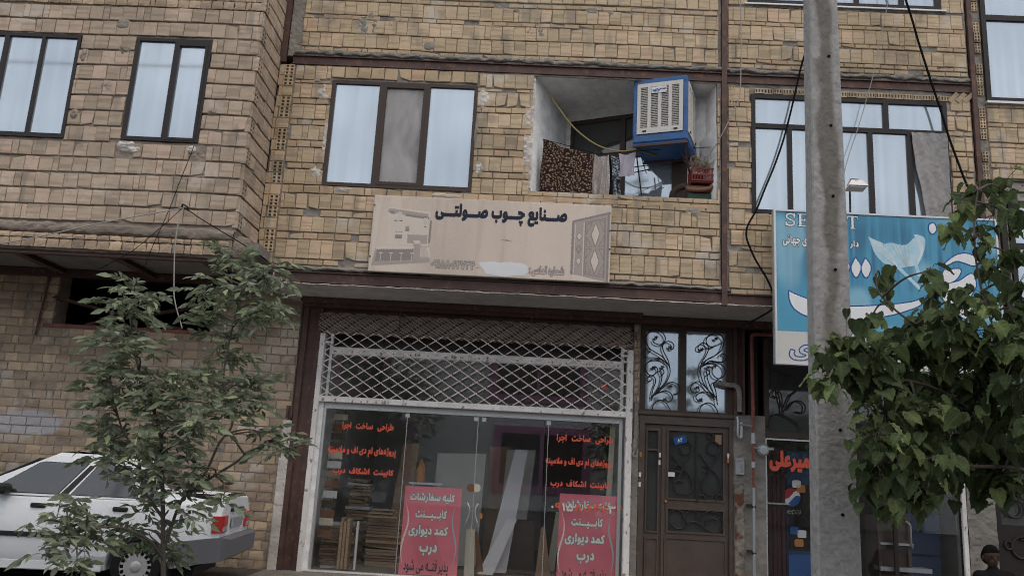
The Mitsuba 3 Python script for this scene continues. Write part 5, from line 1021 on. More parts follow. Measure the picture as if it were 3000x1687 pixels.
put(f'{GR}__lock_plate', rbx(-2.91, -2.8, gy - .03, gy + .0, 3.10, 3.125, .004), 'white_metal')
put(f'{GR}__lock_plate', rbx(1.24, 1.34, gy - .03, gy + .0, 3.12, 3.145, .004), 'white_metal')


# posters behind the glass
def poster(x0, x1, z0, z1, label, dx):
    p = thing('poster', label, 'poster', 'pink posters in the workshop window')
    py = YG + .066
    put(f'{p}__sheet', plate(Polygon([(x0, z0), (x1, z0), (x1 - .005, z1), (x0 + .005, z1)]), py + .003, py + .006), 'poster_pink')
    w, zt = x1 - x0, z1
    f = lambda a, b, c, d: (x0 + w * a, x0 + w * b, zt - c, zt - d)
    for key, (a, b, c, d), col in (('post1', f(.11, .88, .215, .075), 'poster_letter'), ('post2', f(.22, .76, .445, .30), 'poster_letter'), ('post3', f(.12, .80, .665, .51), 'poster_letter'), ('post4', f(.33, .63, .90, .75), 'poster_letter'), ('post5', f(.08, .84, 1.16, .95), 'print_navy')):
        t = text_poly(key, a, b, c, d)
        if col == 'poster_letter': put(f'{p}__lettering', plate(t.buffer(.006), py + .0015, py + .0025), 'poster_teal')
        for wd in words(t, .018): put(f'{p}__lettering', plate(wd, py - .0005, py + .001), col)
    def swoosh(sx, s):
        a = [(x0 + w * (sx + s * .045 * math.sin(t * 2 * math.pi)), zt - .24 - .78 * t) for t in np.linspace(0, 1, 15)]
        b = [(x + .018 * math.sin(math.pi * i / 14) , z) for i, (x, z) in enumerate(a)]
        return Polygon(a + b[::-1]).buffer(.002)
    put(f'{p}__swoosh', plate(swoosh(.05, 1), py, py + .001), 'poster_letter')
    put(f'{p}__swoosh', plate(swoosh(.90, -1), py, py + .001), 'poster_aqua')
    put(f'{p}__number_band', plate(sbox(x0 + w * .05, zt - 1.265, x0 + w * .9, zt - 1.185).buffer(.012), py, py + .001), 'poster_teal')
    put(f'{p}__number', plate(text_poly('phone', x0 + w * .08, x0 + w * .62, zt - 1.255, zt - 1.195), py - .003, py - .001), 'poster_letter')
    put(f'{p}__number', plate(text_poly('post6', x0 + w * .65, x0 + w * .86, zt - 1.265, zt - 1.19), py - .003, py - .001), 'poster_letter')


poster(-1.65, -.86, -.07 + .13, 1.21, 'pink poster left of the glass door handles', 0)
poster(.47, 1.262, .055, 1.222, 'pink poster in the right end of the workshop window', 0)

# inside the workshop
def board(name, pts, y0, lean, th, m, label, cat, group=None):
    """A board that leans back: its outline in (x, z), its foot at depth y0, its head lean further in."""
    z0, z1 = min(p[1] for p in pts), max(p[1] for p in pts)
    me = plate(Polygon(pts), 0, th)
    v = np.array(me.vertices); v[:, 1] += y0 + lean * (v[:, 2] - z0) / (z1 - z0)
    return one(name, trimesh.Trimesh(v, me.faces, process=False), m, label, cat, group)


GB = 'boards leaning inside the workshop'
board('board', [(-1.42, .05), (-.69, .05), (-.64, 1.73), (-1.41, 1.70)], 13.2, .25, .02, 'board_grey', 'large pale grey panel behind the left pink poster', 'board', GB)
board('board', [(-.62, .05), (-.30, .05), (-.27, 1.86), (-.60, 1.86)], 13.6, .2, .02, 'board_tan', 'tan board behind the large grey panel', 'board', GB)
board('board', [(-.40, .05), (-.02, .05), (.14, 1.83), (-.32, 1.81)], 13.4, .15, .02, 'board_grey', 'wide grey board behind the leaning white plank', 'board', GB)
board('board', [(-.55, .04), (-.22, .04), (.01, 1.81), (-.18, 1.81)], 12.7, .3, .02, 'board_white', 'white plank leaning diagonally right of the door handles', 'board', GB)
board('board', [(-.62, .04), (-.40, .04), (-.10, .8), (-.25, .8)], 12.4, .2, .02, 'board_white', 'short white plank in front of the long white one', 'board', GB)
board('board', [(-.79, .02), (-.65, .03), (-.68, .66), (-.80, .65)], 12.1, .1, .02, 'board_cream', 'short narrow cream board below the door handles', 'board', GB)
board('board', [(-.62, .02), (-.52, .02), (-.66, .62), (-.70, .60)], 12.4, .1, .02, 'board_brown', 'narrow brown board right of the cream one', 'board', GB)
board('board', [(-.22, .03), (.19, .03), (.15, .77), (-.19, .77)], 12.9, .1, .25, 'board_dark', 'dark panel pack on the floor beside the white planks', 'board', GB)
board('board', [(.20, .03), (.42, .03), (.32, .7), (.26, .7)], 12.6, .2, .02, 'board_tan', 'tapered tan offcut beside the right poster', 'board', GB)
board('board', [(.38, .03), (.50, .03), (.60, .9), (.50, .9)], 13.4, .2, .02, 'board_cream', 'narrow cream offcut beyond the right poster', 'board', GB)
board('board', [(-2.05, .6), (-1.78, .6), (-1.70, 1.83), (-1.95, 1.81)], 13.2, .2, .02, 'board_tan', 'brown board above the timber stack left of the orange bottle', 'board', GB)
board('board', [(1.10, .05), (1.16, .05), (1.235, 2.17), (1.16, 2.17)], 12.0, .03, .03, 'board_cream', 'tall cream strip at the right end of the workshop window', 'board', GB)
one('dark_cupboard', join([rbx(.30, 1.35, 14.6, 15.2, 0, 2.6, .01), bx(.82, .83, 14.59, 14.6, .1, 2.5)]), 'board_dark', 'tall dark cupboard deep inside the workshop at right', 'cupboard')
one('shelf', join([bx(-1.75, -1.25, 12.9, 13.2, 1.215, 1.245), bx(-1.72, -1.68, 12.95, 13.2, 0, 1.215), bx(-1.32, -1.28, 12.95, 13.2, 0, 1.215)]), 'board_white', 'white shelf above the left pink poster', 'shelf')
prof = [(0, 0), (.06, 0), (.065, .02), (.065, .2), (.045, .26), (.022, .3), (.022, .34), (0, .345)]
b = trimesh.creation.revolve(np.array(prof), sections=16); b.apply_translation((-1.6, 13.0, 1.247))
one('bottle', b, 'print_orange', 'orange bottle standing on the white shelf', 'bottle', smooth=40)
for si, (x0, x1, y0, z1, w, n, lab) in enumerate(((-2.92, -2.42, 12.5, .62, .045, 18, 'low pile of timber planks behind the left window edge'), (-2.78, -2.38, 13.4, 1.24, .05, 24, 'tall stack of timber planks behind the sample chain'), (-2.34, -1.75, 12.9, .68, .04, 16, 'wide pile of timber offcuts left of the left pink poster'))):
    s = thing('timber_stack', lab, 'timber stack', 'timber stacks inside the workshop')
    for k in range(n):
        z = z1 / n * k
        V, F, uv, _, _ = unit(front(y0), x0 + SEED.uniform(0, .07), x1 - SEED.uniform(0, .1), z, z + z1 / n * .92, SEED.uniform(0, .09), .3, .002)
        put(f'{s}__plank', (V, F), 'timber' if SEED.random() > .1 else 'board_white', False, uv)
s = thing('timber_stack', 'upright bundle of square timber lengths in the left window', 'timber stack', 'timber stacks inside the workshop')
for k in range(9):
    V, F, uv, _, _ = unit(front(12.2), -2.56 + .03 * (k % 3) * 1.6, -2.52 + .03 * (k % 3) * 1.6, .03, .62 + .1 * SEED.random(), .05 * (k // 3), .1, .002)
    put(f'{s}__length', (V, F), 'timber', False, uv)
one('white_batten', rbx(-2.33, -2.30, 12.1, 12.15, .03, .68, .003), 'board_white', 'upright white batten among the timber stacks', 'batten')
one('timber_bundle', join([bx(-2.3 + .02 * k, -1.85 - .03 * (k % 3), 12.6 + .05 * (k % 2), 12.68 + .05 * (k % 2), .72 + .025 * k, .74 + .025 * k) for k in range(5)]), 'timber', 'loose bundle of thin slats on top of the wide timber pile', 'timber bundle', uv=None)
sc = thing('sample_chain', 'hanging chain of coloured board samples at left in the workshop window', 'sample chain')
cols = ['board_cream', 'board_brown', 'board_dark', 'board_dark', 'board_cream', 'board_white', 'board_tan', 'board_brown', 'board_white', 'board_dark', 'board_brown', 'board_cream', 'board_brown']
zs = [2.10, 1.96, 1.84, 1.70, 1.57, 1.44, 1.30, 1.17, 1.03, .90, .77, .66, .50]
for i, (c, z) in enumerate(zip(cols, zs)):
    x = -2.69 - .006 * i
    put(f'{sc}__sample', rbx(x - .1, x + .1, YG + .35, YG + .362, z - (.055 if i != 0 else .035), z + .045, .002), c)
    for dx in (-.06, .06): put(f'{sc}__link', tube([(x + dx, YG + .355, z + .04), (x + dx, YG + .35, z + .1)], .004, 4), 'cable_black')

# ------------------------------------------------------------------ street door with its light above
DR = thing('street_door', 'brown metal street door with ironwork glass beneath a scrolled fanlight', 'door')
yd = YG + .02
put(f'{DR}__frame', plate(frame_poly(1.525, 2.81, -.02, 2.335, [(1.60, -.03, 2.755, 2.225)]), yd - .05, yd + .06), 'door_brown')
put(f'{DR}__head_bar', rbx(1.50, 2.82, yd - .08, yd + .06, 2.338, 2.40, .012), 'door_brown')
lp = [(1.935, 1.245, 2.675, 2.145), (1.935, .815, 2.675, 1.10)]
put(f'{DR}__leaf', plate(frame_poly(1.875, 2.752, -.02, 2.222, lp), yd - .01, yd + .04), 'door_brown')
for (a, b, c, d) in [(1.915, .015, 2.695, .715)] + lp:
    put(f'{DR}__moulding', plate(frame_poly(a - .025, c + .025, b - .025, d + .025, [(a, b, c, d)]), yd - .026, yd - .01), 'door_brown')
for (a, b, c, d) in lp:
    put(f'{DR}__glass', bx(a - .005, c + .005, yd + .02, yd + .024, b - .005, d + .005), 'dark_pane')
put(f'{DR}__side_leaf', plate(frame_poly(1.602, 1.872, -.02, 2.222, [(1.645, .80, 1.79, 2.13)]), yd - .0, yd + .04), 'door_brown')
for (a, b, c, d) in [(1.645, .80, 1.79, 2.13), (1.645, .02, 1.79, .70)]:
    put(f'{DR}__moulding', plate(frame_poly(a - .02, c + .02, b - .02, d + .02, [(a, b, c, d)]), yd - .018, yd - .0), 'door_brown')
put(f'{DR}__side_glass', bx(1.64, 1.795, yd + .02, yd + .03, .79, 2.135), 'dark_pane')
put(f'{DR}__side_bar', bx(1.646, 1.789, yd - .01, yd + .01, 1.86, 1.885), 'door_brown')
put(f'{DR}__lock_bar', bx(1.845, 1.88, yd - .03, yd + .0, -.02, 2.2), 'door_brown')
gl = []
def scroll(pts, r=.011, y=yd - .02):
    return tube(flat_curve(pts, y, 5), r, 5)
for pth in ([(2.311, 2.156), (2.317, 1.201)], [(1.983, 1.811), (2.12, 1.656), (2.248, 1.517), (2.264, 1.372), (2.183, 1.295), (2.049, 1.317), (2.011, 1.417), (2.077, 1.478), (2.152, 1.453)], [(2.087, 1.921), (2.133, 1.834), (2.223, 1.854), (2.245, 1.944), (2.176, 2.014), (2.087, 1.98)], [(2.245, 1.84), (2.149, 1.732), (2.135, 1.657), (2.077, 1.508), (2.018, 1.446)], [(2.031, 1.593), (2.12, 1.598), (2.12, 1.671), (2.045, 1.682), (2.008, 1.636)], [(2.358, 1.846), (2.478, 1.691), (2.612, 1.551), (2.635, 1.421), (2.539, 1.307), (2.42, 1.337), (2.39, 1.452), (2.464, 1.572), (2.508, 1.663)], [(2.627, 1.92), (2.567, 1.835), (2.477, 1.867), (2.462, 1.941), (2.537, 2.026), (2.627, 1.964), (2.612, 1.86), (2.523, 1.708)], [(2.404, 1.613), (2.463, 1.616), (2.463, 1.682), (2.388, 1.686)], [(2.447, 2.089), (2.507, 2.137), (2.544, 2.079), (2.499, 2.047), (2.462, 2.074)], [(2.332, 1.217), (2.361, 1.29), (2.42, 1.294), (2.435, 1.237)], [(2.583, 1.23), (2.583, 1.288), (2.642, 1.32), (2.672, 1.278)],
            [(1.958, 0.923), (2.04, 0.856), (2.143, 0.862), (2.216, 0.937), (2.333, 0.944), (2.451, 0.865), (2.569, 0.829), (2.657, 0.876), (2.672, 0.977), (2.613, 1.074), (2.51, 1.082)], [(2.451, 0.893), (2.451, 0.965), (2.525, 1.011), (2.598, 0.987)], [(1.963, 1.052), (2.037, 1.099), (2.126, 1.061), (2.156, 0.991), (2.216, 0.923)], [(2.318, 0.972), (2.333, 1.044), (2.273, 1.098), (2.185, 1.065), (2.156, 0.991)], [(2.333, 0.929), (2.421, 1.063), (2.539, 1.113)]):
    gl.append(scroll(pth))
put(f'{DR}__ironwork', join(gl), 'iron', 40)
for (x, z, m) in ((1.81, 1.80, 'paper_white'), (1.805, 1.70, 'paper_white'), (2.735, 1.84, 'paper_white'), (2.733, 1.775, 'print_orange')):
    put(f'{DR}__lock_guard', rbx(x - .013, x + .013, yd - .075, yd - .05, z - .03, z + .035, .006), m)
put(f'{DR}__sticker', plate(sbox(1.93, 1.525, 2.02, 1.585), yd - .032, yd - .028), 'paper_white')
put(f'{DR}__sticker', plate(sbox(2.57, 1.99, 2.66, 2.12), yd - .004, yd + .01), 'board_tan')
put(f'{DR}__keyhole', tube([(1.90, yd - .06, 1.2), (1.90, yd, 1.2)], .018, 8), 'print_orange')
pl = thing('number_plate', 'tilted blue enamel house number plate on the street door', 'house number')
M = T().translate([2.085, yd - .045, 2.02]).rotate([0, 1, 0], -17)
put(f'{pl}__plate', plate(sbox(-.085, -.05, .085, .05), 0, .004), 'print_blue', to=M)
put(f'{pl}__digits', plate(text_poly('plate', -.04, .035, -.025, .025), -.003, -.001), 'paper_white', to=M)
FL = f'{DR}__fanlight'
tp = [(1.60, 2.42, 2.065, 3.53), (2.165, 2.42, 2.72, 3.55)]
put(f'{FL}_frame', plate(frame_poly(1.525, 2.81, 2.401, 3.62, tp), yd - .03, yd + .06), 'frame_brown')
for (a, b, c, d) in tp: put(f'{FL}_pane', bx(a - .004, c + .004, yd + .03, yd + .036, b - .004, d + .004), 'mirror_pane')
scr = [[(1.679, 2.531), (1.707, 2.6), (1.793, 2.703), (1.88, 2.796), (1.927, 2.906), (1.931, 2.986), (1.896, 3.063), (1.816, 3.158), (1.716, 3.213), (1.636, 3.269), (1.595, 3.357), (1.598, 3.437), (1.642, 3.5), (1.721, 3.534), (1.811, 3.499), (1.861, 3.421), (1.833, 3.349), (1.774, 3.321), (1.704, 3.347), (1.683, 3.391)], [(1.931, 2.986), (1.905, 3.103), (1.844, 3.219), (1.823, 3.298), (1.862, 3.361), (1.921, 3.374), (1.976, 3.336), (1.972, 3.276), (1.923, 3.264)], [(1.886, 3.062), (1.816, 3.118), (1.718, 3.133), (1.609, 3.133), (1.559, 3.185), (1.577, 3.246), (1.627, 3.258), (1.652, 3.224), (1.623, 3.198)], [(1.886, 3.062), (1.817, 3.108), (1.689, 3.107), (1.601, 3.038), (1.593, 2.958), (1.643, 2.891), (1.702, 2.89), (1.76, 2.947), (1.739, 3.005), (1.69, 3.003), (1.681, 2.963)], [(1.679, 2.56), (1.696, 2.678), (1.733, 2.788), (1.722, 2.856), (1.663, 2.883), (1.615, 2.831), (1.645, 2.793), (1.684, 2.834)], [(1.707, 2.6), (1.793, 2.742), (1.82, 2.871), (1.79, 2.939), (1.818, 2.98), (1.849, 2.942), (1.82, 2.881)], [(1.727, 2.611), (1.842, 2.725), (1.929, 2.798), (2.017, 2.793), (2.071, 2.727), (2.038, 2.647), (1.98, 2.644)], [(1.726, 2.621), (1.843, 2.676), (1.931, 2.661), (1.971, 2.595), (1.932, 2.534), (1.864, 2.55)], [(1.692, 2.357), (1.709, 2.474), (1.786, 2.546), (1.874, 2.521), (1.934, 2.437), (1.954, 2.371)], [(1.571, 2.36), (1.57, 2.389), (1.604, 2.405), (1.638, 2.383), (1.619, 2.358)],
       [(2.012, 2.374), (2.031, 2.399), (2.06, 2.396), (2.08, 2.372)]]
scr2 = [[(2.593, 2.521), (2.564, 2.626), (2.476, 2.709), (2.398, 2.813), (2.358, 2.929), (2.348, 2.987), (2.387, 3.069), (2.455, 3.152), (2.553, 3.206), (2.632, 3.27), (2.671, 3.352), (2.681, 3.433), (2.632, 3.501), (2.553, 3.522), (2.464, 3.482), (2.43, 3.41), (2.455, 3.351), (2.514, 3.324), (2.563, 3.347)], [(2.348, 2.958), (2.367, 3.087), (2.435, 3.21), (2.465, 3.292), (2.445, 3.351), (2.385, 3.378), (2.326, 3.334), (2.322, 3.284), (2.376, 3.267)], [(2.387, 3.049), (2.475, 3.123), (2.573, 3.123), (2.671, 3.123), (2.71, 3.185), (2.691, 3.233), (2.642, 3.231), (2.632, 3.191)], [(2.397, 3.059), (2.485, 3.104), (2.593, 3.109), (2.681, 3.044), (2.691, 2.956), (2.632, 2.894), (2.564, 2.9), (2.515, 2.967), (2.524, 3.036)], [(2.584, 2.578), (2.564, 2.724), (2.535, 2.8), (2.573, 2.851), (2.632, 2.855), (2.642, 2.816)], [(2.564, 2.626), (2.486, 2.778), (2.446, 2.914), (2.485, 2.955), (2.456, 3.003), (2.436, 2.962), (2.456, 2.914)], [(2.554, 2.626), (2.437, 2.746), (2.339, 2.829), (2.261, 2.806), (2.218, 2.735), (2.252, 2.678), (2.33, 2.692), (2.34, 2.731)], [(2.554, 2.596), (2.467, 2.689), (2.36, 2.684), (2.292, 2.621), (2.331, 2.565), (2.389, 2.558)], [(2.342, 2.377), (2.361, 2.479), (2.438, 2.542), (2.525, 2.527), (2.584, 2.452), (2.598, 2.385)], [(2.235, 2.385), (2.254, 2.406), (2.288, 2.398), (2.293, 2.374)]]
leafs = [(1.732, 3.424), (1.927, 3.294), (1.71, 2.994), (1.828, 3.01), (1.944, 2.75), (1.864, 2.56), (2.376, 3.287), (2.554, 3.058), (2.32, 2.75), (2.365, 2.586), (2.573, 3.447), (2.465, 3.038)]
for pp, rr in ((scr, .0095), (scr2, .0095)):
    fl_ = [tube(flat_curve(p, YG - .04, 5), rr * .85, 5) for p in pp]
    put(f'{FL}_ironwork', join(fl_), 'iron', 40)
lf = []
for (x, z) in leafs:
    q = Polygon([(x + .038 * math.cos(t) * (1 if i % 2 == 0 else .45), z + .03 * math.sin(t) * (1 if i % 2 == 0 else .45)) for i, t in enumerate(np.linspace(0, 6.28, 11)[:-1])])
    lf.append(plate(q, YG - .046, YG - .032))
put(f'{FL}_iron_leaf', join(lf), 'iron')
put(f'{MB}__post', join([bx(2.815, 2.86, YG - .06, YG + .2, 2.4, 3.68), bx(2.93, 2.965, YG - .06, YG + .2, 2.4, 3.68), bx(2.86, 2.93, YG + .0, YG + .2, 2.4, 3.68)]), 'steel_red')
put(f'{MB}__door_pier', wall_face(front(YG - .03), 2.812, 3.245, -.05, 2.40, [], .03, .0, .022, 15), 'render_grey', 40)
put(f'{MB}__door_pier', bx(2.83, 3.24, YG + .02, YG + .3, -.05, 2.41), 'render_grey')
put(f'{MB}__rust_stain', strip(2.82, 2.94, .0, 1.5, YG - .045, 51, .04), 'rust_wall', 40)
put(f'{MB}__vent_elbow', tube(curve([(2.60, YG - .05, 2.82), (2.72, YG - .10, 2.80), (2.82, YG - .1, 2.79), (2.87, YG - .1, 2.72), (2.88, YG - .1, 2.44)]), .035, 8), 'render_grey', 40)
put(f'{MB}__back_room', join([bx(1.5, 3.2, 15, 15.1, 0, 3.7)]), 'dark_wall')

gp = thing('gas_pipe', 'red oxide gas pipe with galvanised riser and shut-off valve beside the street door', 'pipe')
py = YG - .12
put(f'{gp}__upper_pipe', tube(curve([(3.9, py, 3.53), (3.4, py, 3.525), (3.10, py, 3.52), (3.055, py, 3.50), (3.045, py, 3.44), (3.05, py, 3.0), (3.055, py, 2.35)], 5), .026, 9), 'pipe_red', 40)
put(f'{gp}__riser', tube([(3.055, py, 1.44), (3.055, py, -.05)], .022, 9), 'galvanised', 40)
put(f'{gp}__union', tube([(3.055, py, 2.35), (3.055, py, 1.44)], .017, 8), 'pipe_red', 40)
put(f'{gp}__valve', join([tube([(3.055, py, 2.16), (3.055, py, 2.02)], .03, 8), tube([(2.86, py, 2.27), (3.05, py, 2.255)], .013, 6), tube([(3.05, py, 1.98), (3.13, py - .02, 1.95)], .012, 6), tube([(3.055, py, 1.78), (3.055, py, 1.70)], .03, 8)]), 'galvanised', 40)
rg = trimesh.creation.revolve(np.array([(0, -.03), (.06, -.03), (.085, 0), (.06, .03), (0, .035)]), sections=18)
rg.apply_transform(trimesh.transformations.rotation_matrix(math.pi / 2, (1, 0, 0))); rg.apply_translation((3.19, py, 1.945))
put(f'{gp}__regulator', rg, 'galvanised', 40)
put(f'{gp}__stub', tube([(3.2, py, 1.95), (3.32, py - .04, 1.965)], .022, 8), 'galvanised', 40)
for z in (1.21, .62): put(f'{gp}__clamp', join([bx(2.98, 3.06, py - .005, py + .1, z - .012, z + .012), tube([(3.03, py, z - .02), (3.08, py, z - .02)], .024, 6)]), 'iron')
one('pipe_guard', tube(curve([(2.85, YG - .08, 2.37), (2.855, YG - .1, 2.30), (2.855, YG - .1, 2.12), (2.90, YG - .1, 2.10), (2.90, YG - .1, 2.3)]), .02, 7), 'galvanised', 'white bent conduit at the top right corner of the street door', 'conduit', smooth=40)
ic = thing('intercom', 'pale grey intercom panel on the wall right of the street door', 'intercom')
put(f'{ic}__panel', rbx(2.825, 2.945, YG - .085, YG - .05, 1.60, 1.82, .006), 'intercom_grey')
for r_ in range(5):
    for c_ in range(2): put(f'{ic}__button', bx(2.885 + .026 * c_, 2.903 + .026 * c_, YG - .09, YG - .084, 1.63 + .024 * r_, 1.643 + .024 * r_), 'print_mid')
put(f'{ic}__speaker', bx(2.84, 2.93, YG - .088, YG - .084, 1.77, 1.80), 'print_mid')
one('door_bell_lamp', join([rbx(1.43, 1.49, YG - .09, YG - .04, 1.84, 2.0, .015), tube(curve([(1.46, YG - .07, 1.86), (1.44, YG - .1, 1.78), (1.49, YG - .1, 1.77), (1.50, YG - .07, 1.86)]), .014, 6), bx(1.45, 1.5, YG - .06, YG - .03, 2.0, 2.5)]), 'render_grey', 'old lock housing on the pier between workshop and street door', 'lock')
for i, (x, z, m) in enumerate(((1.535, 1.80, 'print_orange'), (1.53, 1.53, 'paper_white'), (1.53, 1.40, 'paper_white'))):
    put(f'{DR}__frame_chip', plate(sbox(x, z - .03, x + .03, z + .03), yd - .054, yd - .05), m)

# ------------------------------------------------------------------ shop behind the concrete pole
SH = thing('shop_front', 'dark food shop front behind the concrete pole with red lettering', 'shop front')
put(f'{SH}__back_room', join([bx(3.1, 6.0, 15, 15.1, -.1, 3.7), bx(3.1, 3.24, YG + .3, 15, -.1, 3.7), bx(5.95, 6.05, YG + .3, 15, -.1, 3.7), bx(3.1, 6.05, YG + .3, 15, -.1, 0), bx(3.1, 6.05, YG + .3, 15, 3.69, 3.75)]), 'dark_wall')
put(f'{SH}__transom_frame', plate(frame_poly(3.245, 5.9, 2.12, 3.62, [(3.31, 2.2, 4.15, 3.5), (4.22, 2.2, 5.05, 3.5), (5.12, 2.2, 5.84, 3.5)]), YG, YG + .06), 'frame_brown')
for (a, b) in ((3.31, 4.15), (4.22, 5.05), (5.12, 5.84)):
    put(f'{SH}__transom_pane', bx(a - .004, b + .004, YG + .03, YG + .036, 2.196, 3.504), 'dark_pane')
    m_ = []
    for p in ([(3.283, 2.24), (3.338, 2.404), (3.46, 2.438), (3.66, 2.341), (3.738, 2.238)], [(3.473, 2.438), (3.477, 2.682), (3.398, 2.786), (3.342, 2.702), (3.423, 2.665)], [(3.487, 2.439), (3.585, 2.687), (3.696, 2.802), (3.631, 2.963), (3.456, 3.036), (3.293, 3.096), (3.267, 3.192)], [(3.528, 2.495), (3.666, 2.637), (3.786, 2.59), (3.77, 2.481), (3.663, 2.489)], [(3.475, 2.519), (3.425, 2.788), (3.509, 2.984), (3.429, 3.062)]):
        q = np.array(p); q[:, 0] += a - 3.31
        m_.append(tube(flat_curve(q, YG - .03, 5), .011, 5))
    put(f'{SH}__transom_ironwork', join(m_), 'iron', 40)
put(f'{SH}__frame', plate(frame_poly(3.245, 5.90, -.02, 2.118, [(3.275, .02, 3.98, 2.09), (4.03, .02, 4.95, 2.09), (5.0, .02, 5.845, 2.09)]), YG + .0, YG + .05), 'frame_dark')
put(f'{SH}__window_rim', plate(frame_poly(3.25, 4.0, .0, 2.112, [(3.268, .018, 3.982, 2.092)]), YG - .012, YG - .001), 'aluminium')
for (a, b) in ((3.275, 3.98), (4.03, 4.95), (5.0, 5.845)):
    put(f'{SH}__glass_pane', sheet(a, b, YG + .03, .02, 2.09), 'clear_pane')
put(f'{SH}__lettering', plate(text_poly('red_name', 3.31, 3.91, 1.675, 1.955), YG + .02, YG + .024), 'print_red')
for (x, z) in ((5.58, 1.79), (5.80, 1.80)): put(f'{SH}__lettering', plate(sbox(x - .03, z - .02, x + .03, z + .03).buffer(.01), YG + .02, YG + .024), 'print_red')
one('paper_notice', plate(Polygon([(5.50, 1.475), (5.63, 1.47), (5.63, 1.685), (5.505, 1.69)]), YG + .01, YG + .013), 'paper_white', 'white paper notice taped inside the shop glass below the tree', 'notice')
put(f'{SH}__curtain', join([bx(3.29 + .06 * k, 3.335 + .06 * k, YG + .22 + .02 * (k % 2), YG + .25 + .02 * (k % 2), .03, 2.0) for k in range(5)]), 'curtain_maroon')
put(f'{SH}__curtain_pole', bx(3.28, 3.62, YG + .17, YG + .19, 1.235, 1.255), 'galvanised')
fr = thing('drinks_fridge', 'blue drinks fridge with a round red white and blue emblem', 'fridge')
put(f'{fr}__cabinet', rbx(3.60, 4.3, YG + .25, YG + .85, .03, 1.98, .02), 'fridge_blue')
fy = YG + .245
put(f'{fr}__side_print', plate(sbox(3.63, .65, 3.93, 1.50).buffer(.01), fy - .003, fy + .003), 'dark_void')
ring = lambda r: Polygon([(3.67 + r * math.cos(t), 1.34 + r * math.sin(t)) for t in np.linspace(0, 2 * math.pi, 40)])
D_ = ring(.12)
wave = lambda o: [(x, 1.34 + o + .42 * (x - 3.67) + .03 * math.sin((x - 3.67) * 26)) for x in np.linspace(3.5, 3.84, 24)]
topc = D_.intersection(Polygon(wave(.035) + [(3.84, 2), (3.5, 2)])); botc = D_.intersection(Polygon(wave(-.035) + [(3.84, 1), (3.5, 1)]))
put(f'{fr}__emblem', plate(D_, fy - .006, fy - .004), 'paper_white')
put(f'{fr}__emblem', plate(topc, fy - .010, fy - .008), 'print_brand_red')
put(f'{fr}__emblem', plate(botc, fy - .010, fy - .008), 'print_blue')
put(f'{fr}__lettering', plate(text_poly('pepsi', 3.56, 3.79, 1.10, 1.19), fy - .006, fy - .004), 'paper_white')
for (x, z, m) in ((3.8, 1.46, 'print_orange'), (3.74, 1.52, 'paper_white'), (3.80, .86, 'paper_white'), (3.76, .74, 'print_orange'), (3.7, .9, 'print_blue')):
    put(f'{fr}__print_patch', plate(sbox(x - .04, z - .03, x + .04, z + .03).buffer(.02), fy - .0075, fy - .0065), m)
put(f'{fr}__lower_print', plate(Polygon([(3.62, .08), (3.95, .08), (3.95, .6), (3.62, .58)]), fy - .004, fy + .002), 'print_blue')
kc = thing('metal_cabinet', 'low dark cabinet with a shiny rail inside the dark shop', 'cabinet')
put(f'{kc}__frame', plate(frame_poly(4.78, 5.22, .02, 1.17, [(4.82, .06, 5.18, .48), (4.82, .52, 5.18, .80), (4.82, .86, 5.18, 1.13)]), YG + .12, YG + .16), 'frame_brown')
put(f'{kc}__body', bx(4.8, 5.2, YG + .161, YG + .6, .02, 1.16), 'board_dark')
put(f'{kc}__rail', bx(4.8, 5.24, YG + .09, YG + .12, .79, .82), 'galvanised')
put(f'{kc}__shelf', bx(4.78, 5.46, YG + .07, YG + .3, .455, .51), 'galvanised')
put(f'{kc}__handle', tube(curve([(5.15, YG + .1, 1.11), (5.2, YG + .07, 1.05), (5.2, YG + .07, .85), (5.23, YG + .1, .76)]), .012, 6), 'galvanised', 40)
one('crate_stack', join([rbx(5.3, 5.8, YG + .5, YG + .9, .02 + .32 * k, .02 + .32 * k + .3, .015) for k in range(4)]), 'fridge_blue', 'dark blue stacked drinks crates at the right end of the food shop', 'crates')
put(f'{SH}__white_post', rbx(5.845, 5.905, YG - .05, YG - .002, -.02, 2.1, .005), 'white_metal')
put(f'{SH}__pier', wall_face(front(YG - .05), 5.91, 6.29, -.05, 3.65, [], .03, .0, .02, 17), 'render_grey', 40)
put(f'{SH}__pier', bx(5.92, 6.28, YG, YG + .3, -.05, 3.69), 'render_grey')
RD = thing('street_door', 'dark metal door with scroll ironwork at the right edge below the tree', 'door')
put(f'{RD}__frame', plate(frame_poly(6.29, 7.6, -.02, 3.6, [(6.38, 1.14, 7.5, 1.62), (6.38, 1.75, 7.5, 3.4)]), YG, YG + .06), 'frame_dark')
put(f'{RD}__glass', bx(6.37, 7.51, YG + .03, YG + .036, 1.13, 1.63), 'dark_pane')
put(f'{RD}__glass', bx(6.37, 7.51, YG + .03, YG + .036, 1.74, 3.41), 'dark_pane')
cc = lambda cx, cz, r, a0, a1, s=1: [(cx + r * (1 - .25 * k / 14) * math.cos(a0 + (a1 - a0) * k / 14), cz + r * (1 - .25 * k / 14) * math.sin(a0 + (a1 - a0) * k / 14)) for k in range(15)]
put(f'{RD}__ironwork', join([tube(flat_curve(cc(6.56 + .3 * i, 1.36, .14, 1.5, 8.5), YG - .02, 2), .016, 5) for i in range(4)] + [tube(flat_curve(cc(6.45 + .3 * i, 1.52, .06, 0, 7), YG - .02, 2), .012, 5) for i in range(4)] + [tube(flat_curve(cc(6.62 + .4 * i, .85, .15, 1, 8), YG - .02, 2), .016, 5) for i in range(3)] + [tube(flat_curve(cc(6.45, .88, .06, 1, 8), YG - .02, 2), .014, 5)]), 'iron', 40)

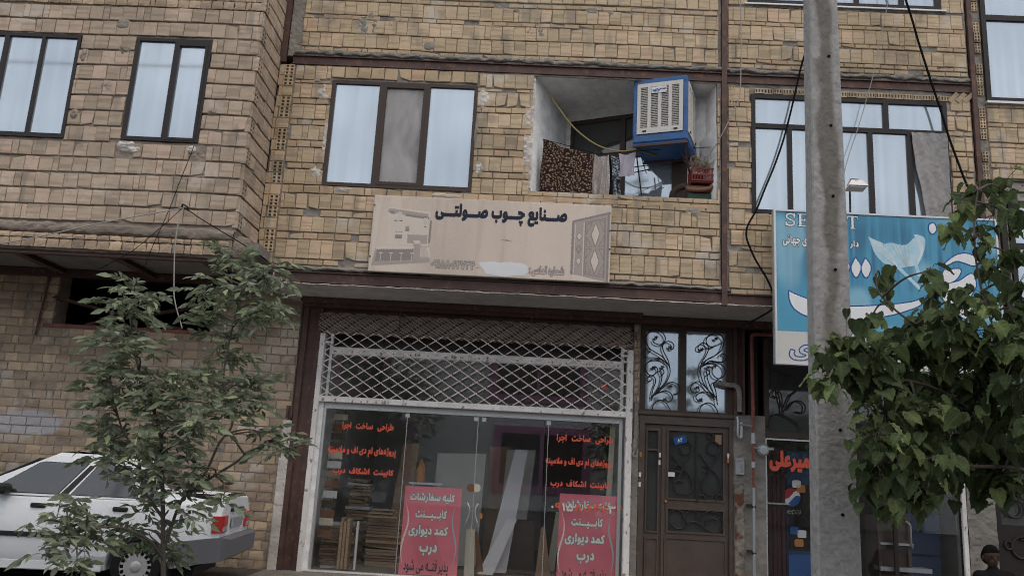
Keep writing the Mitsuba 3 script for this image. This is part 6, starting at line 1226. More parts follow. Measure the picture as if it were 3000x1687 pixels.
# ------------------------------------------------------------------ the workshop's sign
SG = thing('signboard', 'long beige workshop sign with dark lettering under the loggia', 'sign')
sy = 10.5
sx0, sx1, sz0, sz1 = -2.18, .95, 3.905, 4.94
put(f'{SG}__board', rbx(sx0, sx1, sy, sy + .06, sz0, sz1, .006), 'sign_beige')
for x in (sx0 + .012, sx1 - .012):
    for z in (4.1, 4.35, 4.6, 4.8):
        if SEED.random() < .8: put(f'{SG}__screw', tube([(x, sy - .006, z), (x, sy + .01, z)], .012, 6), 'print_dark')
pf = sy - .0015


def ink(poly, m, k=0):
    put(f'{SG}__print', plate(poly, pf - .0012 * k, sy + .002), m)


def quad(*p): return Polygon(p)


for wd in words(text_poly('sign_title', -1.358, .372, 4.60, 4.872), .05): put(f'{SG}__title', plate(wd, pf - .002, sy + .001), 'print_navy')
for key, r in (('sign_contact', (-.09, .36, 3.945, 4.085)), ('phone', (-1.36, -.80, 3.985, 4.10))):
    t = text_poly(key, *r)
    put(f'{SG}__contact_outline', plate(t.buffer(.007).difference(t.buffer(-.0035)), pf - .001, sy + .001), 'print_mid')
ink(sbox(-.775, 4.012, -.735, 4.024), 'print_mid')
wp = [(-.73, 4.08), (-.66, 4.09), (-.55, 4.10), (-.5, 4.085), (-.35, 4.10), (-.2, 4.095), (-.13, 4.07), (-.12, 4.0), (-.15, 3.95), (-.3, 3.945), (-.4, 3.925), (-.55, 3.94), (-.64, 3.955), (-.67, 4.0), (-.71, 4.04)]
put(f'{SG}__white_paint', plate(Polygon(wp).buffer(.012), pf - .003, sy + .001), 'paper_white')
# the printed kitchen at its left end
ink(quad((sx0 + .03, 4.86), (-2.08, 4.8), (-2.12, 4.2), (sx0 + .03, 4.0)), 'print_pale')
ink(quad((-2.10, 4.22), (-1.44, 4.26), (-1.38, 4.06), (-2.14, 3.98)), 'print_grey', 1)
ink(quad((-2.08, 4.205), (-1.60, 4.23), (-1.60, 4.08), (-2.10, 4.04)), 'print_mid', 2)
ink(quad((-2.09, 4.24), (-1.60, 4.265), (-1.60, 4.225), (-2.1, 4.20)), 'print_pale', 3)
ink(quad((-1.61, 4.33), (-1.52, 4.34), (-1.52, 4.07), (-1.61, 4.06)), 'print_grey', 3)
ink(quad((-1.62, 4.34), (-1.54, 4.345), (-1.51, 4.30), (-1.6, 4.295)), 'print_pale', 4)
ink(quad((-1.52, 4.25), (-1.40, 4.255), (-1.38, 4.12), (-1.52, 4.10)), 'print_pale', 1)
ink(quad((-1.98, 4.78), (-1.42, 4.74), (-1.42, 4.28), (-1.96, 4.28)), 'print_pale')
ink(quad((-1.97, 4.765), (-1.45, 4.71), (-1.45, 4.65), (-1.75, 4.68), (-1.97, 4.72)), 'print_grey', 1)
ink(quad((-1.75, 4.70), (-1.43, 4.665), (-1.43, 4.635), (-1.75, 4.67)), 'print_mid', 2)
ink(quad((-1.99, 4.73), (-1.9, 4.725), (-1.88, 4.69), (-1.93, 4.69)), 'print_mid', 2)
ink(sbox(-1.85, 4.60, -1.80, 4.72), 'sign_cream', 3)
for x in (-1.89, -1.82): ink(sbox(x, 4.595, x + .035, 4.607), 'print_dark', 3)
ink(sbox(-1.50, 4.58, -1.45, 4.66), 'sign_cream', 3); ink(sbox(-1.50, 4.655, -1.465, 4.667), 'print_dark', 4); ink(sbox(-1.49, 4.53, -1.465, 4.54), 'print_dark', 4)
ink(sbox(-1.735, 4.465, -1.685, 4.495), 'print_mid', 3); ink(sbox(-1.735, 4.50, -1.685, 4.53), 'print_grey', 3)
ink(sbox(-1.86, 4.36, -1.77, 4.41), 'print_mid', 3)
for k in range(3): ink(sbox(-1.86 + .035 * k, 4.445, -1.845 + .035 * k, 4.455), 'print_mid', 3)
ink(quad((-1.42, 4.62), (-1.395, 4.62), (-1.40, 4.32), (-1.425, 4.32)), 'print_mid', 3)
ink(quad((-1.70, 4.42), (-1.44, 4.42), (-1.44, 4.30), (-1.70, 4.30)), 'print_grey', 1)
for k in range(4):
    x = -2.03 + .135 * k
    ink(sbox(x - .025, 4.145 + .005 * k, x + .025, 4.16 + .005 * k), 'print_pale', 4)
    ink(sbox(x - .004, 4.05, x + .004, 4.15), 'print_pale', 4)
# the printed double door at its right end
dr_ = lambda u, v: (.455 + .475 * u, (4.00 - .085 * u) + (.70 + .225 * u) * v)
ink(Polygon([dr_(0, 0), dr_(1, 0), dr_(1, 1), dr_(0, 1)]), 'print_grey', 1)
edge = lambda a, b, w, m, k: ink(LineString([dr_(*a), dr_(*b)]).buffer(w), m, k)
edge((0, 0), (0, 1), .013, 'print_mid', 2); edge((0, 1), (1, 1), .014, 'print_mid', 2); edge((.97, 0), (.97, 1), .014, 'print_mid', 2)
edge((.06, .02), (.06, .93), .005, 'print_pale', 3); edge((.3, .02), (.3, .93), .006, 'print_pale', 3); edge((.34, .04), (.34, .93), .005, 'print_mid', 3); edge((.88, .04), (.88, .94), .006, 'print_mid', 3); edge((.34, .93), (.88, .93), .005, 'print_mid', 3); edge((.34, .05), (.88, .05), .005, 'print_mid', 3)
for v0 in (.08, .51):
    for (pts) in ([(.38, .0), (.52, 0), (.38, .17)], [(.72, 0), (.86, 0), (.86, .17)], [(.38, .22), (.52, .39), (.38, .39)], [(.86, .22), (.86, .39), (.72, .39)]):
        q = Polygon([dr_(u, v0 + v) for u, v in pts])
        ink(q.exterior.buffer(.004), 'print_mid', 3)
    c = Polygon([dr_(.62, v0 + .0), dr_(.74, v0 + .195), dr_(.62, v0 + .39), dr_(.50, v0 + .195)])
    ink(c, 'print_pale', 4); ink(c.exterior.buffer(.005), 'print_mid', 5)
for v in (.25, .47, .70):
    c = Polygon([dr_(.18, v - .07), dr_(.25, v), dr_(.18, v + .07), dr_(.11, v)])
    if v != .47: ink(c, 'print_pale', 4)
    ink(c.exterior.buffer(.003), 'print_mid', 5)
ink(quad((-.48, 4.405), (-.40, 4.412), (-.33, 4.39), (-.4, 4.395)), 'print_mid', 1)
put(f'{SG}__hanger', bx(-1.9, -1.86, sy + .06, 10.62, 4.2, 4.9), 'steel_red')
put(f'{SG}__hanger', bx(.6, .64, sy + .06, 10.62, 4.2, 4.9), 'steel_red')

# ------------------------------------------------------------------ blue sign behind the pole
BS = thing('signboard', 'blue and white lit-box sign with a printed flower behind the concrete pole', 'sign')
by = 10.3
bx0, bx1, bz0, bz1 = 3.02, 5.79, 2.958, 4.915
put(f'{BS}__case', rbx(bx0 - .022, bx1 + .022, by + .004, by + .10, bz0 - .02, bz1 + .015, .008), 'aluminium')
put(f'{BS}__face', bx(bx0, bx1, by, by + .01, 3.357, bz1 - .005), 'sign_blue')
put(f'{BS}__cream_face', bx(bx0, bx1, by, by + .01, bz0 + .0, 3.354), 'sign_cream')
put(f'{BS}__rim', plate(frame_poly(bx0 - .022, bx1 + .022, bz0 - .02, bz1 + .015, [(bx0 + .003, bz0 + .003, bx1 - .003, bz1 - .008)]), by - .014, by + .003), 'aluminium')


def bink(poly, m, k=0):
    put(f'{BS}__print', plate(poly, by - .002 - .0012 * k, by + .001), m)


def bline(p, w, m, k=0): bink(LineString(p).buffer(w), m, k)


def serif(ch, x0, x1, z0, z1):
    w, h = x1 - x0, z1 - z0
    b = lambda a, c, d, e: sbox(x0 + a * w, z0 + c * h, x0 + d * w, z0 + e * h)
    if ch == 'S':
        c = [(x0 + w * a, z0 + h * b_) for a, b_ in ((.88, .72), (.80, .90), (.5, .95), (.2, .88), (.15, .70), (.35, .56), (.65, .45), (.86, .30), (.78, .12), (.5, .05), (.2, .10), (.10, .28))]
        return union_all([LineString(curve(c, 6)).buffer(w * .075), b(.82, .64, .95, .98), b(.03, .02, .16, .34)])
    if ch == 'E': return union_all([b(.15, 0, .38, 1), b(.0, 0, .95, .07), b(.0, .93, .92, 1), b(.3, .46, .72, .54), b(.86, 0, .97, .26), b(.84, .76, .94, 1), b(.66, .36, .74, .64)])
    if ch == 'T': return union_all([b(.39, 0, .61, 1), b(.0, .92, 1, 1), b(.0, .72, .07, 1), b(.93, .72, 1, 1), b(.24, 0, .76, .07)])
    if ch == 'C': return union_all([LineString([(x0 + w * (.55 + .42 * math.cos(t)), z0 + h * (.5 + .45 * math.sin(t))) for t in np.linspace(.8, 5.5, 20)]).buffer(w * .08)])
    if ch == 'R': return union_all([b(.12, 0, .34, 1), b(0, 0, .46, .07), LineString([(x0 + .2 * w, z0 + .95 * h), (x0 + .65 * w, z0 + .93 * h), (x0 + .78 * w, z0 + .74 * h), (x0 + .62 * w, z0 + .53 * h), (x0 + .3 * w, z0 + .5 * h), (x0 + .9 * w, z0 + .03 * h)]).buffer(w * .07)])


for i, ch in enumerate('SECRET'):
    x = 3.145 + .157 * i
    t = serif(ch, x, x + .135, 4.715, 4.885)
    bink(t.buffer(.007), 'print_navy', 0); bink(t, 'print_white', 1)
for key, r in (('world2', (3.11, 3.42, 4.445, 4.60)), ('world1', (3.955, 4.065, 4.455, 4.56))):
    t = text_poly(key, *r); bink(t.buffer(.006), 'print_navy', 0); bink(t, 'print_white', 1)


def white_shape(pts, n=5):
    q = Polygon(curve(np.array(pts + [pts[0]]), n)).buffer(0)
    bink(q.buffer(.015), 'print_blue', 0); bink(q, 'print_white', 1)


white_shape([(3.18, 3.865), (3.22, 3.84), (3.40, 3.775), (3.65, 3.72), (3.96, 3.705), (4.38, 3.745), (4.70, 3.80), (4.88, 3.875), (4.80, 3.77), (4.60, 3.68), (4.37, 3.61), (3.96, 3.535), (3.65, 3.53), (3.40, 3.56), (3.25, 3.64), (3.19, 3.75)])
for x in (3.88, 4.02, 4.145): white_shape([(x, 4.335), (x + .062, 4.22), (x, 4.085), (x - .055, 4.20)], 3)
white_shape([(5.10, 4.27), (5.16, 4.34), (5.28, 4.43), (5.40, 4.46), (5.50, 4.44), (5.62, 4.50), (5.60, 4.38), (5.50, 4.31), (5.38, 4.34), (5.28, 4.36), (5.18, 4.31)])
white_shape([(5.12, 4.23), (5.32, 4.25), (5.27, 4.13), (5.16, 4.07), (5.08, 4.12)])
white_shape([(5.0, 4.03), (5.12, 4.05), (5.3, 4.10), (5.46, 4.20), (5.50, 4.05), (5.42, 3.88), (5.48, 3.70), (5.36, 3.62), (5.2, 3.72), (5.05, 3.9)])
white_shape([(4.97, 4.82), (5.02, 4.84), (5.05, 4.76), (5.0, 4.70), (4.96, 4.75)], 3)
fl = lambda pts, m, k: bink(Polygon(curve(np.array(pts + [pts[0]]), 5)).buffer(0), m, k)
fl([(4.19, 4.625), (4.28, 4.58), (4.36, 4.55), (4.42, 4.46), (4.52, 4.33), (4.60, 4.26), (4.50, 4.22), (4.38, 4.28), (4.27, 4.40)], 'flower_print', 0)
fl([(4.38, 4.535), (4.48, 4.555), (4.60, 4.53), (4.68, 4.55), (4.78, 4.64), (4.83, 4.55), (4.82, 4.40), (4.76, 4.28), (4.66, 4.25), (4.56, 4.24), (4.48, 4.35)], 'flower_print', 1)
fl([(4.76, 4.68), (4.83, 4.675), (4.90, 4.63), (4.89, 4.50), (4.84, 4.36), (4.78, 4.28), (4.80, 4.45), (4.80, 4.58)], 'flower_print', 2)
for a, b in (((4.55, 4.24), (4.80, 3.98)), ((4.77, 4.30), (4.80, 4.15))):
    bline([a, b], .022, 'flower_print', 2)
for k in range(5):
    bline(curve(np.array([(4.21 + .03 * k, 4.59 - .015 * k), (4.33 + .03 * k, 4.42), (4.54, 4.25)]), 5), .003, 'print_white', 3)
    bline(curve(np.array([(4.79 + .02 * k, 4.62), (4.84 + .005 * k, 4.46), (4.79, 4.29)]), 5), .003, 'print_white', 4)
    bline(curve(np.array([(4.48 + .05 * k, 4.54), (4.55 + .035 * k, 4.40), (4.66, 4.25)]), 5), .0025, 'sign_cream', 4)
for key, r in (('outline_y', (3.175, 3.44, 3.0, 3.19)), ('outline_b', (3.98, 4.45, 3.01, 3.21))):
    t = text_poly(key, *r); bink(t.buffer(.012).difference(t.buffer(-.002)), 'print_blue', 0)
for (x, w) in ((4.6, .2), (4.95, .25), (5.35, .22)):
    t = Polygon([(x + w * .5 * math.cos(a), 3.13 + .06 * math.sin(a) + .02 * math.sin(3 * a)) for a in np.linspace(0, 6.28, 24)])
    bink(t.exterior.buffer(.009), 'print_blue', 0)
for x in (3.3, 4.4, 5.5): put(f'{BS}__bracket', join([bx(x, x + .04, by + .10, YM + .05, 4.85, 4.89), bx(x, x + .04, by + .10, YM + .05, 4.1, 4.14)]), 'steel_red')


def floodlight(x, z, tilt, m, label):
    f = thing('floodlight', label, 'floodlight', 'floodlights over the blue sign')
    put(f'{f}__housing', trimesh.convex.convex_hull(np.array([(x + a, by - .10 + b, z + c) for a, b, c in ((-.12, -.1, 0), (.12, -.1, 0), (-.12, .1, -.02), (.12, .1, -.02), (-.07, -.04, .09), (.07, -.04, .09), (-.07, .06, .08), (.07, .06, .08))])), m)
    put(f'{f}__lens', bx(x - .10, x + .10, by - .185, by - .02, z - .018, z - .008), 'paper_white' if m != 'black_plastic' else 'dark_pane')
    put(f'{f}__bracket', join([tube([(x, by - .1, z + .06), (x, by + .1, z + .13)], .012, 6), tube([(x, by + .1, z + .13), (x, by + .12, bz1)], .012, 6), tube([(x - .1, by - .08, z + .02), (x - .04, by - .05, z + .13), (x + .04, by - .05, z + .13), (x + .1, by - .08, z + .02)], .01, 5)]), 'iron')


floodlight(4.02, 5.235, 0, 'white_metal', 'white floodlight before the wide window right of the concrete pole')
floodlight(5.40, 5.12, 0, 'black_plastic', 'black floodlight at the upper right corner of the blue sign')

# ------------------------------------------------------------------ evaporative cooler in the loggia
CO = thing('evaporative_cooler', 'blue and cream evaporative cooler jutting out of the loggia', 'air cooler')
cw, cd, ch = .74, .74, .93
th = math.radians(-20)
MC = np.eye(4); MC[:3, :3] = [[math.cos(th), -math.sin(th), 0], [math.sin(th), math.cos(th), 0], [0, 0, 1]]; MC[:3, 3] = (1.215, 10.66, 5.885)
cb = lambda m: m.apply_transform(MC)
put(f'{CO}__casing', cb(join([rbx(0, cw, 0, cd, ch - .10, ch, .02), rbx(0, cw, 0, cd, 0, .13, .02)] + [rbx(x, x + .065, y, y + .065, .10, ch - .08, .012) for x in (0, cw - .065) for y in (0, cd - .065)])), 'cooler_blue')
put(f'{CO}__inner_pads', cb(bx(.04, cw - .04, .04, cd - .04, .05, ch - .05)), 'pad_dark')
put(f'{CO}__underside', cb(join([bx(.02, cw - .02, .02, cd - .02, -.012, .01)])), 'cooler_blue')
rs = lambda n: np.array([[0, -1, 0, cw], [1, 0, 0, 0], [0, 0, 1, 0], [0, 0, 0, 1.0]])
for fi, R_ in enumerate((np.eye(4), rs(0))):
    p = numbered(f'{CO}__louvre_panel')
    cols_ = [(.105 + .142 * k, .105 + .142 * k + .098) for k in range(4)]
    put(f'{p}__plate', cb(plate(frame_poly(.06, cw - .06, .125, ch - .075, [(a, .20, b, ch - .13) for a, b in cols_]), -.012, .01).apply_transform(R_)), 'cooler_cream')
    for (a, b) in cols_:
        for k in range(24):
            z = .205 + .0250 * k
            sl = bx(a, b, -.010, .012, -.004, .004)
            sl.apply_transform(trimesh.transformations.rotation_matrix(.7, (1, 0, 0))); sl.apply_translation((0, .006, z + .008))
            put(f'{p}__slat', cb(sl.apply_transform(R_)), 'cooler_cream')
    for x in (.14, .56): put(f'{p}__clip', cb(bx(x, x + .05, -.02, -.011, .15, .17).apply_transform(R_)), 'black_plastic')
put(f'{CO}__badge', cb(plate(sbox(.255, .70, .46, .79), -.02, -.013)), 'paper_white')
put(f'{CO}__badge_print', cb(join([plate(LineString(curve(np.array([(.275, .745), (.30, .735), (.33, .755), (.36, .74), (.39, .755), (.43, .745)]), 4)).buffer(.006), -.024, -.021), plate(sbox(.28, .72, .36, .728), -.024, -.021)])), 'print_blue')
put(f'{CO}__badge_mark', cb(plate(sbox(.43, .74, .45, .765), -.024, -.021)), 'print_red')
put(f'{CO}__stand', cb(join([tube([(cw - .06, .1, -.01), (cw - .02, .72, -.55)], .014, 5), bx(0, cw, .02, .06, -.04, -.012), bx(0, cw, .65, .69, -.04, -.012)])), 'steel_red')

# ------------------------------------------------------------------ washing and clutter in the loggia
def drape(x0, x1, z1, z0l, z0r, y, waves, amp, seed, z1r=None):
    n, k = 34, 16
    z1r = z1 if z1r is None else z1r
    V, F, U = [], [], []
    for i in range(k + 1):
        for j in range(n + 1):
            t, s = j / n, i / k
            top, bot = z1 + (z1r - z1) * t - .03 * math.sin(math.pi * t), z0l + (z0r - z0l) * t
            yy = y + amp * math.sin(t * waves * 2 * math.pi + seed + s * .8) * (.25 + .75 * s) + amp * .5 * math.sin(t * waves * 4.7 + seed * 2)
            V.append((x0 + (x1 - x0) * t + .012 * math.sin(s * 5 + t * 9 + seed), yy, top + (bot - top) * s)); U.append((t * (x1 - x0) * 3.2 + .05 * math.sin(t * waves * 6.28), s * abs(top - bot) * 3.2))
    for i in range(k):
        for j in range(n):
            a = i * (n + 1) + j
            F += [[a, a + n + 1, a + n + 2], [a, a + n + 2, a + 1]]
    return np.array(V), np.array(F), np.array(U)


def cloth(name, args, m, label, cat):
    V, F, U = drape(*args)
    return one(name, (V, F), m, label, cat, 'washing hung in the loggia', smooth=True, uv=U)


cloth('blanket', (.0, .72, 5.95, 5.14, 5.14, 10.78, 3, .03, 1, 5.76), 'cloth_floral', 'brown and gold flowered blanket on the loggia washing line', 'blanket')
cloth('towel', (.71, .93, 5.77, 5.15, 5.15, 10.80, 2.5, .02, 2), 'cloth_stripe', 'pale striped towel hung right of the flowered blanket', 'towel')
cloth('dark_cloth', (.88, 1.0, 5.76, 5.14, 5.14, 10.84, 1.5, .02, 3), 'cloth_black', 'black cloth hung beside the striped towel', 'clothes')
cloth('speckled_shirt', (.96, 1.10, 5.76, 5.40, 5.42, 10.79, 1.5, .02, 4), 'cloth_speck', 'dark speckled shirt left of the lilac shirt', 'clothes')
cloth('trousers', (.98, 1.08, 5.6, 5.15, 5.15, 10.83, 1.5, .02, 7), 'cloth_speck', 'dark speckled trousers hanging lowest on the loggia line', 'clothes')
cloth('lilac_shirt', (1.06, 1.27, 5.78, 5.45, 5.47, 10.77, 2, .02, 5, 5.82), 'cloth_lilac', 'lilac shirt at the right end of the loggia washing line', 'clothes')
one('hose', tube(curve([(.085, 10.85, 6.63), (.15, 10.85, 6.52), (.23, 10.84, 6.41), (.40, 10.82, 6.18), (.61, 10.8, 5.99), (.82, 10.79, 5.87), (1.07, 10.78, 5.82), (1.3, 10.8, 5.85), (1.6, 11.0, 5.86)], 5), .010, 7), 'hose_yellow', 'yellowish hose sagging across the loggia', 'hose', smooth=40)
one('washing_line', tube([(.0, 10.79, 5.95), (.4, 10.79, 5.86), (.75, 10.8, 5.77), (1.3, 10.79, 5.84), (2.35, 10.8, 5.95)], .005, 5), 'cable_black', 'thin washing line behind the hung clothes', 'washing line')
bk = thing('basket', 'red plastic basket on the right end of the loggia sill', 'basket')
bm = []
for k in range(9):
    x = 2.03 + .038 * k
    bm.append(bx(x, x + .012, 10.70, 10.712, 5.42, 5.60))
for z in (5.42, 5.50, 5.585): bm.append(bx(2.03, 2.35, 10.698, 10.714, z, z + .018))
put(f'{bk}__front', join(bm), 'basket_red')
put(f'{bk}__body', join([bx(2.03, 2.05, 10.715, 10.95, 5.42, 5.6), bx(2.33, 2.35, 10.715, 10.95, 5.42, 5.6), bx(2.03, 2.35, 10.715, 10.95, 5.40, 5.42), bx(2.03, 2.35, 10.95, 10.97, 5.42, 5.6)]), 'basket_red')
R5 = random.Random(5)
tw = []
for k in range(90):
    a, b = R5.uniform(-1, 1), R5.uniform(0, 1)
    p0 = np.array((2.17 + .12 * a, 10.8 + .1 * R5.uniform(-1, 1), 5.58 + .05 * b))
    p1 = p0 + np.array((R5.uniform(-.2, .17), R5.uniform(-.1, .1), R5.uniform(.02, .24)))
    tw.append(tube([p0, (p0 + p1) / 2 + np.array((R5.uniform(-.03, .03), 0, R5.uniform(-.02, .04))), p1], .0035, 3))
one('twig_bundle', join(tw), 'straw', 'tangle of dry twigs heaped in the red basket', 'twigs')
labels['twig_bundle']['kind'] = 'stuff'
one('rolled_rug', tube(curve([(1.80, 10.86, 5.12), (1.80, 10.82, 5.26), (1.88, 10.8, 5.34), (2.0, 10.8, 5.36), (2.06, 10.82, 5.30)], 5), .045, 9), 'rug_dark', 'dark rolled rug bent over at the foot of the basket', 'rug', smooth=50)
one('folded_rug', join([tube(curve([(1.98, 10.75, 5.34), (2.0, 10.74, 5.30), (2.2, 10.72, 5.30), (2.34, 10.74, 5.36)], 5), .03, 8), rbx(2.0, 2.34, 10.76, 10.98, 5.27, 5.38, .02)]), 'rug_brown', 'folded brown rug under the red basket', 'rug', smooth=50)
one('tin_box', rbx(1.98, 2.30, 10.74, 10.98, 5.105, 5.26, .012), 'tin_green', 'dark green tin box below the folded rug', 'box')
one('coiled_pipe', tube([(2.07 + .05 * math.cos(t), 10.72 + .01 * t, 5.72 + .06 * math.sin(t)) for t in np.linspace(0, 8, 24)], .012, 6), 'straw', 'small coil of pale pipe below the cooler', 'pipe coil', smooth=40)
one('satellite_frame', join([tube([(1.32, 11.0, 5.85), (1.42, 11.0, 5.12)], .01, 5), tube([(1.28, 11.0, 5.68), (1.48, 11.0, 5.72)], .008, 5), tube([(1.28, 11.0, 5.6), (1.5, 11.0, 5.66)], .008, 5), tube([(1.38, 11.0, 5.85), (1.46, 11.0, 5.6)], .006, 5)]), 'iron', 'thin dark metal rack behind the lilac shirt', 'rack')

# ------------------------------------------------------------------ concrete pole
PO = thing('concrete_pole', 'grey weathered concrete pole with drilled holes in front of the blue sign', 'utility pole')


def pole_ring(z):
    t = (z - .87) / (5.38 - .87)
    x0, x1 = 2.10 + .04 * t, 2.41 - .04 * t
    return [(x0, 6.41, z), (x0, 6.262, z), (x0 + .012, 6.25, z), (x1 - .012, 6.25, z), (x1, 6.262, z), (x1, 6.42, z)]


zs = np.linspace(-.05, 9.5, 60)
V = np.array([p for z in zs for p in pole_ring(z)])
V[:, :2] += .012 * (meshkit.fbm(V * 7, 3, 4)[:, None] - .5)
F = []
for i in range(len(zs) - 1):
    for k in range(6):
        a, b = i * 6 + k, i * 6 + (k + 1) % 6
        F += [[a, b, b + 6], [a, b + 6, a + 6]]
F += [[(len(zs) - 1) * 6 + k for k in t] for t in ((0, 1, 2), (0, 2, 3), (0, 3, 4), (0, 4, 5))]
put(f'{PO}__shaft', (V, np.array(F)), 'pole_concrete', 25)
for z in (8.1, 7.3, 6.6, 5.9, 5.45, 4.88, 4.28, 3.69, 3.10, 2.5, 1.89, 1.29, .7):
    put(f'{PO}__drilled_hole', tube([(2.283, 6.243, z), (2.283, 6.28, z)], .012, 9), 'dark_void')

# ------------------------------------------------------------------ cables
def cable(name, pts, r, m, label):
    c = curve(pts, 9)
    c = c + .018 * (np.stack([meshkit.noise(c * 2.3 + k * 7.1, k) for k in range(3)], -1) - .5) * (np.linspace(0, 1, len(c)) * (1 - np.linspace(0, 1, len(c))) * 4)[:, None] ** .5
    return one(name, tube(c, r, 6), m, label, 'cable', 'cables strung over the facade', smooth=60)


cable('cable', [(4.70, 10.35, 8.75), (4.84, 10.4, 8.15), (5.12, 10.45, 7.10), (5.36, 10.45, 6.13), (5.50, 10.4, 5.5), (5.53, 10.25, 5.16)],   .0145, 'cable_black', 'thick black cable falling to the black floodlight')
cable('cable', [(3.62, 9.9, 7.9), (3.50, 10.45, 7.23), (3.20, 10.5, 5.97), (2.88, 10.5, 5.08), (2.71, 10.5, 4.69), (2.78, 10.5, 4.40), (2.97, 10.5, 4.04), (3.05, 10.5, 3.72), (2.9, 10.62, 3.58), (2.63, 10.8, 3.45)], .0125, 'cable_black', 'black cable looping down left of the blue sign')
cable('cable', [(2.66, 10.45, 8.7), (2.65, 10.5, 8.02), (2.64, 10.5, 6.75), (2.52, 10.5, 6.3), (2.32, 10.55, 5.87), (2.15, 10.7, 5.65)], .0075, 'cable_white', 'white cable running down the steel post into the loggia')
cable('cable', [(4.75, 10.3, 8.8), (4.64, 10.4, 8.10), (4.36, 10.5, 6.74), (4.02, 10.5, 5.64), (3.95, 10.5, 5.2)], .0055, 'cable_white', 'thin white cable before the wide window right of the pole')
cable('cable', [(-9.5, 9.2, 3.4), (-8.0, 9.5, 3.55), (-6.52, 9.65, 3.81), (-5.4, 9.7, 4.13), (-4.35, 9.72, 4.40)], .0075, 'cable_white', 'white cable sagging in from the left edge to the tile wall')
cable('cable', [(-4.35, 9.72, 4.40), (-4.38, 9.7, 4.2), (-4.37, 9.7, 3.86), (-4.32, 9.7, 3.4), (-4.27, 9.7, 3.20), (-4.17, 9.75, 2.92)], .0075, 'cable_white', 'white cable end hanging down before the dark opening')
cable('cable', [(-4.35, 9.74, 4.41), (-4.1, 9.74, 4.26), (-3.64, 9.74, 4.02), (-3.4, 10.2, 3.9)], .007, 'cable_black', 'black cable slanting right from the cable hook')
cable('cable', [(-4.34, 9.74, 5.22), (-4.40, 9.74, 4.95), (-4.55, 9.74, 4.33), (-4.72, 9.74, 3.7), (-4.82, 9.9, 3.3)], .0045, 'cable_black', 'thin dark wire hanging from the window corner')
cable('cable', [(-4.37, 9.74, 4.41), (-4.6, 9.74, 4.15), (-4.92, 9.74, 3.83), (-5.3, 9.8, 3.6)], .0045, 'cable_black', 'thin dark wire slanting left from the cable hook')
rp = thing('roadside_pole', 'slim steel pole across the street that carries an overhead cable', 'utility pole')
put(f'{rp}__shaft', tube([(-7.6, 1.0, 0), (-7.6, 1.0, 11.0)], np.array([.09, .06]), 10), 'galvanised', 40)
put(f'{rp}__arm', bx(-7.9, -7.3, .96, 1.04, 10.6, 10.68), 'galvanised')
cable('cable', [(-45, 1.0, 11.3), (-25, 1.0, 10.7), (-14, 1.0, 10.62), (-7.6, 1.0, 10.72)], .022, 'cable_black', 'overhead cable mirrored as a thin line in the two left windows')
one('cable_hook', tube(curve([(-4.40, 9.79, 4.42), (-4.36, 9.71, 4.44), (-4.30, 9.72, 4.41), (-4.31, 9.76, 4.38)], 4), .012, 5), 'iron', 'iron hook in the tile wall that holds the cables', 'hook')

# ------------------------------------------------------------------ parked car (its own frame: x = 0 at the rear end and negative forwards, y = 0 at the near side)
CR = thing('parked_car', 'white saloon car parked against the mud brick wall behind the small tree', 'car')
phi = math.radians(6.0)
MCAR = np.eye(4); MCAR[:3, :3] = [[math.cos(phi), math.sin(phi) * -1, 0], [math.sin(phi), math.cos(phi), 0], [0, 0, 1]]; MCAR[:3, 3] = (-3.31, 9.42, -.02)
cm = lambda m: m.apply_transform(MCAR)
W = 1.6
hull = lambda pts: m3.Manifold.hull_points(np.array(pts, np.float64))


def ring_at(x, ins, zb, zl, zm, zs, zt):
    """The half section of the body at x, mirrored."""
    half = [(ins + .07, zb), (ins + .012, zl), (ins, zm), (ins + .03, zs), (ins + .13, zt)]
    return [(x, y, z) for y, z in half] + [(x, W - y, z) for y, z in half] + [(x, W / 2, zt + .02)]


st_ = [(-.02, .10, .40, .48, .66, .86, 1.00), (-.10, .045, .34, .44, .64, .90, 1.045), (-.55, .015, .25, .38, .62, .92, 1.06), (-1.0, .0, .22, .36, .60, .935, .99), (-1.9, .0, .21, .35, .60, .93, .965), (-2.8, .0, .22, .35, .60, .92, .965), (-3.35, .02, .24, .36, .58, .86, .90), (-3.75, .06, .28, .38, .56, .76, .80), (-3.9, .13, .34, .4, .54, .68, .72)]
body = m3.Manifold.batch_boolean([hull(ring_at(*a) + ring_at(*b)) for a, b in zip(st_, st_[1:])], m3.OpType.Add)
WX = (-.845, -3.19)


def cyl(x, y0, y1, r, n=40):
    return m3.Manifold.cylinder(y1 - y0, r, r, n).rotate((-90, 0, 0)).translate((x, y0, .27))


for x in WX:
    body = body - cyl(x, -.2, .26, .325) - cyl(x, W - .26, W + .2, .325)
mm = body.to_mesh()
bm_ = trimesh.Trimesh(mm.vert_properties[:, :3], mm.tri_verts, process=False)
put(f'{CR}__body', cm(bm_), 'car_white', 28)
gh_ = [hull([(-.62, .06, .96), (-2.80, .06, .955), (-.62, W - .06, .96), (-2.80, W - .06, .955), (-.60, .2, 1.06), (-.60, W - .2, 1.06),
             (-1.03, .235, 1.36), (-2.0, .235, 1.36), (-1.03, W - .235, 1.36), (-2.0, W - .235, 1.36),
             (-1.12, .29, 1.425), (-1.90, .29, 1.425), (-1.12, W - .29, 1.425), (-1.90, W - .29, 1.425), (-1.25, .5, 1.45), (-1.8, .5, 1.45), (-1.25, W - .5, 1.45), (-1.8, W - .5, 1.45)])]
mm = gh_[0].to_mesh()
put(f'{CR}__roof', cm(trimesh.Trimesh(mm.vert_properties[:, :3], mm.tri_verts, process=False)), 'car_white', 20)
ys = lambda z: .06 + (z - .957) * (.175 / .403)


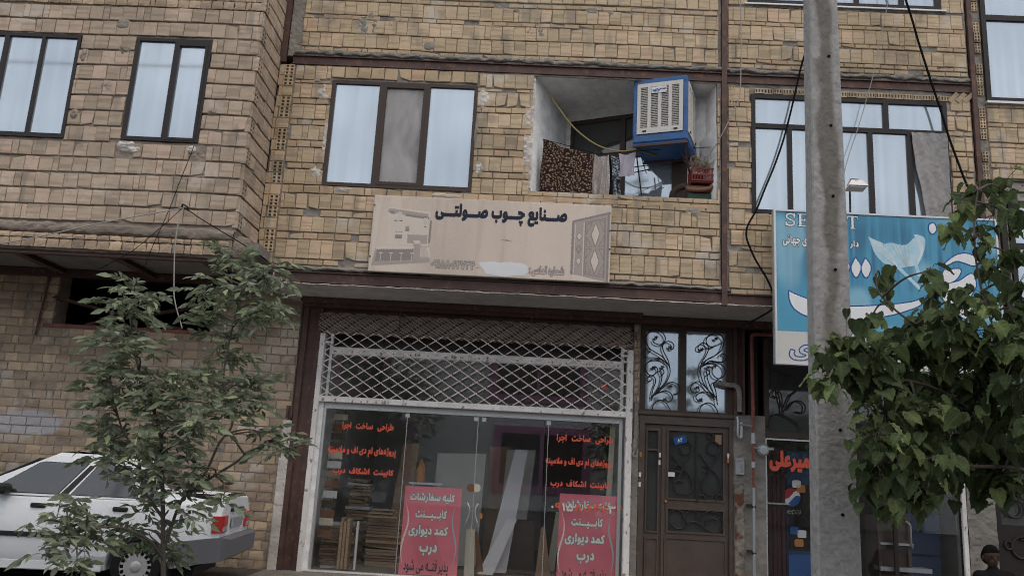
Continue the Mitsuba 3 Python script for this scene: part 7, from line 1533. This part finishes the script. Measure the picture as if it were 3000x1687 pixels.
def side_panel(name, pts, m, proud=.006, th=.01):
    for far in (0, 1):
        me = plate(Polygon(pts), 0, th)
        v = np.array(me.vertices)
        v[:, 1] = v[:, 1] + ys(v[:, 2]) - proud
        if far: v[:, 1] = W - v[:, 1]
        f = me.faces[:, ::-1] if far else me.faces
        put(f'{CR}__{name}', cm(trimesh.Trimesh(v, f, process=False)), m)


fwin = [(-2.50, .985), (-1.78, .985), (-1.56, 1.315), (-2.02, 1.315), (-2.08, 1.30)]
rwin = [(-1.64, .985), (-.93, .985), (-1.10, 1.315), (-1.44, 1.315)]
qwin = [(-.87, .985), (-.66, .985), (-.70, 1.02), (-.96, 1.28), (-1.03, 1.30)]
for nm, w_ in (('front_window', fwin), ('rear_side_window', rwin), ('quarter_window', qwin)):
    q = Polygon(w_)
    side_panel(nm + '_seal', list(q.buffer(.006, join_style='mitre').exterior.coords)[:-1], 'black_plastic', .004)
    side_panel(nm, w_, 'car_glass', .010)
side_panel('door_post', [(-1.755, .985), (-1.675, .985), (-1.475, 1.30), (-1.535, 1.30)], 'black_plastic', .005)
wnd = hull([(-2.74, .16, .985), (-2.74, W - .16, .985), (-2.08, .27, 1.345), (-2.08, W - .27, 1.345), (-2.72, .16, .99), (-2.72, W - .16, .99), (-2.07, .27, 1.33), (-2.07, W - .27, 1.33)]).to_mesh()
put(f'{CR}__windscreen', cm(trimesh.Trimesh(wnd.vert_properties[:, :3] + np.array([-.035, 0, .012]), wnd.tri_verts, process=False)), 'car_glass')
rwd = hull([(-.66, .24, 1.085), (-.66, W - .24, 1.085), (-1.0, .30, 1.345), (-1.0, W - .30, 1.345), (-.67, .24, 1.075), (-.67, W - .24, 1.075), (-1.01, .30, 1.33), (-1.01, W - .30, 1.33)]).to_mesh()
put(f'{CR}__rear_window', cm(trimesh.Trimesh(rwd.vert_properties[:, :3] + np.array([.02, 0, .01]), rwd.tri_verts, process=False)), 'car_glass')
for y0, s in ((0, 1), (W, -1)):
    Y_ = lambda a, b: (min(y0 + s * a, y0 + s * b), max(y0 + s * a, y0 + s * b))
    put(f'{CR}__side_moulding', cm(rbx(-3.0, -1.22, *Y_(-.012, .03), .535, .585, .004)), 'black_plastic')
    put(f'{CR}__sill', cm(rbx(-2.85, -1.2, *Y_(.03, .1), .20, .30, .01)), 'car_white')
    for x in (-1.94, -1.08):
        put(f'{CR}__door_handle', cm(rbx(x - .08, x + .08, *Y_(.0, .06), .835, .885, .012)), 'black_plastic')
    for x in (-1.72, -2.68):
        put(f'{CR}__door_gap', cm(bx(x - .003, x + .003, *Y_(-.0016, .03), .33, .60)), 'black_plastic')
        put(f'{CR}__door_gap', cm(bx(x - .003, x + .003, *Y_(.012, .04), .61, .93)), 'black_plastic')
    put(f'{CR}__mirror', cm(rbx(-2.42, -2.24, *Y_(-.13, .05), .965, 1.075, .03)), 'black_plastic')
    tl_ = f'{CR}__tail_light' if s > 0 else numbered(f'{CR}__tail_light')
    put(f'{CR}__tail_light', cm(trimesh.convex.convex_hull(np.array([(x, y0 + s * y, z) for z in (.655, .835) for x, y in ((-.09, .034), (-.07, .033), (.0, .10), (.008, .17), (.0, .36), (-.06, .36))]))), 'lamp_red')
    put(f'{CR}__reversing_light', cm(rbx(.0, .012, *Y_(.14, .30), .665, .715, .003)), 'intercom_grey')
    for x in WX:
        w_ = numbered(f'{CR}__wheel')
        prof = np.array([(.17, -.08), (.24, -.085), (.262, -.07), (.270, -.04), (.270, .04), (.262, .07), (.24, .085), (.17, .08)])
        ty = trimesh.creation.revolve(np.vstack([prof, prof[:1]]), sections=40)
        ty.apply_transform(trimesh.transformations.rotation_matrix(math.pi / 2, (1, 0, 0))); ty.apply_translation((x, y0 + s * .115, .27))
        put(f'{w_}__tyre', cm(ty), 'tyre', 40)
        disc = Polygon([(x + .178 * math.cos(t), .27 + .178 * math.sin(t)) for t in np.linspace(0, 6.2832, 48)[:-1]])
        slots = union_all([affinity.rotate(sbox(x - .012, .27 + .132, x + .012, .27 + .160).buffer(.006), t, origin=(x, .27)) for t in np.linspace(0, 360, 17)[:-1]])
        d0 = y0 + s * .045
        put(f'{w_}__hubcap', cm(plate(disc.difference(slots), min(d0, d0 + s * .012), max(d0, d0 + s * .012))), 'hubcap')
        put(f'{w_}__hubcap_centre', cm(trimesh.creation.icosphere(2, .06).apply_transform(np.diag([1, .3, 1, 1])).apply_translation((x, y0 + s * .045, .27))), 'hubcap', 40)
        put(f'{w_}__rim', cm(plate(disc, min(d0 + s * .03, d0 + s * .05), max(d0 + s * .03, d0 + s * .05))), 'black_plastic')
bz = lambda x, ins, a, b: [(x, ins, a), (x, ins, b), (x, W - ins, a), (x, W - ins, b)]
b1 = m3.Manifold.batch_boolean([hull(bz(-.50, -.005, .36, .54) + bz(-.12, -.01, .34, .60)), hull(bz(-.12, -.01, .34, .60) + bz(.03, .05, .36, .61)), hull(bz(.03, .05, .36, .61) + bz(.10, .16, .40, .59))], m3.OpType.Add).to_mesh()
put(f'{CR}__rear_bumper', cm(trimesh.Trimesh(b1.vert_properties[:, :3], b1.tri_verts, process=False)), 'bumper_grey', 35)
b2 = m3.Manifold.batch_boolean([hull(bz(-3.55, -.005, .36, .52) + bz(-3.8, .03, .32, .54)), hull(bz(-3.8, .03, .32, .54) + bz(-3.98, .2, .36, .52))], m3.OpType.Add).to_mesh()
put(f'{CR}__front_bumper', cm(trimesh.Trimesh(b2.vert_properties[:, :3], b2.tri_verts, process=False)), 'bumper_grey', 35)
put(f'{CR}__number_plate', cm(rbx(-.005, .012, .54, 1.06, .69, .80, .004)), 'intercom_grey')
put(f'{CR}__boot_strip', cm(rbx(-.02, .006, .50, 1.10, .865, .905, .006)), 'black_plastic')
put(f'{CR}__boot_gap', cm(join([bx(-.55, -.05, .135, .141, 1.0, 1.064)])), 'black_plastic')
put(f'{CR}__mud_flap', cm(rbx(-.52, -.50, .02, .2, .12, .34, .004)), 'black_plastic')
put(f'{CR}__underbody', cm(bx(-3.6, -.3, .3, 1.3, .17, .26)), 'black_plastic')
put(f'{CR}__seat_headrest', cm(join([rbx(-1.75, -1.66, .35, .6, 1.12, 1.26, .02)])), 'board_dark')

# ------------------------------------------------------------------ foliage
def leaf_shape(L, Wd, kind):
    """A leaf in its own plane, folded along its midrib: points (along, across, up)."""
    if kind == 'ash':
        a = [(0, 0), (.18, .30), (.42, .5), (.68, .36), (1, 0)]
    else:
        a = [(-.07, .16), (-.02, .36), (.10, .49), (.22, .50), (.30, .53), (.42, .47), (.50, .47), (.62, .36), (.68, .34), (.80, .19), (.85, .16), (1, 0)]
    rib = [(0, 0, 0), (.33 * L, 0, -.01 * L), (.66 * L, 0, -.04 * L), (L, 0, -.12 * L)]
    V, U = [], []
    n = len(a)
    for s in (1, -1):
        for (t, w) in a:
            k_ = len(V)
            V.append((t * L, s * w * Wd, (.16 + (.07 if k_ % 2 else -.05) * (kind != 'ash')) * Wd * (w / .5) - (.12 if kind == 'ash' else .22) * L * max(t, 0) ** 2)); U.append((.5 + s * w * .9, min(max(t, .02), .98)))
    m = len(V)
    for r_ in rib: V.append(r_); U.append((.5, min(max(r_[0] / L, .02), .98)))
    F = []
    for s in (0, 1):
        o = s * n
        T_ = []
        cut = [(r_[0] / L, m + q) for q, r_ in enumerate(rib)]
        near = lambda t: min(cut, key=lambda c: abs(c[0] - max(0, t - .12)))[1]
        prev = near(a[0][0])
        if kind != 'ash': T_.append([m, o, o + 1])
        for k in range(1 if kind != 'ash' else 0, n - 1):
            nx = near(a[k + 1][0])
            T_.append([prev, o + k, o + k + 1])
            if nx != prev: T_.append([prev, o + k + 1, nx])
            prev = nx
        F += [t if s == 0 else t[::-1] for t in T_]
    return np.array(V), np.array(F), np.array(U)


def place_leaf(base, dirv, up, shape, R):
    V, F, U = shape
    d = dirv / np.linalg.norm(dirv)
    s = np.cross(up, d); s /= np.linalg.norm(s) + 1e-9
    u = np.cross(d, s)
    W_ = base + V[:, :1] * d + V[:, 1:2] * s + V[:, 2:] * u
    k = R.randrange(97)
    return (W_, F, np.column_stack([k + np.clip(U[:, 0], .03, .97), R.randrange(97) + U[:, 1]]), 1.0, W_.mean(0))


def leaves(holder, units, bsdf, limit=296):
    units = sorted(units, key=lambda q: np.linalg.norm(q[4] - CAM) * (1 if seen(q[4]) else 50))
    for (V, F, uv, _, _) in units[:limit]: put(f'{holder}__leaf', (V, F), bsdf, True, uv)
    rest = units[limit:]
    at, V, F, U = 0, [], [], []
    for (v, f, uv, _, _) in rest:
        V.append(v); F.append(f + at); U.append(uv); at += len(v)
    put(f'{holder}__foliage', (np.vstack(V), np.vstack(F)), bsdf, True, np.vstack(U), kind='stuff')


# ash sapling before the car: (x, z, radius) of each spray of leaves
AT = thing('young_tree', 'small ash tree with feathery leaves in front of the white car', 'tree')
R = random.Random(21)
ash = [(-2.84, 3.21, 0.10), (-2.64, 3.18, 0.12), (-2.42, 3.08, 0.14), (-2.32, 3.15, 0.08), (-2.88, 3.02, 0.12), (-2.67, 2.92, 0.18), (-2.43, 2.85, 0.16), (-2.28, 2.77, 0.10), (-2.96, 2.86, 0.10), (-2.98, 2.67, 0.12), (-2.77, 2.68, 0.16), (-2.56, 2.69, 0.14), (-2.37, 2.68, 0.10), (-2.87, 2.49, 0.10), (-2.66, 2.48, 0.14), (-2.79, 2.33, 0.12), (-2.62, 2.29, 0.10), (-3.72, 2.83, 0.14), (-3.55, 2.83, 0.12), (-3.42, 2.78, 0.08), (-3.79, 2.76, 0.08), (-3.61, 2.66, 0.12), (-3.65, 2.49, 0.14), (-3.50, 2.50, 0.12), (-3.82, 2.40, 0.10), (-3.60, 2.32, 0.16), (-3.40, 2.38, 0.10), (-3.75, 2.19, 0.12), (-3.53, 2.14, 0.16), (-3.80, 2.02, 0.10), (-3.63, 1.99, 0.16), (-3.33, 2.09, 0.16), (-3.15, 2.08, 0.16), (-2.96, 2.11, 0.12), (-2.82, 2.12, 0.12), (-2.61, 2.09, 0.14), (-2.44, 2.08, 0.12), (-2.35, 2.14, 0.08), (-2.71, 1.94, 0.16), (-2.51, 1.93, 0.14), (-2.37, 1.94, 0.10), (-3.41, 1.88, 0.18), (-3.20, 1.89, 0.18), (-3.00, 1.91, 0.16), (-3.65, 1.83, 0.14), (-3.74, 1.66, 0.08), (-3.46, 1.68, 0.18), (-3.25, 1.69, 0.18), (-3.03, 1.70, 0.18), (-2.83, 1.75, 0.14), (-2.66, 1.80, 0.10), (-3.64, 1.53, 0.12), (-3.43, 1.48, 0.16), (-3.23, 1.49, 0.16), (-2.99, 1.54, 0.14), (-3.74, 1.39, 0.08), (-3.57, 1.36, 0.14), (-3.34, 1.33, 0.14), (-3.12, 1.34, 0.14), (-2.92, 1.35, 0.12), (-2.79, 1.28, 0.10), (-2.29, 1.68, 0.10), (-2.15, 1.67, 0.10), (-2.06, 1.59, 0.08), (-2.22, 1.57, 0.08), (-3.38, 1.17, 0.12), (-3.14, 1.18, 0.12), (-2.93, 1.16, 0.12), (-2.73, 1.11, 0.12), (-2.56, 1.08, 0.08), (-3.23, 1.01, 0.12), (-3.03, 0.98, 0.14), (-2.83, 0.97, 0.12), (-4.13, 0.82, 0.08), (-3.97, 0.87, 0.12), (-3.87, 0.97, 0.10), (-3.80, 1.01, 0.06), (-3.93, 0.72, 0.14), (-3.77, 0.77, 0.14), (-3.65, 0.85, 0.12), (-3.79, 0.60, 0.12), (-3.62, 0.66, 0.12), (-3.49, 0.74, 0.12), (-3.35, 0.83, 0.12), (-3.16, 0.80, 0.14), (-3.00, 0.77, 0.14), (-3.06, 0.66, 0.10), (-2.90, 0.66, 0.08), (-4.07, 0.60, 0.06), (-3.73, 0.51, 0.06)]
units, twigs = [], []
root = np.array((-2.98, 7.35, -.05))
stems = [np.array(p) for p in ([(-3.00, 7.35, 0.41), (-3.05, 7.35, 0.73), (-3.12, 7.30, 1.30), (-3.21, 7.30, 1.69), (-3.43, 7.25, 2.16), (-3.56, 7.20, 2.62), (-3.63, 7.20, 2.81)], [(-3.04, 7.35, 0.63), (-2.96, 7.40, 1.07), (-2.79, 7.40, 1.30), (-2.70, 7.40, 1.56), (-2.60, 7.40, 1.77), (-2.73, 7.40, 2.13), (-2.71, 7.40, 2.60), (-2.67, 7.40, 2.99), (-2.66, 7.40, 3.21)], [(-2.94, 7.40, 1.10), (-2.73, 7.35, 1.26), (-2.50, 7.30, 1.41), (-2.38, 7.30, 1.52), (-2.20, 7.30, 1.59), (-2.06, 7.30, 1.63)], [(-3.02, 7.35, 0.58), (-3.11, 7.20, 0.75), (-3.31, 7.10, 0.84), (-3.49, 7.00, 0.84), (-3.69, 7.00, 0.86)], [(-3.08, 7.35, 0.92), (-3.25, 7.30, 1.14), (-3.31, 7.20, 1.43), (-3.49, 7.20, 1.67), (-3.65, 7.20, 2.06)])]
stem_pts = np.vstack([curve(s, 8) for s in stems])
for (x, z, r) in ash:
    y = 7.3 + .42 * math.sin(x * 4.1 + z * 2.7) * .8 + R.gauss(0, .2)
    c = np.array((x, y, z)); c[0] *= y / 7.3; c[2] = 1.45 + (z - 1.45) * y / 7.3
    k = np.argmin(np.linalg.norm(stem_pts - c, axis=1) + .6 * np.maximum(0, stem_pts[:, 2] - c[2] + .05))
    p0 = stem_pts[k]
    mid = (p0 + c) / 2 + np.array((R.gauss(0, .03), R.gauss(0, .03), .03))
    twigs.append(tube(curve([p0, mid, c], 4), np.linspace(.010, .004, 9), 5))
    n = max(3, int(round(2.2 + (r / .1) ** 1.3 * (5.2 if z > 1.3 else 2.9))))
    for _ in range(n):
        o = c + np.array((R.gauss(0, .34), R.gauss(0, .5), R.gauss(0, .34))) * r
        az = R.uniform(0, 2 * math.pi); el = R.uniform(-.35, .75)
        ax = np.array((math.cos(az) * math.cos(el), math.sin(az) * math.cos(el), math.sin(el)))
        ln = R.uniform(.10, .15) + .5 * r
        sd = np.cross(ax, (0, 0, 1)); sd /= np.linalg.norm(sd); upv = np.cross(sd, ax)
        q = [o + ax * ln * t + np.array((0, 0, -.10 * ln)) * t * t * 3 for t in np.linspace(0, 1, 5)]
        twigs.append(tube(q, .0022, 3, False))
        for t in (.32, .55, .78):
            b = o + ax * ln * t + np.array((0, 0, -.30 * ln)) * t * t
            for s in (-1, 1):
                d = ax * .75 + sd * s * .8 + np.array((0, 0, R.uniform(-.75, .1)))
                L = R.uniform(.078, .115)
                units.append(place_leaf(b, d, upv * .45 + np.array((R.gauss(0, .6), R.gauss(-.25, .6), R.gauss(0, .5))), leaf_shape(L, L * R.uniform(.30, .38), 'ash'), R))
        b = o + ax * ln + np.array((0, 0, -.30 * ln)); L = R.uniform(.095, .13)
        units.append(place_leaf(b, ax + np.array((0, 0, -.45)), upv * .5 + np.array((R.gauss(0, .6), R.gauss(-.25, .6), R.gauss(0, .5))), leaf_shape(L, L * .38, 'ash'), R))
leaves(AT, units, 'leaf_ash')
for i, s in enumerate(stems):
    c = curve(s, 8)
    put(f'{AT}__trunk' if i == 0 else f'{AT}__branch', tube(c, np.linspace(.022 if i == 0 else .014, .006, len(c)), 7), 'bark', 60)
put(f'{AT}__twigs', join(twigs), 'bark', kind='stuff')

# mulberry tree reaching in from the right
MT = thing('mulberry_tree', 'dark broad leaved mulberry tree reaching in from the right before the pole', 'tree')
mul = [(2.97, 3.51, 0.10), (3.16, 3.53, 0.12), (2.85, 3.39, 0.07), (2.79, 3.24, 0.07), (3.09, 3.34, 0.11), (3.22, 3.29, 0.12), (3.00, 3.17, 0.08), (3.18, 3.07, 0.11), (3.05, 2.95, 0.10), (3.21, 2.85, 0.10), (2.65, 2.93, 0.05), (2.67, 2.79, 0.07), (2.84, 2.76, 0.08), (3.00, 2.72, 0.11), (3.19, 2.69, 0.12), (2.31, 2.86, 0.05), (2.33, 2.74, 0.05), (2.23, 2.58, 0.06), (2.75, 2.61, 0.11), (2.52, 2.52, 0.09), (2.60, 2.63, 0.08), (2.91, 2.54, 0.13), (3.11, 2.49, 0.13), (2.07, 2.41, 0.13), (1.96, 2.30, 0.10), (2.04, 2.23, 0.13), (1.93, 2.14, 0.08), (2.20, 2.37, 0.16), (2.38, 2.40, 0.16), (2.59, 2.39, 0.18), (2.82, 2.40, 0.18), (3.03, 2.41, 0.16), (3.18, 2.37, 0.13), (2.24, 2.16, 0.16), (2.45, 2.17, 0.18), (2.68, 2.18, 0.18), (2.91, 2.19, 0.18), (3.14, 2.16, 0.16), (2.31, 1.96, 0.16), (2.51, 1.97, 0.18), (2.74, 1.96, 0.18), (2.94, 1.94, 0.18), (3.15, 1.95, 0.13), (2.23, 1.80, 0.13), (2.40, 1.78, 0.16), (2.61, 1.80, 0.16), (2.81, 1.78, 0.16), (3.01, 1.77, 0.16), (3.13, 1.72, 0.10), (2.25, 1.60, 0.13), (2.42, 1.61, 0.13), (2.57, 1.67, 0.13), (2.85, 1.63, 0.10), (3.02, 1.62, 0.10), (2.26, 1.46, 0.10), (2.47, 1.51, 0.10), (2.54, 1.45, 0.07), (2.19, 1.45, 0.09), (2.34, 1.40, 0.08), (2.67, 1.59, 0.11), (2.92, 1.53, 0.11), (3.08, 1.50, 0.12), (3.19, 1.85, 0.13), (3.23, 2.11, 0.13)]
units, twigs = [], []
limbs = [np.array(p) for p in ([(3.50, 5.55, 1.62), (3.18, 5.50, 1.83), (2.92, 5.50, 1.97), (2.70, 5.50, 2.11), (2.45, 5.45, 2.17), (2.20, 5.40, 2.17), (2.00, 5.40, 2.24)], [(3.55, 5.55, 2.13), (3.27, 5.60, 2.25), (3.09, 5.60, 2.59), (3.01, 5.60, 2.97), (3.01, 5.60, 3.31), (3.05, 5.60, 3.55)], [(3.49, 5.55, 1.54), (3.07, 5.40, 1.65), (2.77, 5.40, 1.65), (2.50, 5.40, 1.69), (2.28, 5.40, 1.70)], [(3.23, 5.60, 2.25), (2.90, 5.50, 2.40), (2.65, 5.50, 2.52), (2.47, 5.50, 2.59), (2.30, 5.50, 2.75), (2.28, 5.50, 2.88)])]
trunk = np.array([(4.35, 5.6, -.05), (4.3, 5.6, .8), (4.2, 5.55, 1.5), (4.25, 5.55, 2.3), (4.2, 5.6, 3.2)])
limb_pts = np.vstack([curve(l, 8) for l in limbs])
for (x, z, r) in mul:
    y = 5.5 + .35 * math.sin(x * 5.0 + z * 3.3) + R.gauss(0, .16)
    if x < 2.55: y = min(y, 5.75)
    k_ = y / 5.5
    c = np.array((x * k_, y, 1.45 + (z - 1.45) * k_))
    k = np.argmin(np.linalg.norm(limb_pts - c, axis=1))
    p0 = limb_pts[k]
    twigs.append(tube(curve([p0, (p0 + c) / 2 + np.array((0, 0, .04)), c], 4), np.linspace(.009, .004, 9), 5))
    n = int(round(3 + (r / .1) ** 2 * (9.5 if z > 3.0 else 15)))
    for _ in range(n):
        o = c + np.array((R.gauss(0, .48), R.gauss(0, .75), R.gauss(0, .48))) * r
        az = R.uniform(0, 2 * math.pi)
        d = np.array((math.cos(az) * .8, math.sin(az) * .8, -R.uniform(.25, 1.3)))
        out = np.array((math.cos(az) + R.gauss(0, .5), math.sin(az) + R.gauss(-.2, .5), R.uniform(.2, 1.2)))
        L = R.uniform(.068, .15)
        units.append(place_leaf(o, d, out, leaf_shape(L, L * R.uniform(.64, .86), 'mul'), R))
        twigs.append(tube([o, (o + c) / 2 + np.array((0, 0, .02)), c], .0022, 3, False))
leaves(MT, units, 'leaf_mulberry')
c = curve(trunk, 8); put(f'{MT}__trunk', tube(c, np.linspace(.11, .05, len(c)), 10), 'bark', 60)
for i, l in enumerate(limbs):
    c = curve(l, 8); put(f'{MT}__branch', tube(c, np.linspace(.017 if i in (0, 2) else .010, .005, len(c)), 7), 'bark', 60)
put(f'{MT}__twigs', join(twigs), 'bark', kind='stuff')

# ------------------------------------------------------------------ person sitting at the foot of the pier
PE = thing('person', 'person in dark clothes sitting low before the pier at the right edge', 'person')
PX, PY = 5.50, 10.35


def blob(bones, edge=.03, it=6):
    ms = []
    for (a, ra, b, rb) in bones:
        s = [m3.Manifold.sphere(r_, 20).translate(tuple(map(float, p))) for p, r_ in ((a, ra), (b, rb))]
        ms.append(m3.Manifold.batch_hull(s))
    m = m3.Manifold.batch_boolean(ms, m3.OpType.Add).refine_to_length(edge).to_mesh()
    t = trimesh.Trimesh(m.vert_properties[:, :3], m.tri_verts, process=True)
    trimesh.smoothing.filter_taubin(t, iterations=it)
    t.apply_translation((PX, PY, 0))
    return t


hd = (-.02, -.02, .80)
body_b = [((0, .02, .16), .13, (0, .0, .38), .14), ((0, .0, .38), .14, (0, -.03, .56), .13), ((-.17, -.03, .575), .075, (.17, -.03, .575), .075), ((0, -.03, .58), .07, (-.01, -.03, .68), .055),
          ((-.18, -.03, .56), .065, (-.24, -.14, .34), .05), ((-.24, -.14, .34), .048, (-.12, -.34, .38), .035), ((.18, -.03, .56), .065, (.24, -.14, .34), .05), ((.24, -.14, .34), .048, (.10, -.34, .38), .035),
          ((-.09, .0, .15), .10, (-.15, -.36, .36), .07), ((-.15, -.36, .36), .065, (-.13, -.30, .06), .042), ((.09, .0, .15), .10, (.15, -.36, .36), .07), ((.15, -.36, .36), .065, (.13, -.30, .06), .042),
          ((-.13, -.30, .07), .042, (-.14, -.46, .05), .032), ((.13, -.30, .07), .042, (.14, -.46, .05), .032)]
put(f'{PE}__clothes', blob(body_b), 'cloth_coat', 60)
head_b = [(hd, .085, (hd[0], hd[1] - .01, hd[2] + .03), .088), ((hd[0], hd[1] - .045, hd[2] - .05), .05, (hd[0], hd[1] - .04, hd[2] - .085), .032), ((hd[0], hd[1] - .085, hd[2] + .005), .012, (hd[0], hd[1] - .105, hd[2] - .025), .013),
          ((hd[0] - .088, hd[1], hd[2]), .014, (hd[0] - .09, hd[1] + .01, hd[2] - .03), .012), ((hd[0] + .088, hd[1], hd[2]), .014, (hd[0] + .09, hd[1] + .01, hd[2] - .03), .012), ((0, -.03, .66), .05, (hd[0], hd[1], hd[2] - .04), .055)]
put(f'{PE}__head', blob(head_b, .015, 4), 'skin', 60)
put(f'{PE}__hair', blob([((hd[0], hd[1] - .005, hd[2] + .055), .090, (hd[0], hd[1] + .035, hd[2] - .0), .092), ((hd[0], hd[1] - .05, hd[2] + .085), .05, (hd[0], hd[1], hd[2] + .07), .07)], .02, 3), 'hair', 60)
for s in (-1, 1):
    hb = [((s * .10, -.35, .38), .036, (s * .06, -.42, .385), .03)]
    for k in range(4):
        a = (s * (.085 - .018 * k), -.40, .40 - .004 * k); b = (s * (.06 - .018 * k), -.445, .385); c = (s * (.055 - .015 * k), -.45, .355 + .004 * k)
        hb += [(a, .0105, b, .0095), (b, .0095, c, .008)]
    hb += [((s * .075, -.37, .41), .012, (s * .03, -.40, .415), .010)]
    put(f'{PE}__hand', blob(hb, .008, 3), 'skin', 60)
    put(f'{PE}__eye', trimesh.creation.icosphere(2, .011).apply_translation((PX + hd[0] + s * .032, PY + hd[1] - .082, hd[2] + .012)), 'hair')
put(f'{PE}__mouth', blob([((hd[0] - .02, hd[1] - .088, hd[2] - .055), .006, (hd[0] + .02, hd[1] - .088, hd[2] - .055), .006)], .01, 1), 'curtain_maroon')
one('stone_step', rbx(5.2, 5.85, 10.25, 10.75, .03, .09, .01), 'paving', 'low stone slab under the sitting person', 'step')

# ------------------------------------------------------------------ the other side of the street (it shows in the glass)
OH = thing('opposite_house', 'pale house with pink window frames across the street, seen mirrored in the workshop glass', 'house')
wins = [(-1.2, .9, 2.4, 3.2), (-7.5, 1.2, -5.0, 3.2), (-8.2, 4.6, -6.2, 6.2), (-1.5, 4.6, 2.2, 6.2)]
hw = sbox(-10, 0, 4.2, 7.6).difference(union_all([sbox(*q) for q in wins]))
put(f'{OH}__wall', plate(hw, -12.4, -12), 'house_grey')
for (a, b, c, d) in wins:
    m_ = (a + c) / 2
    w_ = numbered(f'{OH}__window')
    put(f'{w_}__frame', plate(frame_poly(a - .2, c + .2, b - .2, d + .2, [(a + .1, b + .1, m_ - .08, d - .1), (m_ + .08, b + .1, c - .1, d - .1)]), -12.05, -11.9), 'window_pink')
    put(f'{w_}__pane', bx(a, c, -12.3, -12.2, b, d), 'dark_pane')
put(f'{OH}__roof', bx(-10.2, 4.4, -18, -11.8, 7.61, 7.8), 'house_grey')
put(f'{OH}__side', join([bx(-10, -9.9, -18, -12.41, 0, 7.6), bx(4.1, 4.2, -18, -12.41, 0, 7.6)]), 'house_grey')
LO = thing('opposite_house', 'low grey house across the street beside the taller one, mirrored above the street door', 'house')
put(f'{LO}__wall', plate(sbox(4.3, 0, 16, 4.3).difference(sbox(7, 1, 9.5, 3)), -12.3, -12), 'render_grey')
put(f'{LO}__window_pane', bx(6.9, 9.6, -12.29, -12.25, .9, 3.1), 'dark_pane')
put(f'{LO}__roof', bx(4.3, 16.2, -18, -11.8, 4.31, 4.5), 'render_grey')
one('opposite_wall', join([bx(-40, -10.3, -12.4, -12.1, 0, 2.6)] + [bx(-40 + .35 * k, -39.97 + .35 * k, -12.28, -12.24, 2.6, 3.6) for k in range(84)] + [bx(16.3, 45, -12.4, -12.1, 0, 3.2)]), 'house_grey', 'yard wall with railings across the street, seen mirrored in glass', 'wall')
R = random.Random(33)
for i, (x, y, h, w_, lab) in enumerate(((-5.2, -9.5, 6.2, 1.7, 'dark street tree across the road left of the opposite house door'), (3.6, -10, 4.6, 1.2, 'dark street tree across the road before the pink windows'), (-7.5, -10, 6.5, 1.8, 'dark street tree across the road before the railings'), (10.5, -10, 5.5, 1.6, 'dark street tree across the road at the right end of the opposite house'))):
    t = thing('street_tree', lab, 'tree', 'street trees across the road')
    put(f'{t}__trunk', tube([(x, y, 0), (x + .1, y, 1.5), (x, y + .1, h * .7)], np.array([.14, .1, .04]), 8), 'bark', 60)
    us = []
    for _ in range(900):
        a, e, q = R.uniform(0, 6.28), R.uniform(-1, 1), R.random() ** .4
        zc_ = h * .62 + e * h * .36 * q; rr = w_ * q * math.sqrt(max(0, 1 - e * e)) * (.75 + .5 * R.random())
        o = np.array((x + rr * math.cos(a), y + rr * math.sin(a), zc_)); L = R.uniform(.18, .32)
        us.append(place_leaf(o, np.array((math.cos(a), math.sin(a), R.uniform(-1, .4))), np.array((R.gauss(0, .4), R.gauss(0, .4), 1)), leaf_shape(L, L * .6, 'ash'), R))
    at, V, F, U = 0, [], [], []
    for (v, f, uv, _, _) in us: V.append(v); F.append(f + at); U.append(uv); at += len(v)
    put(f'{t}__foliage', (np.vstack(V), np.vstack(F)), 'leaf_ash', True, np.vstack(U), kind='stuff')
